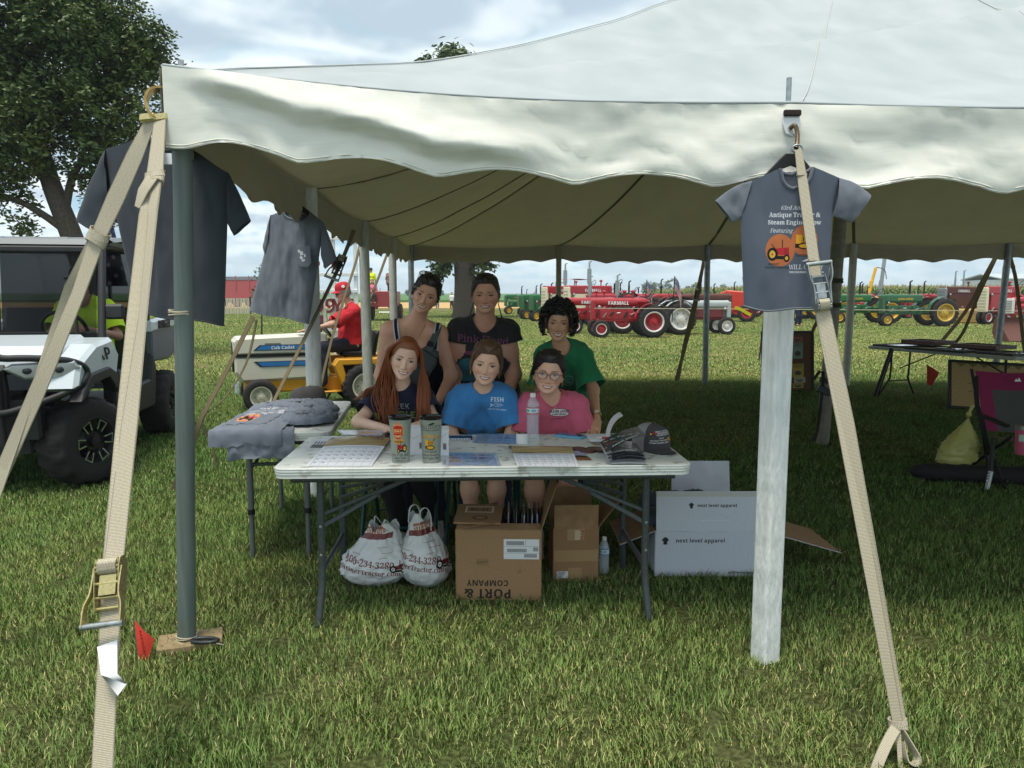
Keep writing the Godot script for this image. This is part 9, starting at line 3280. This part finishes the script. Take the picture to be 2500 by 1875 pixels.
	s = {"name": "blue", "label": "girl in the bright blue shirt sitting in the middle of the table", "o": V(-0.16, 0, -4.5),
		"skin": Color(0.820, 0.501, 0.349), "hair": Color(0.115, 0.060, 0.030), "iris": Color(0.09, 0.10, 0.07), "brow": Color(0.10, 0.055, 0.03), "blush": 0.42, "jaw": 0.74, "wide": 1.04, "cheek": 0.009, "b": 0.90, "arm": 0.88, "neck": 0.95, "nose": 0.8,
		"hd": V(-0.141, 1.104, -4.135), "rot": V(0.03, 0.04, -0.13), "nk": V(-0.165, 0.953, -4.22), "sl": V(-0.297, 0.900, -4.24), "sr": V(-0.042, 0.903, -4.25), "el": V(-0.345, 0.712, -4.19), "wl": V(-0.25, 0.655, -4.06), "er": V(0.003, 0.712, -4.19), "wr": V(-0.09, 0.655, -4.06),
		"pel": V(-0.17, 0.54, -4.56), "kl": V(-0.245, 0.55, -4.13), "kr": V(-0.085, 0.55, -4.13), "al": V(-0.22, 0.11, -4.22), "ar": V(-0.09, 0.11, -4.22), "thl": V(1, 0.3, 0.4), "thr": V(-1, 0.3, 0.4)}
	h = human(s)
	m = shirt_print("blue_print", hx("3f86c4"), func(im):
		var w := hx("dfe8ee")
		txt(im, "FISH", 128, 100, 78, w, "Droid Sans*", 0.03)
		for k in 14:
			var a := k / 13.0
			line(im, W2(70 + a * 120, 142 - sin(a * PI) * 26), W2(70 + (a + 0.08) * 120, 142 - sin((a + 0.08) * PI) * 26), 4, w)
			line(im, W2(70 + a * 120, 142 + sin(a * PI) * 20), W2(70 + (a + 0.08) * 120, 142 + sin((a + 0.08) * PI) * 20), 4, w)
		poly(im, P2([75, 142, 40, 116, 48, 142, 40, 172]), w)
		oval(im, 172, 136, 5, 5, w)
		line(im, W2(110, 128), W2(150, 150), 4, w)
		line(im, W2(120, 156), W2(160, 130), 4, w)
		txt(im, "LAKE OF THE OZARKS", 128, 206, 23, w, "Droid Sans*", 0.04))
	tshirt(h, m, 0.80, 0.5, 0.063, V(0, 0.034, 0.022), 0.016, 0.016, [-0.082, 0.880, 0.115, 0.115])
	trousers(h, cl.call("denim_short", hx("46566d")), 0.36)
	shoes(h, M.white_shoe, M.white_sole)
	X = h.X
	g = swept_hair(X, s, 210, V(0, -0.05, -1), 0.004, 0.012, rng)
	for sd in [-1.0, 1.0]:
		for i in 14:
			var q := rng.randf()
			lock(g, spline([V(sd * 0.03, 0.1, 0.05), V(sd * 0.070, 0.06, 0.055 - 0.02 * q), V(sd * (0.081 + q * 0.004), -0.01, 0.030 - 0.02 * q), V(sd * 0.080, -0.055 - 0.02 * q, 0.0 - 0.03 * q)], 4), 0.0055, Color(0.22, 0.125, 0.06) * rng.randf_range(0.6, 1.3))
	part(h.t, "hair", g, M.hair)
	for sd in [-1.0, 1.0]:
		hoop(h.t, X, sd, 1.0, 0.011, M.gold)
		hoop(h.t, X * TO(V(sd * 0.003, 0.012, -0.008)), sd, 1.0, 0.007, M.gold)
	s = {"name": "pink", "label": "girl with round glasses sitting at the table in a pink shirt", "o": V(0.22, 0, -4.5),
		"skin": Color(0.820, 0.474, 0.329), "hair": Color(0.022, 0.015, 0.013), "iris": Color(0.05, 0.035, 0.025), "brow": Color(0.05, 0.03, 0.022), "blush": 0.36, "jaw": 0.78, "wide": 1.07, "cheek": 0.010, "b": 0.98, "arm": 0.98, "neck": 1.05, "nose": 0.85, "smile": 0.75,
		"hd": V(0.200, 1.056, -4.135), "rot": V(0.02, -0.05, -0.10), "nk": V(0.218, 0.905, -4.22), "sl": V(0.098, 0.852, -4.24), "sr": V(0.358, 0.852, -4.25), "el": V(0.052, 0.675, -4.19), "wl": V(0.14, 0.63, -4.06), "er": V(0.405, 0.675, -4.19), "wr": V(0.31, 0.63, -4.06),
		"pel": V(0.22, 0.52, -4.56), "kl": V(0.12, 0.54, -4.13), "kr": V(0.32, 0.54, -4.13), "al": V(0.14, 0.11, -4.24), "ar": V(0.29, 0.11, -4.24), "thl": V(1, 0.3, 0.4), "thr": V(-1, 0.3, 0.4)}
	h = human(s)
	m = shirt_print("pink_print", hx("d2657f"), func(im):
		oval(im, 92, 108, 70, 52, hx("15141a"))
		oval(im, 164, 108, 70, 52, hx("15141a"))
		rc(im, 90, 56, 76, 105, hx("15141a"))
		oval(im, 92, 108, 64, 46, hx("ece4e2"))
		oval(im, 164, 108, 64, 46, hx("ece4e2"))
		rc(im, 90, 62, 76, 93, hx("ece4e2"))
		txt(im, "RON JON", 128, 108, 46, hx("15141a"), "Droid Sans*", -0.04)
		txt(im, "SURF SHOP", 128, 142, 28, hx("15141a"), "Droid Sans*", -0.04)
		txt(im, "CLEARWATER", 124, 196, 24, hx("30202a"), "Droid Sans", -0.04))
	tshirt(h, m, 0.82, 0.48, 0.067, V(0, 0.034, 0.022), 0.017, 0.016, [0.262, 0.822, 0.135, 0.115])
	trousers(h, cl.call("grey_short", hx("4c4f57")), 0.36)
	shoes(h, M.white_shoe, M.white_sole)
	X = h.X
	g = swept_hair(X, s, 210, V(0, -0.1, -1), 0.006, 0.011, rng)
	part(h.t, "hair", g, M.hair)
	specs(h.t, X, V(0, -0.003, 0.104), 0.05, mk("brown_frame", hx("6d4a44"), 0.3), M.glass, 0.98, "glasses")
	for sd in [-1.0, 1.0]:
		hoop(h.t, X, sd, 1.04, 0.011, M.gold)
	s = {"name": "tank", "label": "dark haired woman in a navy tank top with sunglasses pushed up", "o": V(-0.62, 0, -4.75),
		"skin": Color(0.710, 0.382, 0.255), "hair": Color(0.026, 0.016, 0.012), "iris": Color(0.06, 0.04, 0.025), "brow": Color(0.03, 0.018, 0.012), "blush": 0.22, "jaw": 0.66, "wide": 1.0, "b": 0.98, "arm": 1.04, "neck": 1.0, "lash": 0.0018,
		"hd": V(-0.515, 1.478, -4.56), "rot": V(0.06, 0.08, -0.34), "nk": V(-0.592, 1.315, -4.64), "sl": V(-0.755, 1.262, -4.66), "sr": V(-0.440, 1.240, -4.67), "el": V(-0.812, 0.985, -4.70), "wl": V(-0.74, 0.80, -4.52), "er": V(-0.372, 0.985, -4.66), "wr": V(-0.462, 0.80, -4.46),
		"pel": V(-0.62, 0.86, -4.90), "kl": V(-0.71, 0.47, -4.85), "kr": V(-0.52, 0.47, -4.85), "al": V(-0.72, 0.08, -4.90), "ar": V(-0.50, 0.08, -4.90), "ul": V(0, 0.5, 1), "ur": V(0, 0.5, 1)}
	h = human(s)
	var nv := cl.call("navy_knit", hx("16182a")) as Material
	var wt := mk("white_trim", hx("c9cdd4"), 0.9)
	var tank := func(p):
		var bot: float = 1.105 + 0.9 * pow(absf(p.x + 0.585), 1.5) - 0.02
		var armx: float = minf(p.x + 0.765, -0.405 - p.x)
		var f: float = minf(bot - p.y, armx + 0.02 + maxf(0.0, 1.16 - p.y) * 0.4)
		var st: float = maxf(0.017 - absf(p.x + 0.690 + (p.y - 1.2) * 0.12), 0.017 - absf(p.x + 0.462 - (p.y - 1.2) * 0.12))
		return maxf(f, st)
	var cs: Array = h.torso.duplicate()
	part(h.t, "tank_top", garment(cs, 0.013, 0.009, 0.03, [tank, func(p): return p.y - 0.82], 0.004), nv)
	part(h.t, "white_piping", garment(cs, 0.0155, 0.009, 0.03, [tank, func(p): return 0.0075 - tank.call(p), func(p): return p.y - 1.0], 0.004), wt)
	trousers(h, cl.call("dark_denim", hx("2c3444")))
	shoes(h, mk("dark_shoe", hx("2a2a2c"), 0.6), M.white_sole)
	X = h.X
	g = swept_hair(X, s, 210, V(0, -0.15, -1), 0.008, 0.009, rng)
	part(h.t, "hair", g, M.hair)
	specs(h.t, X, V(0, 0.130, 0.066), -0.95, M.black_gloss, mk("smoke_lens", Color(0.10, 0.12, 0.14, 0.55), 0.05, 0.0, {"transparency": BaseMaterial3D.TRANSPARENCY_ALPHA}), 1.28, "sunglasses")
	g = G.new()
	g.tube(spline([V(-0.665, 1.30, -4.60), V(-0.625, 1.235, -4.555), V(-0.585, 1.192, -4.53), V(-0.555, 1.235, -4.55), V(-0.520, 1.305, -4.60)], 6), 0.0016, 5)
	g.ball(V(-0.585, 1.182, -4.525), V(0.006, 0.009, 0.005), 10, 8)
	part(h.t, "necklace", g, M.gold)
	var bg := thing("sling_bag", "small grey sling bag worn across the woman's chest", "bag", V(-0.545, 1.02, -4.53))
	g = NG(TF(BY(0.15) * BX(-0.35) * BZ(-0.62), V(-0.535, 1.055, -4.52)))
	g.prism(P2([-0.05, 0.13, 0.03, 0.13, 0.06, 0.06, 0.065, -0.06, 0.03, -0.14, -0.03, -0.15, -0.07, -0.07, -0.075, 0.06]), 0.045, 0.012)
	part(bg, "pouch", g, mott("bag_grey", hx("3d4443"), hx("4b5352"), 0.05, 8.0, 0.7))
	var gz := NG(g.t)
	gz.tube([V(-0.05, 0.085, 0.025), V(0.05, 0.085, 0.025)], 0.003, 6)
	gz.tube([V(-0.055, -0.02, 0.025), V(0.055, -0.02, 0.025)], 0.003, 6)
	part(bg, "zip", gz, M.black)
	g = G.new()
	g.strap(spline([V(-0.50, 1.15, -4.535), V(-0.468, 1.22, -4.565), V(-0.452, 1.275, -4.62), V(-0.47, 1.30, -4.70)], 5), V(1, 0.4, 0.2), 0.05, 0.004)
	part(bg, "strap", g, M.bag_grey)
	g = G.new()
	g.slab(V(-0.475, 1.20, -4.552), V(-0.488, 1.172, -4.538), V(0, 0.4, 1), 0.056, 0.012, 0.003)
	part(bg, "buckle", g, M.black)
	s = {"name": "dark", "label": "woman in a faded black sleeveless band shirt standing in the middle", "o": V(-0.18, 0, -4.8),
		"skin": Color(0.683, 0.355, 0.237), "hair": Color(0.050, 0.030, 0.020), "iris": Color(0.06, 0.04, 0.03), "brow": Color(0.09, 0.05, 0.035), "blush": 0.30, "jaw": 0.84, "wide": 1.06, "cheek": 0.010, "b": 1.12, "arm": 1.18, "neck": 1.18, "open": 0.5, "smile": 0.6, "nose": 1.15,
		"hd": V(-0.159, 1.480, -4.61), "rot": V(0.05, 0.0, 0.0), "nk": V(-0.168, 1.315, -4.69), "sl": V(-0.325, 1.258, -4.70), "sr": V(-0.030, 1.245, -4.72), "el": V(-0.372, 0.98, -4.74), "wl": V(-0.33, 0.80, -4.58), "er": V(0.012, 0.985, -4.74), "wr": V(-0.06, 0.80, -4.52),
		"pel": V(-0.18, 0.86, -4.93), "kl": V(-0.28, 0.47, -4.88), "kr": V(-0.08, 0.47, -4.88), "al": V(-0.29, 0.08, -4.93), "ar": V(-0.07, 0.08, -4.93), "ul": V(0, 0.5, 1), "ur": V(0, 0.5, 1)}
	h = human(s)
	m = shirt_print("dark_print", hx("242326"), func(im):
		txt(im, "Pink Floyd", 132, 62, 47, hx("8a4a70"), "Droid Serif", 0.09)
		poly(im, P2([40, 96, 120, 100, 230, 108, 228, 124, 120, 114, 38, 112]), hx("7c3f66"))
		oval(im, 62, 170, 48, 40, hx("2f6f7c"))
		poly(im, P2([20, 180, 70, 140, 128, 150, 140, 200, 90, 240, 30, 250]), hx("2f6f7c"))
		oval(im, 92, 150, 11, 11, hx("16323a"))
		oval(im, 92, 150, 5, 5, hx("3d8590"))
		poly(im, P2([70, 190, 130, 200, 150, 236, 90, 228]), hx("131419"))
		for k in 60:
			oval(im, 24 + (k * 37) % 110, 140 + (k * 53) % 100, 2, 2, hx("265b66")))
	tshirt(h, m, 0.20, 0.78, 0.080, V(0, 0.026, 0.026), 0.016, 0.012, [-0.185, 1.10, 0.34, 0.34], 0.0105, "band_shirt", 0.03)
	trousers(h, M.dark_denim)
	shoes(h, M.dark_shoe, M.white_sole)
	X = h.X
	g = swept_hair(X, s, 210, V(0, -0.15, -1), 0.0, 0.006, rng, 0.070)
	for i in 10:
		g.t = Transform3D()
		lock(g, spline([X * V(-0.07, -0.03, -0.05), V(-0.255, 1.37, -4.69), V(-0.275, 1.335 - 0.02 * rng.randf(), -4.68), V(-0.315 - 0.05 * rng.randf(), 1.31, -4.68)], 4), 0.004, s.hair)
		lock(g, spline([X * V(0.07, -0.03, -0.05), V(-0.07, 1.37, -4.69), V(-0.05, 1.335 - 0.02 * rng.randf(), -4.68), V(-0.01 + 0.05 * rng.randf(), 1.30, -4.68)], 4), 0.004, s.hair)
	part(h.t, "hair", g, M.hair)
	specs(h.t, X, V(0, 0.116, 0.072), -0.9, M.black_gloss, M.smoke_lens, 1.08, "sunglasses")
	s = {"name": "green", "label": "older woman with short curly black hair in a green shirt", "o": V(0.32, 0, -4.75),
		"skin": Color(0.642, 0.355, 0.217), "hair": Color(0.0095, 0.0085, 0.008), "iris": Color(0.03, 0.02, 0.015), "brow": Color(0.03, 0.02, 0.016), "blush": 0.25, "lip": Color(0.33, 0.08, 0.08), "jaw": 0.68, "wide": 1.0, "b": 0.86, "arm": 0.86, "neck": 0.9, "open": 0.55, "smile": 1.4, "nose": 1.05,
		"hd": V(0.275, 1.322, -4.51), "rot": V(0.10, -0.06, -0.05), "nk": V(0.296, 1.165, -4.60), "sl": V(0.205, 1.115, -4.62), "sr": V(0.425, 1.105, -4.65), "el": V(0.175, 0.90, -4.60), "wl": V(0.22, 0.74, -4.36), "er": V(0.492, 0.905, -4.56), "wr": V(0.478, 0.775, -4.22),
		"pel": V(0.36, 0.84, -5.0), "kl": V(0.30, 0.45, -4.92), "kr": V(0.44, 0.45, -4.92), "al": V(0.29, 0.08, -4.98), "ar": V(0.46, 0.08, -4.98), "dr": V(-0.25, -0.35, 0.8), "ur": V(0, 1, 0.3), "thr": V(-1, 0, 0.2), "fwd": V(0, 0, 1)}
	h = human(s)
	m = shirt_print("green_print", hx("1b7a4e"), func(im):
		for r in [[100.0, hx("b9d3c4")], [95.0, hx("1b7a4e")]]:
			oval(im, 128, 128, r[0], r[0], r[1])
		txt(im, "clean", 100, 124, 40, hx("b9d3c4"), "Droid Serif", -0.1, 1.0, 0.25)
		line(im, W2(60, 150), W2(190, 140), 4, hx("b9d3c4"))
		txt(im, "ILLINOIS", 128, 180, 26, hx("b9d3c4")))
	tshirt(h, m, 0.86, 0.80, 0.064, V(0, 0.018, 0.035), 0.018, 0.016, [0.345, 0.955, 0.085, 0.085], 0.0105, "t_shirt", 0.042)
	trousers(h, mk("blue_jeans", hx("1f2c48"), 0.9))
	shoes(h, M.dark_shoe, M.white_sole)
	X = h.X
	g = cap_hair(X, s, func(p): return p.y - (0.05 - 0.11 * smoothstep(0.5, 1.2, absf(atan2(p.x, p.z)))), func(p): return 0.001 + 0.014 * smoothstep(0.05, 0.09, p.y))
	for i in 420:
		var a := rng.randf() * TAU
		var yy := rng.randf_range(-0.62, 1.0)
		var d := V(sin(a) * sqrt(1 - yy * yy), yy, cos(a) * sqrt(1 - yy * yy))
		var az := absf(atan2(d.x, d.z))
		if yy < lerpf(0.43, -0.62, smoothstep(0.50, 1.15, az)): continue
		var c := d * V(0.103, 0.130, 0.118) + V(0, 0.008, -0.006)
		var o := Basis.looking_at(d if absf(d.y) < 0.95 else V(0.3, 0.9, 0.1), Vector3.UP)
		var pts := []
		var tw := rng.randf() * TAU
		for k in 12:
			var u := k / 11.0
			pts.append(X * (c + o * V(cos(tw + u * 7.0) * 0.012, (0.5 - u) * 0.034, sin(tw + u * 7.0) * 0.011 - 0.004)))
		g.t = Transform3D()
		lock(g, pts, rng.randf_range(0.004, 0.0065), s.hair * rng.randf_range(0.6, 2.2), 0.7)
	part(h.t, "hair", g, M.hair)
	for sd in [-1.0, 1.0]:
		g = NG(X)
		g.ball(V(sd * 0.079, -0.055, 0.002), V(0.0035, 0.011, 0.0035), 8, 8)
		part(h.t, "earring", g, M.gold)
	g = G.new()
	var w0 := V(0.480, 0.795, -4.27)
	var axw := V(-0.014, -0.13, 0.34).normalized()
	var o1 := Basis.looking_at(-axw, Vector3.UP)
	var pts2 := []
	for k in 25:
		var a := TAU * k / 24.0
		pts2.append(w0 + o1 * V(cos(a) * 0.030, sin(a) * 0.026, 0))
	var wt2 := thing("wristwatch", "gold wristwatch on the wrist of the woman in green", "watch", w0)
	var wg := G.new()
	wg.strap(pts2, axw, 0.014, 0.0035)
	part(wt2, "band", wg, M.gold)
	wg = NG(TF(o1 * BX(-PI / 2), w0 + o1 * V(0, 0.027, 0)))
	wg.lathe([W2(0.0, -0.003), W2(0.014, -0.003), W2(0.014, 0.004), W2(0.011, 0.006), W2(0.0, 0.006)], 18)
	part(wt2, "dial", wg, mk("watch_dial", hx("d8d4c6"), 0.2))
func make_men() -> void:
	var T := gx
	var s := {"name": "rider", "label": "man in a red shirt and red cap driving the small tractor", "o": T.origin + V(0, 0, 0), "fem": false,
		"skin": Color(0.58, 0.34, 0.25), "hair": Color(0.33, 0.32, 0.30), "iris": Color(0.08, 0.07, 0.06), "teeth": false, "jaw": 0.75, "b": 1.06, "arm": 0.98, "belly": 0.11, "blush": 0.25, "fwd": T.basis.z,
		"rot": V(0.22, atan2(T.basis.z.x, T.basis.z.z), 0), "hd": T * V(0, 1.505, -0.10), "nk": T * V(0, 1.345, -0.19), "sl": T * V(-0.19, 1.27, -0.22), "sr": T * V(0.19, 1.27, -0.22), "el": T * V(-0.25, 1.08, 0.05), "wl": T * V(-0.16, 1.03, 0.28), "er": T * V(0.27, 1.10, 0.10), "wr": T * V(0.20, 1.03, 0.40),
		"dl": T.basis * V(0.2, 0, 1), "dr": T.basis * V(0, -0.12, 1), "thl": T.basis * V(1, 0, 0), "thr": T.basis * V(-1, 0, 0), "curl": 0.12,
		"pel": T * V(0, 0.83, -0.20), "kl": T * V(-0.20, 0.80, 0.22), "kr": T * V(0.22, 0.80, 0.22), "al": T * V(-0.26, 0.36, 0.24), "ar": T * V(0.28, 0.36, 0.24), "tl": T * V(-0.26, 0.29, 0.40), "tr": T * V(0.28, 0.29, 0.40)}
	var h := human(s)
	var red := mk("red_shirt", hx("bf2330"), 0.9, 0.0, {"rim_enabled": true, "rim": 0.2, "rim_tint": 0.8})
	tshirt(h, red, 0.85, 0.83 + 0.0, 0.075, V(0, 0.01, 0) + T.basis.z * 0.035, 0.018, 0.014, null, 0.0125, "red_shirt", 0.034)
	trousers(h, mk("work_trousers", hx("1c2233"), 0.9))
	shoes(h, mk("dark_shoe", hx("2a2a2c"), 0.6), M.black)
	var X: Transform3D = h.X
	var rng := RandomNumberGenerator.new()
	rng.seed = 8
	part(h.t, "hair", swept_hair(X, s, 60, V(0, -0.3, -1), 0.0, 0.006, rng, 0.07), M.hair)
	specs(h.t, X, V(0, -0.003, 0.104), 0.05, M.black_gloss, M.dark_glass, 1.0, "glasses")
	ball_cap("red_cap", "red cap with a round white badge on the driver's head", X, mk("cap_red", hx("c02531"), 0.85), true)
	T = driver
	s = {"name": "driver", "label": "man in a neon yellow shirt at the wheel of the utility vehicle", "o": T.origin + V(0, 0, 0), "fem": false,
		"skin": Color(0.45, 0.25, 0.18), "hair": Color(0.05, 0.035, 0.03), "teeth": false, "jaw": 0.78, "b": 1.06, "arm": 1.0, "fwd": T.basis.z,
		"rot": V(0.0, atan2(T.basis.z.x, T.basis.z.z) - 0.5, 0), "hd": T * V(0.26, 1.60, -0.22), "nk": T * V(0.26, 1.44, -0.30), "sl": T * V(0.07, 1.36, -0.32), "sr": T * V(0.45, 1.36, -0.32), "el": T * V(0.02, 1.12, -0.12), "wl": T * V(0.14, 1.20, 0.12), "er": T * V(0.56, 1.10, -0.20), "wr": T * V(0.40, 1.18, 0.12),
		"dl": T.basis * V(0.2, 0.1, 1), "dr": T.basis * V(-0.2, 0.1, 1), "thl": T.basis * V(0.6, 0.8, 0), "thr": T.basis * V(-0.6, 0.8, 0), "curl": 0.9,
		"pel": T * V(0.26, 0.90, -0.36), "kl": T * V(0.15, 0.86, 0.10), "kr": T * V(0.37, 0.86, 0.10), "al": T * V(0.15, 0.52, 0.34), "ar": T * V(0.37, 0.52, 0.34), "tl": T * V(0.15, 0.49, 0.46), "tr": T * V(0.37, 0.49, 0.46)}
	h = human(s)
	tshirt(h, mk("neon_shirt", hx("c3e82a"), 0.85), 0.8, 0.88, 0.08, V(0, 0.01, 0) + T.basis.z * 0.03, 0.018, 0.012, null, 0.0125, "neon_shirt", 0.034)
	trousers(h, M.work_trousers)
	shoes(h, M.dark_shoe, M.black)
	part(h.t, "hair", swept_hair(h.X, s, 40, V(0, -0.3, -1), 0.0, 0.006, rng, 0.07), M.hair)
	specs(h.t, h.X, V(0, -0.003, 0.104), 0.05, M.black_gloss, mk("blue_mirror", hx("2f6f9c"), 0.1, 0.6), 1.0, "glasses")
	ball_cap("dark_cap", "dark cap on the head of the utility vehicle driver", h.X, mk("cap_dark", hx("25282b"), 0.85), false)
func ball_cap(nm: String, label: String, X: Transform3D, m: Material, badge: bool) -> void:
	var t := thing(nm, label, "cap", X.origin)
	var g := NG(X)
	g.grid(28, 12, func(u, v):
		var a: float = u * TAU
		var r := sin(v * PI / 2)
		return V(sin(a) * 0.086 * pow(r, 0.7), 0.045 + 0.105 * pow(cos(v * PI / 2), 0.7), cos(a) * 0.105 * pow(r, 0.7) - 0.006))
	part(t, "crown_panels", g, m)
	g = NG(X)
	for th in [0.003, 0.0]:
		g.grid(14, 6, func(u, v):
			var a: float = (u - 0.5) * 2.2
			return V(sin(a) * 0.085, 0.046 - 0.02 * pow(absf(u - 0.5) * 2, 2.0) - 0.016 * v + th, cos(a) * (0.098 + v * 0.075 * cos(a * 0.8)) - 0.004))
	part(t, "brim", g, m)
	g = NG(X)
	g.ball(V(0, 0.151, -0.006), V(0.007, 0.004, 0.007), 8, 5)
	part(t, "button", g, m)
	if badge:
		g = NG(X * TF(Basis(V(0, 0, -1), V(0, 1, 0), V(1, 0, 0)) , V(0.083, 0.085, 0.0)))
		g.t = X * TF(Basis(V(0, 0, 1), V(1, 0.35, 0).normalized(), V(-0.35, 1, 0).normalized()), V(0.082, 0.088, -0.005))
		g.lathe([W2(0, 0.003), W2(0.022, 0.001), W2(0.022, 0.005), W2(0.014, 0.006), W2(0, 0.006)], 20)
		part(t, "badge", g, mk("badge_white", hx("cfcfc8"), 0.7))
func NG(x: Transform3D) -> G:
	var g := G.new()
	g.t = x
	return g
func V(a: float, b: float, c: float) -> Vector3:
	return Vector3(a, b, c)
func W2(a: float, b: float) -> Vector2:
	return Vector2(a, b)
func TF(b: Basis, o: Vector3) -> Transform3D:
	return Transform3D(b, o)
func TO(o: Vector3) -> Transform3D:
	return Transform3D(Basis(), o)
func BX(a: float) -> Basis:
	return Basis(Vector3.RIGHT, a)
func BY(a: float) -> Basis:
	return Basis(Vector3.UP, a)
func BZ(a: float) -> Basis:
	return Basis(Vector3.BACK, a)
